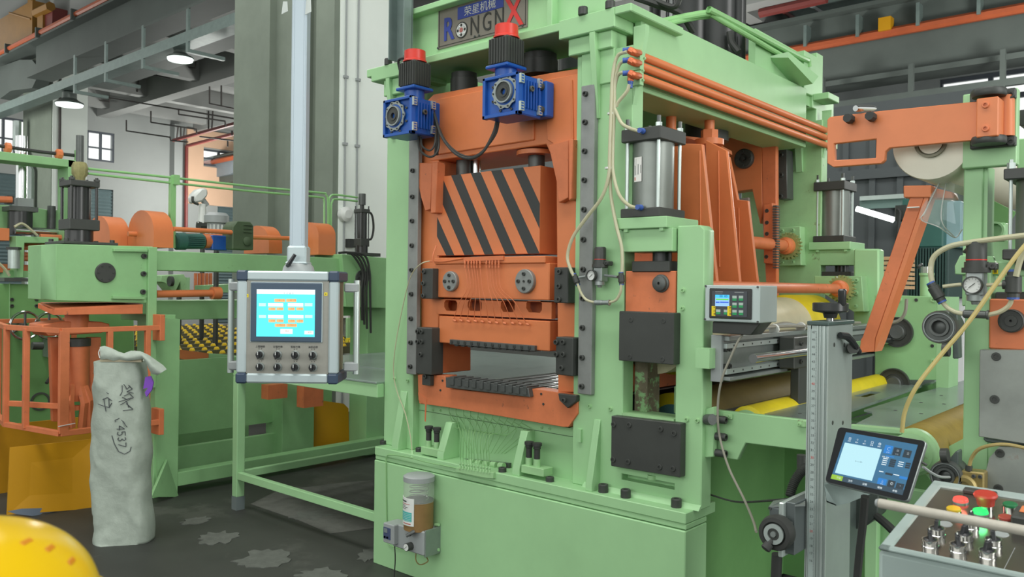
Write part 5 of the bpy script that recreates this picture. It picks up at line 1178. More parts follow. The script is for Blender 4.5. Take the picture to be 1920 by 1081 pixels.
# frame posts
ly0, ly1 = W(292, 700, X=LX).y, W(336, 700, X=LX).y
mk('frame_post', MB().box((LX - .3, ly0, 0), (LX - .02, ly1 - .02, W(310, 590, X=LX).z)), GREENM, lm, .004)
mk('post_flange', MB().prism(pX([(286, 592), (338, 598), (333, 928), (296, 930)], LX), (-.03, 0, 0)), GREENM, lm, .002)
mk('foot_gusset', MB().prism([W(310, 860, X=LX), W(280, 930, X=LX + .12), W(332, 930, X=LX)], (.03, 0, 0)), GREENM, lm, .002)
inst('bolt', CAPB, W(304, 922, X=LX + .06) , UP, lm, (.02, .02, .05))
# long beam
mk('crossbeam', MB().box((LX - .35, W(292, 480, X=LX - .05).y, W(500, 511, X=LX - .05).z), (LX - .05, 5.1, W(400, 474, X=LX - .05).z)), GREENM, lm, .004)
mk('lower_crossbeam', MB().box((LX - .6, 2.75, W(380, 598, X=LX - .3).z), (LX - .3, 5.1, W(380, 563, X=LX - .3).z)), GREENM, lm, .004)
mk('orange_tube', MB().cyl(W(292, 551, X=LX - .1), W(405, 549, X=LX - .1), .027, seg=16), ORANGE, lm)
mk('tube_flange', MB().cyl(W(397, 549, X=LX - .1), W(412, 549, X=LX - .1), .048, seg=20), ORANGE, lm)
# rear head
mk('rear_head', MB().prism(pX([(641, 476), (733, 484), (733, 578), (650, 575)]), (-.4, 0, 0)), GREENM, lm, .004)
c = W(678, 521, X=LX)
dd = mk('slotted_disc', MB().lathe((LX - .01, c.y, c.z), (LX + .015, c.y, c.z), [(.07, 0), (.07, 1)], 30), STEELD, lm)
for k in range(6): a = k * math.pi / 3; inst('bolt', CAPB, (LX + .015, c.y + .045 * math.cos(a), c.z + .045 * math.sin(a)), RT, dd, (.011, .011, .005))
# lower structure in the background of the table
mk('back_panel', MB().box((LX - .5, ly1, .35), (LX - .45, 4.6, .93)), GREENM, lm)
mk('base_rail', MB().box((LX - .45, ly1 - .05, W(400, 905, X=LX - .4).z - .05), (LX - .4, 4.3, .26)), GREENM, lm, .003)
mk('base_rail', MB().box((-7.2, 3.0, .02), (-7.1, 4.3, .3)), GREENM, lm, .003)
mk('rear_post_plate', MB().box((LX - .55, 3.98, 0), (LX - .3, 4.3, .95)), GREENM, lm, .003)
mk('rear_post_plate', MB().box((LX - .35, 4.72, 0), (LX - .1, 5.0, 1.4)), GREENM, lm, .003)
mk('floor_rail', MB().box((LX - .1, ly1, .06), (LX, 4.9, .16)), GREENM, lm, .003)
for px, py in ((420, 665 + 10),): pass
# orange leaf feet
mk('orange_block', MB().box(W(503, 722, X=LX - .1), tuple(W(539, 745, X=LX - .1) + Vector((-.1, 0, 0)))), ORANGED, lm)
mk('orange_block', MB().box(W(570, 722, X=LX - .05), tuple(W(606, 760, X=LX - .05) + Vector((-.1, 0, 0)))), ORANGED, lm)
# cylinder
def hyd(px, pyb, pyt, wpx, X, label_, hose_=False, cap=None):
    pass
cx_ = LX - .25
c = W(148, 460, X=cx_); yy = c.y; Z = lambda py: W(148, py, X=cx_).z; R1 = (W(177, 400, X=cx_).y - W(120, 400, X=cx_).y) / 2
hc = thing('hydraulic_cylinder', (cx_, yy, Z(460)), 'tall black hydraulic cylinder on the left machine with fitting on top', 'hydraulic cylinder', 'black hydraulic cylinders')
mk('foot_plate', MB().box((cx_ - R1 * 1.7, yy - R1 * 1.6, Z(459)), (cx_ + R1 * 1.6, yy + R1 * 2.0, Z(454))), BLACK, hc, .003)
for dx in (-1.4, 1.3):
    for dy in (-1.3, 1.7): inst('bolt', CAPB, (cx_ + dx * R1, yy + dy * R1, Z(454)), UP, hc, (.016, .016, .02))
mk('neck', MB().cyl((cx_, yy, Z(455)), (cx_, yy, Z(430)), R1 * .9, seg=28), BLACKS, hc)
mk('bottom_block', MB().box((cx_ - R1, yy - R1, Z(432)), (cx_ + R1, yy + R1, Z(412))), BLACK, hc, .005)
mk('barrel', MB().cyl((cx_, yy, Z(412)), (cx_, yy, Z(350)), R1 * .72, seg=28), BLACKS, hc)
for dx in (-.82, .82):
    for dy in (-.82, .82):
        mk('tie_rod', MB().cyl((cx_ + dx * R1, yy + dy * R1, Z(412)), (cx_ + dx * R1, yy + dy * R1, Z(333)), R1 * .1, seg=8), BLACKS, hc)
        mk('tie_nut', MB().cyl((cx_ + dx * R1, yy + dy * R1, Z(340)), (cx_ + dx * R1, yy + dy * R1, Z(336)), R1 * .2, seg=6), BLACK, hc)
mk('top_block', MB().box((cx_ - R1 * .98, yy - R1 * .98, Z(351)), (cx_ + R1 * .98, yy + R1 * .98, Z(340))), BLACK, hc, .005)
mk('worn_fitting', MB().lathe((cx_, yy, Z(342)), (cx_, yy, Z(304)), [(R1 * .35, 0), (R1 * .35, .25), (R1 * .5, .4), (R1 * .52, .8), (R1 * .4, 1)], 8), mat('worn_olive_block', (142, 138, 92), .6, var=.25, scale=20), hc)
mk('upper_stub', MB().cyl((cx_, yy, Z(304)), (cx_, yy, Z(254)), R1 * .26, seg=16), STEELD, hc)
cx2 = LX - .2; c = W(678, 470, X=cx2); y2_ = c.y; Z2 = lambda py: W(678, py, X=cx2).z; R2 = .045
hc2 = thing('hydraulic_cylinder', (cx2, y2_, Z2(475)), 'slim black hydraulic cylinder with bent hose beside the white column', 'hydraulic cylinder', 'black hydraulic cylinders')
mk('foot_plate', MB().box((cx2 - .1, y2_ - .09, Z2(480)), (cx2 + .1, y2_ + .14, Z2(474))), BLACK, hc2, .003)
mk('neck', MB().cyl((cx2, y2_, Z2(475)), (cx2, y2_, Z2(460)), .055, seg=24), BLACKS, hc2)
mk('bottom_block', MB().box((cx2 - .05, y2_ - .05, Z2(462)), (cx2 + .05, y2_ + .05, Z2(447))), BLACK, hc2, .004)
mk('barrel', MB().cyl((cx2, y2_, Z2(448)), (cx2, y2_, Z2(398)), R2, seg=24), BLACKS, hc2)
mk('top_block', MB().box((cx2 - .052, y2_ - .052, Z2(399)), (cx2 + .052, y2_ + .052, Z2(392))), BLACK, hc2, .004)
for dx in (-1, 1):
    for dy in (-1, 1): mk('tie_rod', MB().cyl((cx2 + dx * .042, y2_ + dy * .042, Z2(448)), (cx2 + dx * .042, y2_ + dy * .042, Z2(386)), .006, seg=8), BLACKS, hc2)
mk('upper_stub', MB().cyl((cx2, y2_, Z2(392)), (cx2, y2_, Z2(383)), .02, seg=12), BLACK, hc2)
mk('steel_cap', MB().cyl((cx2, y2_, Z2(384)), (cx2, y2_, Z2(363)), .033, seg=18), STEELD, hc2)
mk('bent_hose', MB().tube([(cx2 + .02, y2_ + .05, Z2(395)), (cx2 + .03, y2_ + .09, Z2(402)), (cx2 + .03, y2_ + .11, Z2(425)), (cx2 + .03, y2_ + .09, Z2(445)), (cx2 + .03, y2_ + .05, Z2(449))], .01, 8), RUBBER, hc2)
for k, (a, b_) in enumerate(((665, 684), (671, 688), (677, 693), (684, 697))):
    mk('hanging_hose', MB().tube([W(635, 474, X=LX + .06), W(652, 474 - 1, X=LX + .06), W(a, 482 - k, X=LX + .06), W(b_ - 4, 510, X=LX + .06), W(b_ - (6 if k < 3 else 3), 545, X=LX + .06), W(b_ - (5 if k < 3 else 2), 600 + k * 8, X=LX + .03)], .010, 8), RUBBER, hc2)
# orange arched chain guards
def guard(px0, px1, pyt, pyb, X, dx, label):
    y0, y1 = W(px0, pyb, X=X).y, W(px1, pyb, X=X).y; zb, zt = W(px0, pyb, X=X).z, W(px0, pyt, X=X).z
    # arch profile in XZ plane, extruded along Y
    r = dx / 2; pts = [(X, y0, zb), (X, y0, zt - r * .8)]
    for i in range(1, 12):
        a = math.pi * i / 12; pts.append((X - r + r * math.cos(a), y0, zt - r * .8 + r * .8 * math.sin(a)))
    pts += [(X - dx, y0, zt - r * .8), (X - dx, y0, zb)]
    return mk('chain_guard', MB().prism(pts, (0, y1 - y0, 0)), ORANGE, label=label, cat='guard', group='orange arched guards on the left machine')
guard(288, 325, 391, 463, LX - .12, .42, 'large orange arched guard on the green crossbeam, with shaft')
guard(206, 243, 402, 460, LX - .55, .42, 'orange arched guard behind the large one, left of it')
guard(597, 629, 415, 477, LX - .12, .3, 'orange arched guard with dark slot right of the pale mast')
guard(504, 529, 421, 474, LX - .5, .4, 'low orange arched guard just left of the pale mast')
# drive shaft, gearbox, motors on the crossbeam
dr = thing('drive_line', W(400, 470, X=LX - .1), 'orange drive shaft with green gearbox, green motor and blue coupling on the crossbeam', 'drive')
mk('shaft', MB().cyl(W(326, 429, X=LX - .12), W(445, 436, X=LX - .12), .018, seg=12), ORANGE, dr)
mk('shaft', MB().cyl(W(240, 438, X=LX - .4), W(600, 448, X=LX - .4), .018, seg=12), ORANGE, dr)
a, b_ = W(436, 467, X=LX - .1), W(476, 416, X=LX - .1)
OG = mat('olive_gearbox', (74, 92, 66), .6, var=.12, scale=10)
mk('gearbox', MB().prism([(a.x, a.y, a.z), (a.x, a.y, b_.z - .05), (a.x, a.y + .04, b_.z), (a.x, b_.y - .03, b_.z), (a.x, b_.y, b_.z - .03), (a.x, b_.y, a.z)], (-.16, 0, 0)), OG, dr, .006)
for k in range(3): mk('gearbox_rib', MB().box((a.x, a.y + .09, b_.z - .03 - k * .028), (a.x + .012, b_.y - .02, b_.z - .02 - k * .028)), OG, dr)
c = W(463, 452, X=a.x); mk('gearbox_cover', MB().lathe((a.x, c.y, c.z), (a.x + .02, c.y, c.z), [(.035, 0), (.035, .6), (.02, 1)], 18), OG, dr)
p0, p1 = W(327, 452, X=LX - .25), W(381, 452, X=LX - .25)
tm = mk('green_motor', MB().lathe(p0, p1, [(.05, 0), (.066, .06), (.066, .35), (.06, .36), (.06, .95), (.05, 1)], 24), TEAL, dr)
for k in range(9): a_ = -.6 + k * .26; mk('motor_fin', MB().box((p0.x + .06 * math.cos(a_) - .003, p0.y + .08, p0.z + .06 * math.sin(a_) - .002), (p0.x + .072 * math.cos(a_), p1.y - .02, p0.z + .06 * math.sin(a_) + .002)), TEAL, tm)
mk('orange_coupling', MB().cyl(W(382, 453, X=LX - .25), W(396, 453, X=LX - .25), .05, seg=20), ORANGED, dr)
mk('blue_gearbox', MB().box(W(398, 468, X=LX - .2), tuple(W(427, 442, X=LX - .2) + Vector((-.12, 0, 0)))), BLUE, dr, .006)
mk('orange_coupling', MB().cyl(W(422, 452, X=LX - .22), W(438, 452, X=LX - .22), .035, seg=16), ORANGE, dr)
# grey vertical motor behind
c = W(406, 440, X=-7.6)
gm = thing('grey_motor', c, 'pale grey upright motor behind the orange shaft', 'motor')
r_ = .1
zt_ = W(406, 399, X=-7.6).z; zb_ = W(406, 440, X=-7.6).z
mk('motor_body', MB().cyl((c.x, c.y, zb_), (c.x, c.y, zt_ - .1), r_ * .9, seg=24), PLASTG, gm)
mk('pedestal', MB().cyl((c.x, c.y, 0), (c.x, c.y, zb_), .025, seg=8), BLACK, gm)
for k in range(8): a_ = -1.6 + k * .4; mk('motor_fin', MB().box((c.x + r_ * .9 * math.cos(a_), c.y + r_ * .9 * math.sin(a_) - .006, zb_), (c.x + r_ * 1.1 * math.cos(a_), c.y + r_ * .9 * math.sin(a_) + .006, zt_ - .12)), PLASTW, gm)
mk('fan_cover', MB().lathe((c.x, c.y, zt_ - .1), (c.x, c.y, zt_), [(r_ * 1.2, 0), (r_ * 1.2, .7), (r_ * .9, 1)], 24), PLASTG, gm)
# grey swivel head on a column (welding / spray arm)
_spr = 1
sp_ = thing('spray_robot', W(380, 415, X=-8.5), 'off white articulated arm on a thin column behind the green motor', 'machine arm')
mk('column', MB().tube([W(379, 418, X=-8.5), W(380, 382, X=-8.5)], [.05, .035], 10, smooth=False), PLASTW, sp_)
mk('foot', MB().tube([W(372, 424, X=-8.5), W(388, 424, X=-8.5)], .06, 8, smooth=False), BLACK, sp_)
q_ = W(380, 424, X=-8.5); mk('pedestal', MB().cyl((q_.x, q_.y, 0), (q_.x, q_.y, q_.z), .025, seg=8), BLACK, sp_)
mk('head', MB().prism([W(*p, X=-8.45) for p in ((364, 366), (378, 352), (390, 353), (391, 366), (380, 378), (366, 381))], (-.16, 0, 0)), PLASTW, sp_, .02)
mk('head_ring', MB().tube([W(361, 368, X=-8.44), W(362, 378, X=-8.44), W(372, 383, X=-8.44)], .015, 6), BLACK, sp_)
mk('side_arm', MB().tube([W(380, 374, X=-8.5), W(388, 385, X=-8.5)], .03, 8, smooth=False), PLASTG, sp_)
# green pipes along the top
gp_ = thing('green_oil_pipes', W(330, 340, X=LX - .3), 'pair of thin green oil pipes on a slim post above the left machine', 'pipes')
XP = LX - .25
mk('oil_pipe', MB().tube([W(165, 316, X=XP), W(325, 333, X=XP), W(480, 350, X=XP), W(600, 361, X=XP), W(611, 365, X=XP), W(615, 380, X=XP), W(615, 460, X=XP)], .009, 8, n=3), GPIPE, gp_)
mk('oil_pipe', MB().tube([W(165, 325, X=XP), W(325, 343, X=XP), W(480, 359, X=XP), W(596, 369, X=XP), W(607, 374, X=XP), W(608, 390, X=XP), W(608, 460, X=XP)], .009, 8, n=3), GPIPE, gp_)
mk('oil_pipe', MB().tube([W(670, 370, X=XP), W(630, 365, X=XP), W(619, 369, X=XP), W(617, 385, X=XP), W(617, 460, X=XP)], .009, 8, n=3), GPIPE, gp_)
mk('oil_pipe', MB().tube([W(670, 377, X=XP), W(630, 373, X=XP), W(623, 378, X=XP), W(621, 392, X=XP), W(621, 460, X=XP)], .009, 8, n=3), GPIPE, gp_)
mk('slim_post', MB().box((XP - .02, W(318, 400, X=XP).y, 1.8), (XP + .015, W(328, 400, X=XP).y, W(323, 330, X=XP).z)), GPIPE, gp_)
mk('pipe_clamp', MB().box((XP - .02, W(322, 400, X=XP).y, W(325, 346, X=XP).z), (XP + .03, W(333, 400, X=XP).y, W(325, 328, X=XP).z)), GPIPE, gp_)
# orange hanging platform under the front head, tongs
tg = thing('orange_tongs', (LX - .3, 2.3, .6), 'orange pincer mechanism hanging below the left machine head', 'mechanism')
mk('carrier_plate', MB().prism([W(76, 568, X=LX - .6), W(103, 580, X=LX), W(268, 572, X=LX), W(268, 588, X=LX), W(103, 590, X=LX), W(76, 578, X=LX - .6)], (-.05, 0, 0)), ORANGED, tg, .003)
mk('carrier_top', MB().prism([W(76, 566, X=LX - .6), W(103, 577, X=LX), W(268, 570, X=LX), W(255, 566, X=LX - .6)], (0, 0, -.02)), ORANGED, tg)
c = W(144, 590, X=LX - .25); mk('stem', MB().cyl((c.x, c.y, c.z - .1), (c.x, c.y, c.z + .02), .075, seg=20), ORANGED, tg)
mk('spider_plate', MB().prism([W(*p, X=LX - .2) for p in ((78, 618), (80, 608), (118, 602), (190, 603), (206, 607), (206, 616), (190, 624), (90, 630))], (-.25, 0, 0)), ORANGED, tg, .006)
c = W(144, 640, X=LX - .25)
mk('hanging_cylinder', MB().lathe((c.x, c.y, W(144, 750, X=c.x).z), (c.x, c.y, W(144, 636, X=c.x).z), [(.07, 0), (.078, .1), (.078, .1), (.082, 1)], 24), ORANGED, tg)
mk('black_collar', MB().cyl((c.x, c.y, W(144, 648, X=c.x).z), (c.x, c.y, W(144, 634, X=c.x).z), .088, seg=24), BLACK, tg)
for a, b_, c3 in (((133, 722), (131, 750), (134, 800)), ((150, 722), (158, 755), (153, 800)), ((158, 725), (168, 750), (168, 803)), ((120, 640), (122, 720), (124, 800))):
    mk('pincer_leg', MB().tube([W(*a, X=LX - .2), W(*b_, X=LX - .15), W(*c3, X=LX - .2)], .028, 6, smooth=False), ORANGED, tg)
for px0, px1 in ((94, 108), (166, 182)):
    mk('side_leg', MB().prism([W(px0, 632, X=LX - .3), W(px1 + 8, 632, X=LX - .3), W(px1, 790, X=LX - .3), W(px0 + 6, 790, X=LX - .3)], (-.05, 0, 0)), ORANGED, tg, .003)
mk('pin', MB().cyl(W(143, 760, X=c.x + .05), W(143, 768, X=c.x + .05), .03, seg=12), ORANGED, tg)
# orange safety cage
cg = thing('orange_cage', (LX, 2.2, .6), 'open orange square tube cage in front of the pincer mechanism', 'cage')
s_ = .036
XC = LX + .12; yA = W(115, 622, X=XC).y; yB = W(303, 612, X=XC).y; zT = W(200, 617, X=XC).z; zB = W(200, 802, X=XC).z
def bar(p, q_, m=ORANGED, nm='cage_bar', w_=s_):
    p, q_ = Vector(p), Vector(q_); d = (q_ - p); w_ *= JR.uniform(.92, 1.0)
    x = Vector((0, 0, 1)) if abs(d.normalized().z) < .9 else Vector((1, 0, 0)); y = d.cross(x).normalized() * w_; x = y.cross(d).normalized() * w_
    mk(nm, MB().obox(p - y / 2 - x / 2, d, y, x), m, cg, .002)
xL = XC - .62
bar((XC, yA, zT), (XC, yB, zT)); bar((XC, yA, zB), (XC, yB, zB)); bar((XC, yA, zT), (xL, yA - .12, zT)); bar((XC, yA, zB), (xL, yA - .12, zB))
bar((xL, yA - .12, zT), (xL - .9, yA + .05, zT)); bar((xL, yA - .12, zB), (xL - .9, yA + .05, zB)); bar((xL - .9, yA + .05, zT), (xL - .9, yB, zT))
for px in (116, 123): bar((XC, W(px, 700, X=XC).y, zB), (XC, W(px, 700, X=XC).y, zT))
for px in (38,): 
    for xx_ in (xL, ): bar((xx_, yA - .12, zB), (xx_, yA - .12, zT))
bar((xL + .25, yA - .08, zB), (xL + .25, yA - .08, zT))
for px in (205, 276): yv = W(px, 700, X=XC).y; bar((XC, yv, zB), (XC, yv, zT))
bar((xL - .9, yA + .05, zB), (xL - .9, yA + .05, zT)); bar((xL - .9, yB, zB), (xL - .9, yB, zT)); bar((xL - .45, yA - .03, zB), (xL - .45, yA - .03, zT))
bar((xL, yA - .1, zB + .14), (LX - .1, yA + .1, zB + .14))
for z in (zT, zB): mk('fixing_plate', MB().box((XC - .1, yB - .02, z - .09), (XC + .02, yB + .015, z + .09)), ORANGED, cg, .002)
bar((XC - .1, yB, zT - .0), (LX + .0, yB + .0, zT)); 
mk('wire_tie', MB().tube([(XC + .02, yA - .02, zB + .05), (XC + .025, yA + .08, zB + .06)], .003, 4, smooth=False), PLASTW, cg)
# left green cabinet with hand wheels
cab = thing('green_cabinet', (-7.6, 2.4, 0), 'mid green machine cabinet with two handwheels at the far left', 'cabinet')
CX = -7.3
mk('body', MB().prism([W(*p, X=CX) for p in ((-60, 530), (74, 533), (250, 545), (255, 800), (-60, 800))], (-1.2, 0, 0)), GREEND, cab, .006)
mk('door_seam', MB().tube([W(18, 530, X=CX + .004), W(17, 690, X=CX + .004)], .004, 4, smooth=False), GREENM, cab)
mk('top_plate', MB().prism([W(*p, X=CX + .05) for p in ((8, 520), (75, 522), (75, 528), (8, 527))], (-.9, 0, 0)), STEELD, cab)
for px, py in ((22, 561), (68, 561), (22, 573), (68, 573)): inst('bolt', CAPB, W(px, py, X=CX), RT, cab, (.014, .014, .01))
for px, r_ in ((47, .105), (92, .1)):
    c = W(px, 610, X=CX + .25); n = 28; ring = [(c.x, c.y + r_ * math.cos(2 * math.pi * i / n), c.z + r_ * math.sin(2 * math.pi * i / n)) for i in range(n + 1)]
    hwh = mk('handwheel', MB().tube(ring, .011, 8, smooth=False), CHROME, cab)
    for k in range(3): a_ = math.pi / 2 + k * 2.094; mk('spoke', MB().tube([(c.x, c.y, c.z), (c.x, c.y + r_ * math.cos(a_), c.z + r_ * math.sin(a_))], .01, 6, smooth=False), STEELD, hwh)
    mk('spindle', MB().cyl((c.x, c.y, c.z), (CX, c.y, c.z), .02, seg=10), STEELD, hwh)
c = W(75, 752, X=CX); mk('round_opening', MB().lathe((CX - .01, c.y, c.z), (CX + .012, c.y, c.z), [(.075, 0), (.075, 1), (.06, 1), (.06, .4), (.001, .4)], 24), STEELD, cab)
mk('jut_rod', MB().cyl(W(60, 648, X=CX + .3), W(80, 648, X=CX + .3), .03, seg=12), STEELD, cab)
mk('slide_block', boxY(80, 635, 92, 670, W(80, 648, X=CX + .3).y + .1, .2), ALUD, cab, .003)
for a, b_ in (((42, 703), (46, 724)), ((97, 704), (87, 718))): mk('lever', MB().tube([W(*a, X=CX + .1), W(*b_, X=CX + .14)], .014, 6, smooth=False), BLACK, cab)
# yellow board fences
yb = mk('yellow_board', MB().prism([W(18, 838, X=-5.95), W(175, 822, X=-5.9), W(176, 952, X=-5.85), W(12, 964, X=-5.95)], (.012, 0, 0)), YBOARD, label='yellow steel board with a grey paint smear behind the white sack', cat='board', group='yellow boards')
mk('paint_smear', MB().prism([W(*p, X=-5.905) for p in ((14, 958), (40, 953), (75, 952), (106, 950), (105, 957), (98, 960), (80, 961), (68, 968), (55, 966), (30, 963))], (.003, 0, 0)), mat('grey_blue_paint', (112, 124, 140), .6, var=.05), yb)
mk('yellow_board', MB().prism([W(-40, 800, X=-6.7), W(180, 778, X=-6.7), W(180, 905, X=-6.7), W(-40, 930, X=-6.7)], (.012, 0, 0)), mat('dull_yellow_board', (196, 142, 28), .5, var=.08), label='darker yellow board leaning behind the front one, under the cage', cat='board', group='yellow boards')
mk('yellow_board', MB().prism([W(*p, X=-6.1) for p in ((552, 748), (556, 744), (643, 756), (652, 765), (653, 830), (562, 840))], (.012, 0, 0)), YBOARD, label='yellow board with a cut corner under the operator panel', cat='board', group='yellow boards')
mk('yellow_board', MB().prism([W(*p, X=-6.9) for p in ((690, 765), (724, 765), (724, 880), (690, 880))], (.012, 0, 0)), YBOARD, label='yellow board seen between table and press, left of the press post', cat='board', group='yellow boards')
# yellow roller conveyor behind the left machine
rc_ = thing('wheel_conveyor', (-7.6, 4.2, .9), 'conveyor bed of many small yellow skate wheels behind the left machine', 'conveyor')
OF = mat('oily_frame', (104, 100, 74), .5)
mk('side_rail', MB().box((-11.6, 3.25, .80), (-6.3, 3.3, .93)), OF, rc_); mk('side_rail', MB().box((-11.6, 6.2, .80), (-6.3, 6.25, .93)), OF, rc_)
for y_ in (3.27, 6.22):
    for x_ in (-11.4, -9, -6.5): mk('leg', MB().box((x_ - .03, y_ - .025, 0), (x_ + .03, y_ + .025, .8)), GREENM, rc_)
mk('orange_edge', MB().prism([W(*p, X=-6.28) for p in ((338, 655), (392, 662), (392, 680), (338, 672))], (-.04, 0, 0)), ORANGE, rc_)
mk('green_edge', MB().prism([W(*p, X=-6.27) for p in ((392, 662), (470, 668), (470, 682), (392, 680))], (-.04, 0, 0)), GREEN, rc_)
whl = rawmesh('skate_wheel', MB().lathe((0, -.02, 0), (0, .02, 0), [(.018, 0), (.03, .2), (.03, .8), (.018, 1)], 12), mat('yellow_wheel', (222, 186, 40), .45, var=.08))
for i in range(12):
    x = -6.6 - i * .4
    mk('wheel_rail', MB().box((x + .03, 3.3, .86), (x + .045, 6.2, .93)), OF, rc_)
    for j in range(24): inst('skate_wheel', whl, (x, 3.38 + j * .118 + (i % 2) * .05, .925), UP, rc_)
# coil / film behind the table
# background machinery at the upper left
bgm = thing('background_machine', (-10.5, 4.0, 0), 'green gantry with polished ram and short black cylinder, far upper left', 'machine')
BX = -9.5
mk('gantry_beam', MB().prism([W(*p, X=BX) for p in ((-60, 276), (128, 299), (152, 302), (152, 314), (128, 313), (-60, 293))], (-.3, 0, 0)), GREENM, bgm, .004)
mk('gantry_post', MB().prism([W(*p, X=BX) for p in ((128, 299), (141, 300), (141, 470), (128, 470))], (-.3, 0, 0)), GREENM, bgm, .004)
mk('gantry_stub', MB().prism([W(*p, X=BX) for p in ((146, 280), (153, 280), (153, 303), (146, 303))], (-.1, 0, 0)), GREENM, bgm)
mk('cable_line', MB().tube([W(-10, 272, X=BX - .1), W(80, 285, X=BX - .1), W(148, 292, X=BX - .1)], .02, 6, smooth=False), RUBBER, bgm)
for px in (14, 110): mk('orange_buoy', MB().lathe(W(px - 6, 275 + px * .12, X=BX - .1), W(px + 7, 277 + px * .12, X=BX - .1), [(.04, 0), (.06, .2), (.06, .8), (.04, 1)], 10), ORANGE, bgm)
mk('polished_ram', MB().cyl((BX - .4, W(40, 340, X=BX - .4).y, W(40, 395, X=BX - .4).z), (BX - .4, W(40, 340, X=BX - .4).y, W(40, 255, X=BX - .4).z), .055, seg=20), CHROME, bgm)
c = W(38, 380, X=BX - .4)
mk('black_cylinder', MB().cyl((c.x, c.y, W(38, 440, X=c.x).z), (c.x, c.y, W(38, 396, X=c.x).z), .12, seg=24), BLACKS, bgm)
mk('cylinder_head', MB().box((c.x - .12, c.y - .14, W(38, 397, X=c.x).z), (c.x + .12, c.y + .14, W(38, 388, X=c.x).z)), STEELD, bgm, .004)
mk('valve', MB().box((c.x - .06, c.y - .06, W(38, 388, X=c.x).z), (c.x + .1, c.y + .1, W(38, 372, X=c.x).z)), PLASTG, bgm, .004)
mk('orange_arm', MB().cyl(W(-20, 373, X=BX - .2), W(22, 374, X=BX - .2), .035, seg=10), ORANGED, bgm)
mk('black_joint', MB().box(W(14, 381, X=BX - .2), tuple(W(27, 367, X=BX - .2) + Vector((-.1, 0, 0)))), BLACK, bgm)
mk('green_hood', MB().prism([W(*p, X=BX - .6) for p in ((-60, 380), (60, 387), (88, 393), (126, 393), (126, 432), (-60, 428))], (-.5, 0, 0)), GREENM, bgm, .006)
mk('grey_tube', MB().cyl(W(96, 428, X=BX - .55), W(97, 386, X=BX - .55), .045, seg=12), STEELD, bgm)
mk('chrome_bar', MB().cyl(W(28, 431, X=BX - .3), W(262, 443, X=BX - .3), .04, seg=12), CHROME, bgm)
for a, b_ in (((75, 443), (262, 452)), ((40, 456), (105, 460)), ((40, 463), (105, 467)), ((45, 477), (76, 480)), ((45, 484), (76, 487))): mk('orange_bar', MB().cyl(W(*a, X=BX - .2), W(*b_, X=BX - .2), .03, seg=8), ORANGED, bgm)
mk('green_frame', MB().prism([W(*p, X=BX) for p in ((30, 442), (110, 445), (110, 456), (46, 455), (44, 520), (32, 520))], (-.2, 0, 0)), GREENM, bgm, .004)
mk('orange_box', MB().box(W(-10, 450, X=BX - .1), tuple(W(18, 428, X=BX - .1) + Vector((-.2, 0, 0)))), ORANGE, bgm, .004)
mk('air_cylinder_barrel', MB().cyl(W(26, 503, X=BX + .05), W(26, 468, X=BX + .05), .055, seg=16), ALU, bgm)
mk('air_cylinder_head', MB().cyl(W(26, 468, X=BX + .05), W(26, 463, X=BX + .05), .07, seg=6), BLACK, bgm)
mk('pale_hose', MB().tube([W(27, 425, X=BX + .05), W(42, 419, X=BX + .05), W(60, 432, X=BX + .05), W(70, 441, X=BX + .05)], .014, 6), HOSE, bgm)
mk('pale_hose', MB().tube([W(-5, 490, X=BX + .05), W(10, 505, X=BX + .05), W(18, 517, X=BX + .05)], .014, 6), HOSE, bgm)
mk('orange_table', MB().prism([W(*p, X=BX - .3) for p in ((-10, 494), (76, 497), (76, 512), (-10, 510))], (-.3, 0, 0)), ORANGED, bgm)
mk('green_shelf', MB().prism([W(*p, X=BX - .1) for p in ((18, 506), (56, 508), (56, 520), (18, 520))], (-.3, 0, 0)), GREENM, bgm)
# things seen under the crossbeam, behind: rods, little green stand, steel drum
us = thing('rear_stand', (-8.2, 4.8, 1.2), 'small green bracket stand with motor face and orange bars under the crossbeam', 'stand')
SX = -8.0
mk('green_block', MB().prism([W(*p, X=SX) for p in ((302, 516), (345, 514), (350, 524), (350, 545), (340, 545), (338, 528), (330, 545), (322, 545), (310, 530), (302, 528))], (-.2, 0, 0)), GREEN2, us, .004)
q_ = W(336, 540, X=SX - .1); mk('stand_leg', MB().cyl((SX - .1, q_.y, 0), (SX - .1, q_.y, q_.z), .025, seg=8), BLACK, us)
mk('motor_face', MB().cyl(W(317, 527, X=SX + .05), W(323, 527, X=SX + .05), .05, seg=14), BLACK, us)
for k in range(5): mk('orange_bar', MB().box(W(366 + k * 7, 552, X=SX - .3), tuple(W(370 + k * 7, 512, X=SX - .3) + Vector((-.03, 0, 0)))), ORANGED, us)
mk('green_post', MB().box(W(349, 552, X=SX), tuple(W(356, 520, X=SX) + Vector((-.05, 0, 0)))), GREEN, us)
mk('green_tail', MB().prism([W(*p, X=SX) for p in ((383, 535), (440, 532), (445, 548), (383, 548))], (-.2, 0, 0)), GREENM, us)
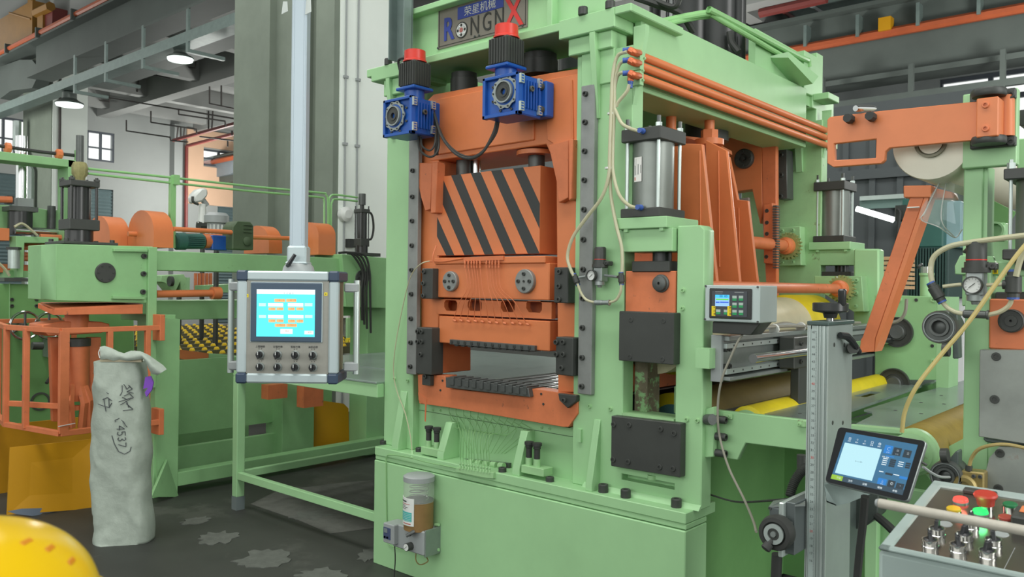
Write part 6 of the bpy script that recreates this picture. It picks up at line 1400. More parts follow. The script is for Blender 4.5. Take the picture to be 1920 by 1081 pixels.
# objects between panel and press, seen behind: green guard, orange bars, white cabinet
rb = thing('rear_roller_stand', (-8.4, 6.6, 0), 'green and orange roller stand glimpsed between the operator panel and the press', 'stand')
QX = -7.4
mk('green_plate', MB().prism([W(*p, X=QX) for p in ((652, 596), (684, 594), (690, 600), (690, 641), (652, 641))], (-.04, 0, 0)), GREEN, rb, .004)
mk('orange_rail', MB().prism([W(*p, X=QX) for p in ((650, 572), (703, 571), (703, 583), (650, 583))], (-.05, 0, 0)), ORANGE, rb)
mk('orange_leg', MB().prism([W(*p, X=QX) for p in ((694, 618), (709, 618), (706, 643), (693, 643))], (-.05, 0, 0)), ORANGED, rb)
mk('orange_rail', MB().tube([W(692, 605, X=QX), W(727, 607, X=QX)], .035, 8, smooth=False), ORANGED, rb)
mk('orange_rail', MB().tube([W(692, 615, X=QX), W(727, 617, X=QX)], .03, 8, smooth=False), ORANGED, rb)
mk('dark_post', MB().prism([W(*p, X=QX) for p in ((690, 560), (694, 560), (694, 645), (690, 645))], (-.04, 0, 0)), BLACK, rb)
mk('white_cabinet', MB().prism([W(*p, X=QX - .3) for p in ((653, 562), (720, 562), (720, 596), (653, 596))], (-.3, 0, 0)), PLASTW, rb)
mk('dark_panel', MB().prism([W(*p, X=QX - .25) for p in ((718, 562), (734, 562), (734, 645), (718, 645))], (-.05, 0, 0)), RUBBER, rb)
mk('orange_lower_rail', MB().tube([W(690, 740, X=QX), W(727, 737, X=QX)], .04, 8, smooth=False), ORANGED, rb)
mk('wheel_row', MB().tube([W(650, 638, X=QX + .2), W(690, 640, X=QX + .2)], .03, 8, smooth=False), YELLOW, rb)
# ================================================================ WHITE SACK
sk = thing('woven_sack', (-4.87, 2.2, 0), 'tall white woven sack with black handwriting standing on the floor', 'sack')
SKM = mat('white_woven_sack', (160, 171, 160), .62, var=.08, scale=26, bump=.35)
S0 = W(232, 1020, Z=0); S0 = Vector((S0.x, S0.y + .12, 0))
U = Vector((.74, .6726, 0)); N_ = Vector((.6726, -.74, 0))   # right, towards viewer
prof = [(1024, 181, 285), (1005, 179, 287), (960, 183, 285), (930, 178, 280), (890, 177, 279), (850, 175, 282), (800, 176, 279), (750, 178, 277), (720, 180, 273), (690, 183, 271), (675, 185, 270)]
vs = []; fs_ = []; SEG = 40; rings = []
rnd = random.Random(5)
def sackpt(py, xl, xr, a, jit):
    FR_ = FrameL(S0, U, (0, 0, 1))
    al, z = FR_.px(xl, py); ar, _ = FR_.px(xr, py)
    cm = (al + ar) / 2; hwid = (ar - al) / 2
    ca, sa = math.cos(a), math.sin(a); e_ = .75
    x = hwid * (abs(ca) ** e_) * (1 if ca > 0 else -1); y = .12 * (abs(sa) ** e_) * (1 if sa > 0 else -1)
    return S0 + U * (cm + x) + N_ * (y + jit) + Vector((0, 0, 1)) * max(z, 0)
M_ = 60
import bisect
def interp(py):
    for i in range(len(prof) - 1):
        a, b = prof[i], prof[i + 1]
        if a[0] >= py >= b[0]:
            t = (a[0] - py) / (a[0] - b[0]); return a[1] + (b[1] - a[1]) * t, a[2] + (b[2] - a[2]) * t
    return prof[-1][1:]
def JIT(a, py): return 1.7 * (.007 * math.sin(a * 3 + py * .02) + .010 * (1 - abs(math.sin((py - 95 * math.cos(a) + 14 * math.sin(a * 5)) * .021))) ** 4 * (.4 + .6 * math.sin(py * .013 + a) ** 2) + .008 * (1 - abs(math.sin((py * .6 + 120 * math.cos(a + .5)) * .03))) ** 5 - .006 * (1 - abs(math.sin((py + 60 * math.cos(a * 1.3)) * .0135))) ** 6)
for j in range(M_ + 1):
    py = 1024 - (1024 - 675) * j / M_; xl, xr = interp(py)
    for i in range(SEG):
        a = 2 * math.pi * i / SEG
        jit = JIT(a, py)
        vs.append(sackpt(py, xl + .8 * math.sin(py * .11), xr + .9 * math.sin(py * .09 + 1), a, jit if math.sin(a) > 0 else 0))
for j in range(M_):
    for i in range(SEG):
        a = j * SEG + i; b = j * SEG + (i + 1) % SEG; fs_.append((a, b, b + SEG, a + SEG))
fs_ += [tuple(range(SEG)), tuple(range(M_ * SEG, (M_ + 1) * SEG))]
mk('sack_body', MB().add(vs, fs_), SKM, sk, ang=80)
# open collar flopping over to the right
FS = FrameL(S0, U, (0, 0, 1))
def cuff(pts_b, pts_t, bulge, name):
    vs = []; fs_ = []; n = len(pts_b)
    R_ = 6
    for i in range(n):
        for r in range(R_ + 1):
            t = r / R_; x = pts_b[i][0] * (1 - t) + pts_t[i][0] * t; y = pts_b[i][1] * (1 - t) + pts_t[i][1] * t
            d = bulge[i] * math.sin(math.pi * (t * .8 + .2)) + .012 * math.sin(i * 1.7 + t * 4) * .6
            vs.append(FS.pp(x, y, .10 + d))
    m = len(vs)
    for i in range(n - 1):
        for r in range(R_):
            a = i * (R_ + 1) + r; fs_.append((a, a + 1, a + R_ + 2, a + R_ + 1))
    vs2 = [v - N_ * .006 for v in vs]
    fs_ += [tuple(q_ + m for q_ in reversed(f)) for f in fs_[:]]
    return mk(name, MB().add(vs + vs2, fs_), SKM, sk, ang=80)
cuff([(188, 674), (200, 672), (212, 676), (225, 674), (240, 676), (255, 674), (268, 672), (275, 682), (278, 690), (284, 700), (295, 703)],
     [(187, 650), (195, 648), (208, 652), (222, 659), (232, 662), (245, 657), (262, 658), (278, 665), (292, 675), (305, 684), (312, 692)],
     [.02, .03, .03, .025, .03, .035, .04, .05, .06, .055, .04], 'collar')
mk('inner_mouth', MB().prism([FS.pp(*p, c=.09) for p in ((190, 672), (212, 668), (240, 671), (268, 668), (268, 678), (190, 677))], N_ * .02), mat('sack_inside_beige', (168, 160, 136), .8), sk)
mk('tie_string', MB().tube([FS.pp(190, 650, .13), FS.pp(185, 660, .13), FS.pp(187, 671, .13)], .003, 5), PLASTW, sk)
mk('purple_ribbon', MB().prism([FS.pp(*p, c=.09) for p in ((274, 706), (284, 704), (289, 716), (286, 730), (276, 743), (273, 735), (279, 726), (270, 728))], N_ * .012), mat('purple_ribbon', (122, 72, 180), .4, var=.1), sk)
INK = mat('marker_ink', (70, 74, 78), .6, var=0)
def onsack(x, y):
    xl, xr = interp(y); al, z = FS.px(xl, y, 0); ar, _ = FS.px(xr, y, 0); h_ = (ar - al) / 2; cm = (al + ar) / 2; q_ = FS.px(x, y, .12)
    t_ = max(-.98, min(.98, (q_[0] - cm) / h_)); ca = abs(t_) ** (1 / .75) * (1 if t_ > 0 else -1); sa = math.sqrt(1 - ca * ca); a = math.atan2(sa, ca)
    return FS.p(q_[0], q_[1], .12 * sa ** .75 + JIT(a, y) + .004)
def stroke(pts):
    P_ = []
    for i in range(len(pts) - 1):
        for k in range(3): t = k / 3; P_.append(onsack(pts[i][0] * (1 - t) + pts[i + 1][0] * t, pts[i][1] * (1 - t) + pts[i + 1][1] * t))
    P_.append(onsack(*pts[-1])); mk('handwriting', MB().tube(P_, .0022, 5, n=2), INK, sk)
# handwriting runs down the sack: 3 glyph clusters, (4537)
for st_ in ([(232, 720), (236, 730), (240, 724)], [(228, 722), (230, 734), (226, 741)], [(238, 722), (244, 730), (236, 734), (246, 738)], [(232, 742), (240, 738), (246, 746), (238, 750), (230, 744)],
            [(226, 752), (243, 746)], [(228, 758), (236, 752), (240, 764)], [(232, 769), (246, 768), (236, 756)], [(196, 732), (206, 737)], [(194, 748), (204, 744), (212, 750)], [(184, 757), (208, 763)], [(196, 746), (201, 770)], [(206, 745), (207, 762), (212, 754)],
            [(240, 800), (234, 790), (226, 783), (219, 786), (219, 790)], [(212, 815), (216, 830), (224, 845), (235, 850), (244, 845), (246, 837)]):
    stroke(st_)
for k, g_ in enumerate(([(.7, 0), (.7, 1), (0, .35), (1, .35)], [(.9, 1), (.1, 1), (.1, .6), (.6, .6), (.9, .3), (.6, 0), (.1, .1)], [(.1, .9), (.5, 1), (.8, .8), (.4, .55), (.9, .3), (.5, 0), (.1, .1)], [(0, .95), (.9, .95), (.4, 0)])):
    stroke([(221 + v * 14 + k, 797 + k * 10.5 + u * 8.5) for u, v in g_])
# ================================================================ YELLOW HARD HAT (near, bottom left)
hc_ = W(-78, 1172, D=.62)
hat = thing('hard_hat', (hc_.x, hc_.y, hc_.z - .1), 'out of focus yellow hard hat with slotted vents at the bottom left corner', 'hard hat')
HY2 = mat('glossy_yellow_plastic', (210, 172, 14), .22, var=.03)
Rr = .094; vs = []; fs_ = []; SEG = 48; RN = 22
cuv = Vector((0, 0, 1)); ax1 = Vector((.75, .66, 0)); ax2 = Vector((-.66, .75, 0))
for j in range(RN + 1):
    th = math.pi / 2 * j / RN
    for i in range(SEG):
        a = 2 * math.pi * i / SEG; rr_ = Rr * math.cos(th) * (1 + .01 * math.cos(a * 6)); zz = Rr * .82 * math.sin(th)
        if j == 0: rr_ *= 1.10
        vs.append(hc_ + ax1 * rr_ * math.cos(a) + ax2 * rr_ * 1.2 * math.sin(a) + cuv * zz)
for j in range(RN):
    for i in range(SEG): a = j * SEG + i; b = j * SEG + (i + 1) % SEG; fs_.append((a, b, b + SEG, a + SEG))
mk('shell', MB().add(vs, fs_), HY2, hat, ang=60)
mk('brim', MB().lathe(hc_ - cuv * .012, hc_, [(Rr * 1.2, 0), (Rr * 1.22, .5), (Rr * 1.02, 1)], 40), HY2, hat)
OR2 = mat('vent_shadow_orange', (190, 120, 14), .5, var=.03)
for px, py in ((49, 1016), (93, 1028), (133, 1052)):
    # vent slots, set on the shell
    r = ray(px, py); o_ = Vector((0, 0, CAMH)); best = None
    for k in range(400):
        p = o_ + r * ((.40 + k * .001) / F); d = p - hc_
        v_ = (d.dot(ax1) / Rr) ** 2 + (d.dot(ax2) / (Rr * 1.2)) ** 2 + (d.z / (Rr * .82)) ** 2
        if v_ <= 1: best = p; break
    if best:
        d = best - hc_; nrm = Vector((d.x, d.y, d.z * 1.3)).normalized(); t1 = nrm.cross(cuv).normalized(); t2 = nrm.cross(t1)
        mk('vent_slot', MB().obox(best - t1 * .006 - t2 * .0022 - nrm * .001, t1 * .012, t2 * .0044, nrm * .0022), OR2, hat, .0006)
# ================================================================ RIGHT: INFEED CONVEYOR FRAME
cf = thing('infeed_frame', (-1.2, 3.2, 0), 'light green infeed frame with steel covers joined to the right side of the press', 'conveyor')
CFY = 3.11
pl = [(1342, 768), (1515, 788), (1700, 812), (1700, 862), (1500, 843), (1398, 830), (1383, 862), (1342, 855)]
mk('side_plate', plateY(pl, CFY, .03), GREEN, cf, .003)
mk('joint_plate', plateY([(1316, 768), (1338, 762), (1338, 856), (1316, 858)], CFY - .05, .03), GREEN, cf, .003)
for py in (785, 817, 848): inst('bolt', CAPB, W(1330, py, Y=CFY - .05) + Vector((.015, .02, 0)), RT, cf, (.016, .016, .05))
mk('lug', boxY(1355, 774, 1372, 786, CFY - .012, .012), GREEN2, cf, .002); inst('bolt', WASH, W(1367, 780, Y=CFY - .012), FR, cf, (.006, .006, .006))
mk('lug', boxY(1495, 787, 1510, 801, CFY - .012, .012), GREEN2, cf, .002); inst('bolt', WASH, W(1499, 795, Y=CFY - .012), FR, cf, (.006, .006, .006))
mk('hydraulic_knob', MB().cyl(W(1326, 786, Y=CFY - .06), W(1336, 786, Y=CFY - .08), .022, seg=14), STEELD, cf)
mk('rear_side_plate', MB().box((-1.62, 5.15, .8), (-.5, 5.2, 1.03)), GREEN, cf)
# plinth-side sheet under the conveyor; shade put in as a deeper green
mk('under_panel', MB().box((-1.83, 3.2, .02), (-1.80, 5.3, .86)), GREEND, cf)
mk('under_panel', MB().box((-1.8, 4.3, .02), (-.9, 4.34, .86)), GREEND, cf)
mk('cable_gland_box', MB().box((-1.05, 3.3, .62), (-1.0, 3.42, .84)), PLASTG, cf, .003)
# covers: two plates along Y
PZ = 1.035
hole_ = [W(*p, Z=PZ) for p in ((1600, 742), (1632, 733), (1653, 735), (1624, 744))]
c1_ = [W(*p, Z=PZ) for p in ((1427, 774), (1435, 766), (1664, 703), (1757, 712), (1600, 766), (1510, 786))]
mk('steel_cover', MB().prism(c1_, (0, 0, -.012), [hole_]), SHEET, cf)
ed = [W(*p, Z=PZ - .012) for p in ((1510, 789), (1757, 714))]
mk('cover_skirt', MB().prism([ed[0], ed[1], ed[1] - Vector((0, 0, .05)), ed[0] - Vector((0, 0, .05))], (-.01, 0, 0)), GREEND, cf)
mk('cover_rim', MB().prism([W(*p, Z=PZ - .013) for p in ((1427, 776), (1510, 789), (1510, 794), (1427, 781))], (0, .01, 0)), GREEN, cf)
c2_ = [W(*p, Z=PZ) for p in ((1606, 793), (1636, 778), (1634, 771), (1620, 768), (1700, 743), (1810, 712), (1900, 716), (1700, 801))]
mk('steel_cover', MB().prism(c2_, (0, 0, -.008)), SHEET, cf)
mk('cover_rim', MB().prism([W(*p, Z=PZ - .01) for p in ((1606, 795), (1700, 804), (1690, 810), (1606, 800))], (0, 0, -.02)), GREEN, cf)
mk('green_floor_strip', MB().prism([W(*p, Z=PZ - .07) for p in ((1588, 787), (1740, 745), (1760, 748), (1620, 790))], (0, 0, -.01)), GREEN, cf)
mk('lower_bar', MB().prism([W(*p, Y=3.05) for p in ((1590, 797), (1690, 806), (1690, 813), (1590, 803))], (0, .05, 0)), GREEN, cf)
for q_ in ((1765, 741), (1727, 754), (1770, 757), (1679, 769), (1727, 775)): inst('bolt', CAPB, W(*q_, Z=PZ), UP, cf, (.008, .008, .001))
for q_ in ((1500, 775), (1520, 778)): inst('bolt', CAPB, W(*q_, Z=PZ), UP, cf, (.008, .008, .001))
# green vertical legs of the frame behind the console
mk('leg', MB().box((W(1622, 1000, Y=3.2).x, 3.2, 0), (W(1644, 1000, Y=3.2).x, 3.26, .8)), GREEN, cf, .003)
mk('lower_panel', MB().box((W(1644, 1000, Y=3.24).x, 3.24, 0.1), (W(1806, 1000, Y=3.24).x, 3.27, .82)), GREEN, cf, .003)
mk('cross_strip', plateY([(1718, 868), (1806, 822), (1806, 940), (1745, 900)], 3.2, .02), GREEN, cf)
# rollers of the infeed
def roller(name, p0, p1, r, m, label, endm=GREEN2, ring=True, group=None):
    p0, p1 = Vector(p0), Vector(p1); d = (p1 - p0).normalized()
    t = thing(name, p0, label, 'roller', group)
    mk('shell', MB().lathe(p0, p1, [(r * .82, 0), (r, .004), (r, .996), (r * .82, 1)], 36), m, t)
    e_ = mk('end_disc', MB().lathe(p0 - d * .012, p0 + d * .004, [(r * .35, 0), (r * .8, .3), (r * .8, 1)], 28), endm, t)
    mk('shaft_end', MB().cyl(p0 - d * .03, p0, r * .25, seg=16), STEELD, t)
    return t
a = W(1400, 795, Y=3.2); roller('yellow_roller', a, W(1668, 708, Y=5.0) * 1 if False else Vector((a.x, 5.0, a.z)), .075, YELLOW, 'yellow rubber roller below the linear stage, left of the scale post')
a = W(1590, 735, Y=4.1); roller('yellow_roller', (-1.48, 3.75, 1.02), (-1.48, 5.1, 1.02), .06, YELLOW, 'yellow rubber roller partly hidden behind the scale post')
mk('dark_guide_plate', MB().box((-1.72, 3.3, .99), (-1.6, 5.1, 1.0)), STEELD, label='dark steel strip between the yellow feed rollers', cat='guide plate')
CREAM = mat('cream_film_roll', (206, 200, 168), .4, var=.1, scale=4)
c = W(1525, 620, Y=4.3)
tcr = thing('film_covered_roller', (c.x, 3.3, c.z), 'large cream film covered roller with yellow end ring behind the linear stage', 'roller')
rx = -1.95; rz = 1.33
mk('shell', MB().lathe((rx, 3.2, rz), (rx, 4.62, rz), [(.14, 0), (.17, .002), (.17, 1)], 40), CREAM, tcr)
mk('yellow_end', MB().lathe((rx, 4.62, rz), (rx, 5.05, rz), [(.17, 0), (.185, .05), (.185, .95), (.15, 1)], 40), YELLOW, tcr)
a = W(1690, 840, Y=3.02)
rl = thing('olive_roller', (-.93, 3.04, .93), 'dirty olive roller with green slotted end collar behind the tablet', 'roller')
rr0 = .085; px_ = W(1716, 845, Y=3.1)
mk('shell', MB().lathe((px_.x, 3.1, px_.z), (px_.x, 5.1, px_.z), [(rr0 * .9, 0), (rr0, .01), (rr0, 1)], 36), mat('dirty_olive_rubber', (134, 116, 48), .6, var=.25, scale=6), rl)
mk('end_collar', MB().lathe((px_.x, 3.03, px_.z), (px_.x, 3.1, px_.z), [(rr0 * .5, 0), (rr0 * .55, .2), (rr0 * .8, .3), (rr0 * .86, .5), (rr0 * .95, .6), (rr0 * .95, 1)], 32), GREEN2, rl)
mk('bearing_foot', plateY([(1668, 835), (1752, 842), (1748, 870), (1668, 860)], 3.06, .03), GREEN, rl, .003)
# rear side plate of the second unit with bearing rings
rp2 = thing('bearing_frame', (-1.3, 4.8, .8), 'deep green side plate with two black bearing openings at the back right', 'machine')
BFY = 4.8
o_ = [(1640, 552), (1757, 556), (1757, 712), (1640, 712)]
mk('bearing_plate', plateY(o_, BFY, .05), GREENM, rp2, .003)
mk('bearing_plate_side', MB().box((W(1757, 600, Y=BFY).x, BFY, .95), (W(1780, 600, Y=BFY).x, BFY + .2, W(1757, 556, Y=BFY).z)), GREEN, rp2)
for px, py, r in ((1683, 622, .083), (1677, 718, .083)):
    c = W(px, py, Y=BFY); g_ = mk('bearing_ring', MB().lathe((c.x, BFY - .001, c.z), (c.x, BFY - .022, c.z), [(r, 0), (r, 1), (r * .93, 1), (r * .9, .5), (r * .6, .5), (r * .55, .9), (r * .3, .9), (r * .25, .3), (.001, .3)], 32), BLACK, rp2)
    mk('ball_race', MB().lathe((c.x, BFY - .018, c.z), (c.x, BFY - .028, c.z), [(r * .5, 0), (r * .42, 1)], 20), STEELD, g_)
for q_ in ((1686, 561), (1750, 562), (1750, 677)): inst('bolt', WASH, W(*q_, Y=BFY), FR, rp2, (.011, .011, .01))
for q_ in ((1718, 562), (1748, 648)): inst('bolt', CAPB, W(*q_, Y=BFY), FR, rp2, (.009, .009, .004))
mk('left_green_block', plateY([(1600, 716), (1625, 714), (1640, 712), (1640, 745), (1600, 745)], BFY - .1, .05), GREEN, rp2)
c = W(1737, 548, Y=BFY + .1); zt_ = W(1737, 515, Y=BFY + .1).z
mk('filler_neck', MB().cyl((c.x, BFY + .1, c.z - .03), (c.x, BFY + .1, zt_), .032, seg=20), GREEN, rp2)
mk('filler_flange', MB().cyl((c.x, BFY + .1, zt_ - .003), (c.x, BFY + .1, zt_ + .01), .038, seg=20), GREEN, rp2)
mk('filler_cap', MB().cyl((c.x, BFY + .1, zt_ + .01), (c.x, BFY + .1, zt_ + .045), .030, seg=8), CHROME, rp2)
# rear green mast block right of the rear clamp
mk('rear_block', plateY([(1600, 466), (1648, 466), (1648, 640), (1600, 640)], 5.1, .1), GREEN, rp2, .01)
# dark cylinder block / bearing drum with steel ring (front pair)
GD = mat('grey_green_bearing_arm', (92, 104, 100), .5, metal=.3, var=.08)
for (px, py, r, arm, nm) in ((1760, 613, .052, ((1760, 585), (1795, 583), (1797, 672), (1786, 672), (1786, 640)), 'beside the steel plate stand, level with the air regulator'), (1772, 893, .048, ((1775, 866), (1792, 845), (1797, 845), (1797, 930), (1780, 925)), 'low beside the brass valve, behind the tablet')):
    y = 2.85; c = W(px, py, Y=y)
    t = thing('pinch_roller_end', (c.x, y, c.z), 'dark bearing drum ' + nm, 'bearing', 'round bearing drums')
    mk('drum', MB().lathe((c.x, y + .1, c.z), (c.x, y, c.z), [(r, 0), (r, .9), (r * .94, 1), (r * .86, 1), (r * .84, .92), (r * .6, .92), (r * .56, 1), (r * .42, 1), (r * .4, .8), (r * .2, .85), (.001, .85)], 36), STEELD, t)
    mk('steel_ring', MB().lathe((c.x, y + .006, c.z), (c.x, y - .002, c.z), [(r * .86, 0), (r * .86, 1), (r * .82, 1), (r * .82, 0)], 36, cap=False), ALUD, t)
    mk('arm', plateY(list(arm), y + .03, .05), GD, t, .003)
mk('dark_barrel', MB().cyl(W(1768, 655, Y=2.85), W(1780, 655, Y=2.85), .022, seg=18), BLACK, label='small black cap screw under the upper bearing drum', cat='screw')
mk('dark_barrel', MB().cyl(W(1765, 853, Y=2.85), W(1778, 853, Y=2.85), .022, seg=18), BLACK, label='small black cap screw above the lower bearing drum', cat='screw')
# ================================================================ RIGHT STAND (pinch stand) with T head, steel plate, cylinder
ps = thing('pinch_stand', (-.6, 2.98, 0), 'light green stand at the right edge with steel front plate and orange block', 'machine')
SY_ = 2.98
x0, x1 = W(1806, 800, Y=SY_).x, W(1853, 800, Y=SY_).x
mk('post', MB().box((x0, SY_, 0), (x1, SY_ + .08, W(1825, 500, Y=SY_).z)), GREEN, ps, .003)
mk('upper_post', MB().box((W(1806, 400, Y=SY_ + .05).x, SY_ + .05, 1.5), (W(1842, 400, Y=SY_ + .05).x, SY_ + .11, W(1825, 312, Y=SY_ + .05).z)), GREEN, ps, .003)
mk('upper_post_side', MB().box((W(1842, 400, Y=SY_ + .05).x, SY_ + .06, 1.5), (W(1850, 400, Y=SY_ + .05).x, SY_ + .16, W(1825, 312, Y=SY_ + .05).z)), GREEN, ps)
mk('cross_plate', plateY([(1790, 498), (1800, 478), (1862, 480), (1864, 490), (1990, 495), (1990, 520), (1790, 514)], SY_ + .03, .03), GREEN, ps, .003)
mk('head_plate', MB().box((W(1804, 300, Y=SY_ + .02).x, SY_ + .02, W(1850, 312, Y=SY_ + .02).z), (W(1906, 300, Y=SY_ + .02).x, SY_ + .06, W(1850, 172, Y=SY_ + .02).z)), GREEN, ps, .003)
mk('rear_brace', MB().prism([W(*p, Y=3.5) for p in ((1850, 370), (1900, 395), (1880, 430), (1850, 415))], (0, .06, 0)), GREEND, ps)
mk('rear_block', plateY([(1850, 417), (1885, 417), (1885, 452), (1850, 452)], 3.3, .05), GREEN, ps, .003)
c = W(1868, 432, Y=3.3); mk('tube_mouth', MB().lathe((c.x, 3.3, c.z), (c.x, 3.27, c.z), [(.03, 0), (.03, 1), (.023, 1), (.022, .1), (.001, .1)], 24), GREEN, ps)
mk('rear_plate', plateY([(1850, 452), (1960, 440), (1960, 600), (1850, 600)], 3.45, .03), GREEN, ps)
mk('right_plate', plateY([(1907, 260), (1960, 258), (1960, 318), (1907, 318)], 3.2, .04), GREEN, ps, .003)
mk('black_motor', plateY([(1911, 206), (1960, 200), (1960, 236), (1911, 236)], 3.2, .1), BLACK, ps, .003)
# orange block, disc and steel plates
a, b = W(1856, 560, Y=SY_ - .02), W(1990, 660, Y=SY_ - .02)
mk('orange_block', MB().box((a.x, SY_ - .02, b.z), (b.x, SY_ + .1, a.z)), ORANGED, ps, .004)
mk('black_block', plateY([(1866, 547), (1990, 547), (1990, 562), (1866, 562)], SY_ + .01, .08), BLACK, ps, .003)
c = W(1898, 601, Y=SY_ - .025)
mk('pivot_disc', MB().lathe((c.x, SY_ - .02, c.z), (c.x, SY_ - .05, c.z), [(.036, 0), (.036, .9), (.033, 1), (.031, .85), (.018, .85), (.017, 1), (.004, 1), (.004, .5), (.001, .5)], 36), BLACK, ps)
PSM = mat('scratched_steel_plate', (146, 152, 146), .4, metal=.3, var=.18, scale=4, wear=(140, 122, 108), wearscale=4, wearth=.6)
a, b = W(1835, 655, Y=SY_ - .06), W(1990, 822, Y=SY_ - .06)
p_ = mk('steel_plate', plateY([(1837, 655), (1990, 657), (1990, 840), (1925, 832), (1835, 818)], SY_ - .06, .04), PSM, ps, .002)
for q_ in ((1868, 668), (1865, 748)): inst('bolt', CAPB, W(*q_, Y=SY_ - .06), FR, p_, (.0135, .0135, .004))
p_ = mk('lower_steel_plate', plateY([(1850, 940), (1848, 885), (1855, 858), (1872, 838), (1990, 842), (1990, 960), (1850, 935)], SY_ - .06, .04), PSM, ps, .003)
for q_ in ((1875, 849), (1872, 915)): inst('bolt', CAPB, W(*q_, Y=SY_ - .06), FR, p_, (.0135, .0135, .004))
mk('slot_rim', MB().tube([W(1849, 805, Y=SY_ - .01), W(1850, 818, Y=SY_ - .01), W(1862, 826, Y=SY_ - .01), W(1990, 835, Y=SY_ - .01)], .007, 6), GD, ps)
mk('post_lower', plateY([(1853, 826), (1990, 838), (1990, 1160), (1853, 1140)], SY_, .06), GREEN, ps)
mk('worn_slide', plateY([(1853, 760), (1864, 762), (1864, 812), (1853, 808)], SY_ + .03, .05), mat('rusty_slide_steel'), ps)
# brass valve with hose
bv = thing('brass_valve', W(1815, 900, Y=2.88), 'brass square valve body with hose fitting beside the green stand', 'valve')
mk('body', MB().prism([W(*p, Y=2.87) for p in ((1786, 880), (1845, 886), (1845, 922), (1784, 912))], (0, .06, 0)), BRASS, bv, .004)
c = W(1808, 912, Y=2.86); mk('round_cover', MB().lathe((c.x, 2.87, c.z), (c.x, 2.85, c.z), [(.036, 0), (.036, .6), (.03, 1), (.018, 1), (.018, .6), (.001, .6)], 30), BRASS, bv)
for q_ in ((1790, 884), (1798, 887), (1826, 892), (1838, 893)): inst('bolt', CAPS, W(*q_, Y=2.87), FR, bv, (.006, .006, .006))
mk('black_inlet', MB().cyl(W(1816, 882, Y=2.88), W(1817, 872, Y=2.88), .010, seg=12), BLACK, bv)
mk('hose', MB().tube([W(1817, 875, Y=2.88), W(1822, 858, Y=2.88), W(1835, 842, Y=2.87), W(1860, 834, Y=2.86), W(1890, 833, Y=2.86), W(1930, 841, Y=2.86)], .0055, 8), mat('amber_hose', (170, 152, 96), .35, alpha=.9), bv)
# air cylinder at the right edge
t = thing('air_cylinder', W(1900, 400, Y=2.95), 'grey air cylinder cut by the right edge of the frame', 'air cylinder', 'square air cylinders on green brackets')
yc = 2.93
xa, xb = W(1884, 400, Y=yc).x, W(1884, 400, Y=yc).x + .2
z0, z1, z2, z3 = W(1890, 486, Y=yc).z, W(1890, 467, Y=yc).z, W(1890, 336, Y=yc).z, W(1890, 316, Y=yc).z
mk('bottom_head', MB().box((xa - .005, yc, z0), (xb, yc + .2, z1)), BLACK, t, .003); mk('top_head', MB().box((xa - .005, yc, z2), (xb, yc + .2, z3)), BLACK, t, .003)
mk('barrel', MB().cyl(((xa + xb) / 2 + .003, yc + .1, z1), ((xa + xb) / 2 + .003, yc + .1, z2), .09, seg=40), MATS['satin_cylinder_barrel'], t)
mk('tie_rod', MB().cyl((xa + .012, yc + .02, z1), (xa + .012, yc + .02, z3 + .03), .0055, seg=10), ALU, t)
mk('nut', MB().cyl((xa + .012, yc + .02, z3), (xa + .012, yc + .02, z3 + .02), .012, seg=6), ALU, t)
mk('piston_neck', MB().cyl((xa + .05, yc + .1, z0 - .03), (xa + .05, yc + .1, z0), .04, seg=16), BLACK, t)
# big regulator with gauge and its hoses
rg2 = regulator(0, 2.86, 1.12, {'body': (1830, 530), 'gauge': (1822, 534)}, 'large pressure regulator with round gauge on the right green stand')
mk('spike', MB().lathe(W(1805, 472, Y=2.86), W(1816, 470, Y=2.86), [(.002, 0), (.012, .8), (.012, 1)], 10), BLACK, rg2)
YT = mat('yellow_tag', (232, 206, 30), .5, var=0)
tag_ = mk('yellow_tag', plateY([(1861, 492), (1871, 492), (1871, 513), (1861, 513)], SY_ + .026, .003), YT, ps)
for k, ch in enumerate('气压表'):
    q_ = W(1866, 496 + k * 6.6, Y=SY_ + .0255); text('tag_print', ch, .0115, BLACK, tag_, q_, (1, 0, 0), (0, 0, 1))
tee(1756, 548, 2.84, rg2, math.radians(120), 1.3); tee(1900, 533, 2.84, rg2, math.radians(90), 1.6)
mk('tee_branch', MB().cyl(W(1895, 533, Y=2.84), W(1880, 533, Y=2.84), .014, seg=12), BLACK, rg2)
HB_ = .0085
def hose2(pts, Y, parent, r=HB_, m=HOSE): return mk('air_hose', MB().tube([W(p[0], p[1], Y=(p[2] if len(p) > 2 else Y)) for p in pts], r, 10), m, parent)
hose2([(1748, 530), (1745, 505), (1752, 480), (1780, 462), (1820, 454), (1880, 446), (1930, 440)], 2.84, rg2, .0085)
hose2([(1768, 537), (1790, 534), (1803, 533)], 2.85, rg2, .006)
hose2([(1850, 534), (1870, 533), (1885, 533)], 2.85, rg2, .006)
hose2([(1763, 560), (1775, 575), (1790, 584), (1806, 588)], 2.84, rg2, .007)
hose2([(1853, 590), (1875, 584), (1892, 572), (1898, 556)], 2.84, rg2, .007)
mk('silencer', MB().lathe(W(1806, 588, Y=2.84), W(1854, 590, Y=2.84), [(.010, 0), (.012, .04), (.0135, .05), (.0135, .45), (.012, .47), (.012, .9), (.015, .93), (.015, 1)], 16), STEELD, rg2)
hose2([(1930, 450, 2.8), (1905, 480, 2.78), (1865, 535, 2.76), (1815, 605, 2.74), (1760, 670, 2.72), (1718, 725, 2.7), (1697, 770, 2.7), (1691, 810, 2.7)], 2.7, rg2, .0065, mat('yellowed_hose', (190, 174, 112), .35, alpha=.9))
hose2([(1905, 518), (1912, 490), (1925, 460)], 2.82, rg2, .0085)
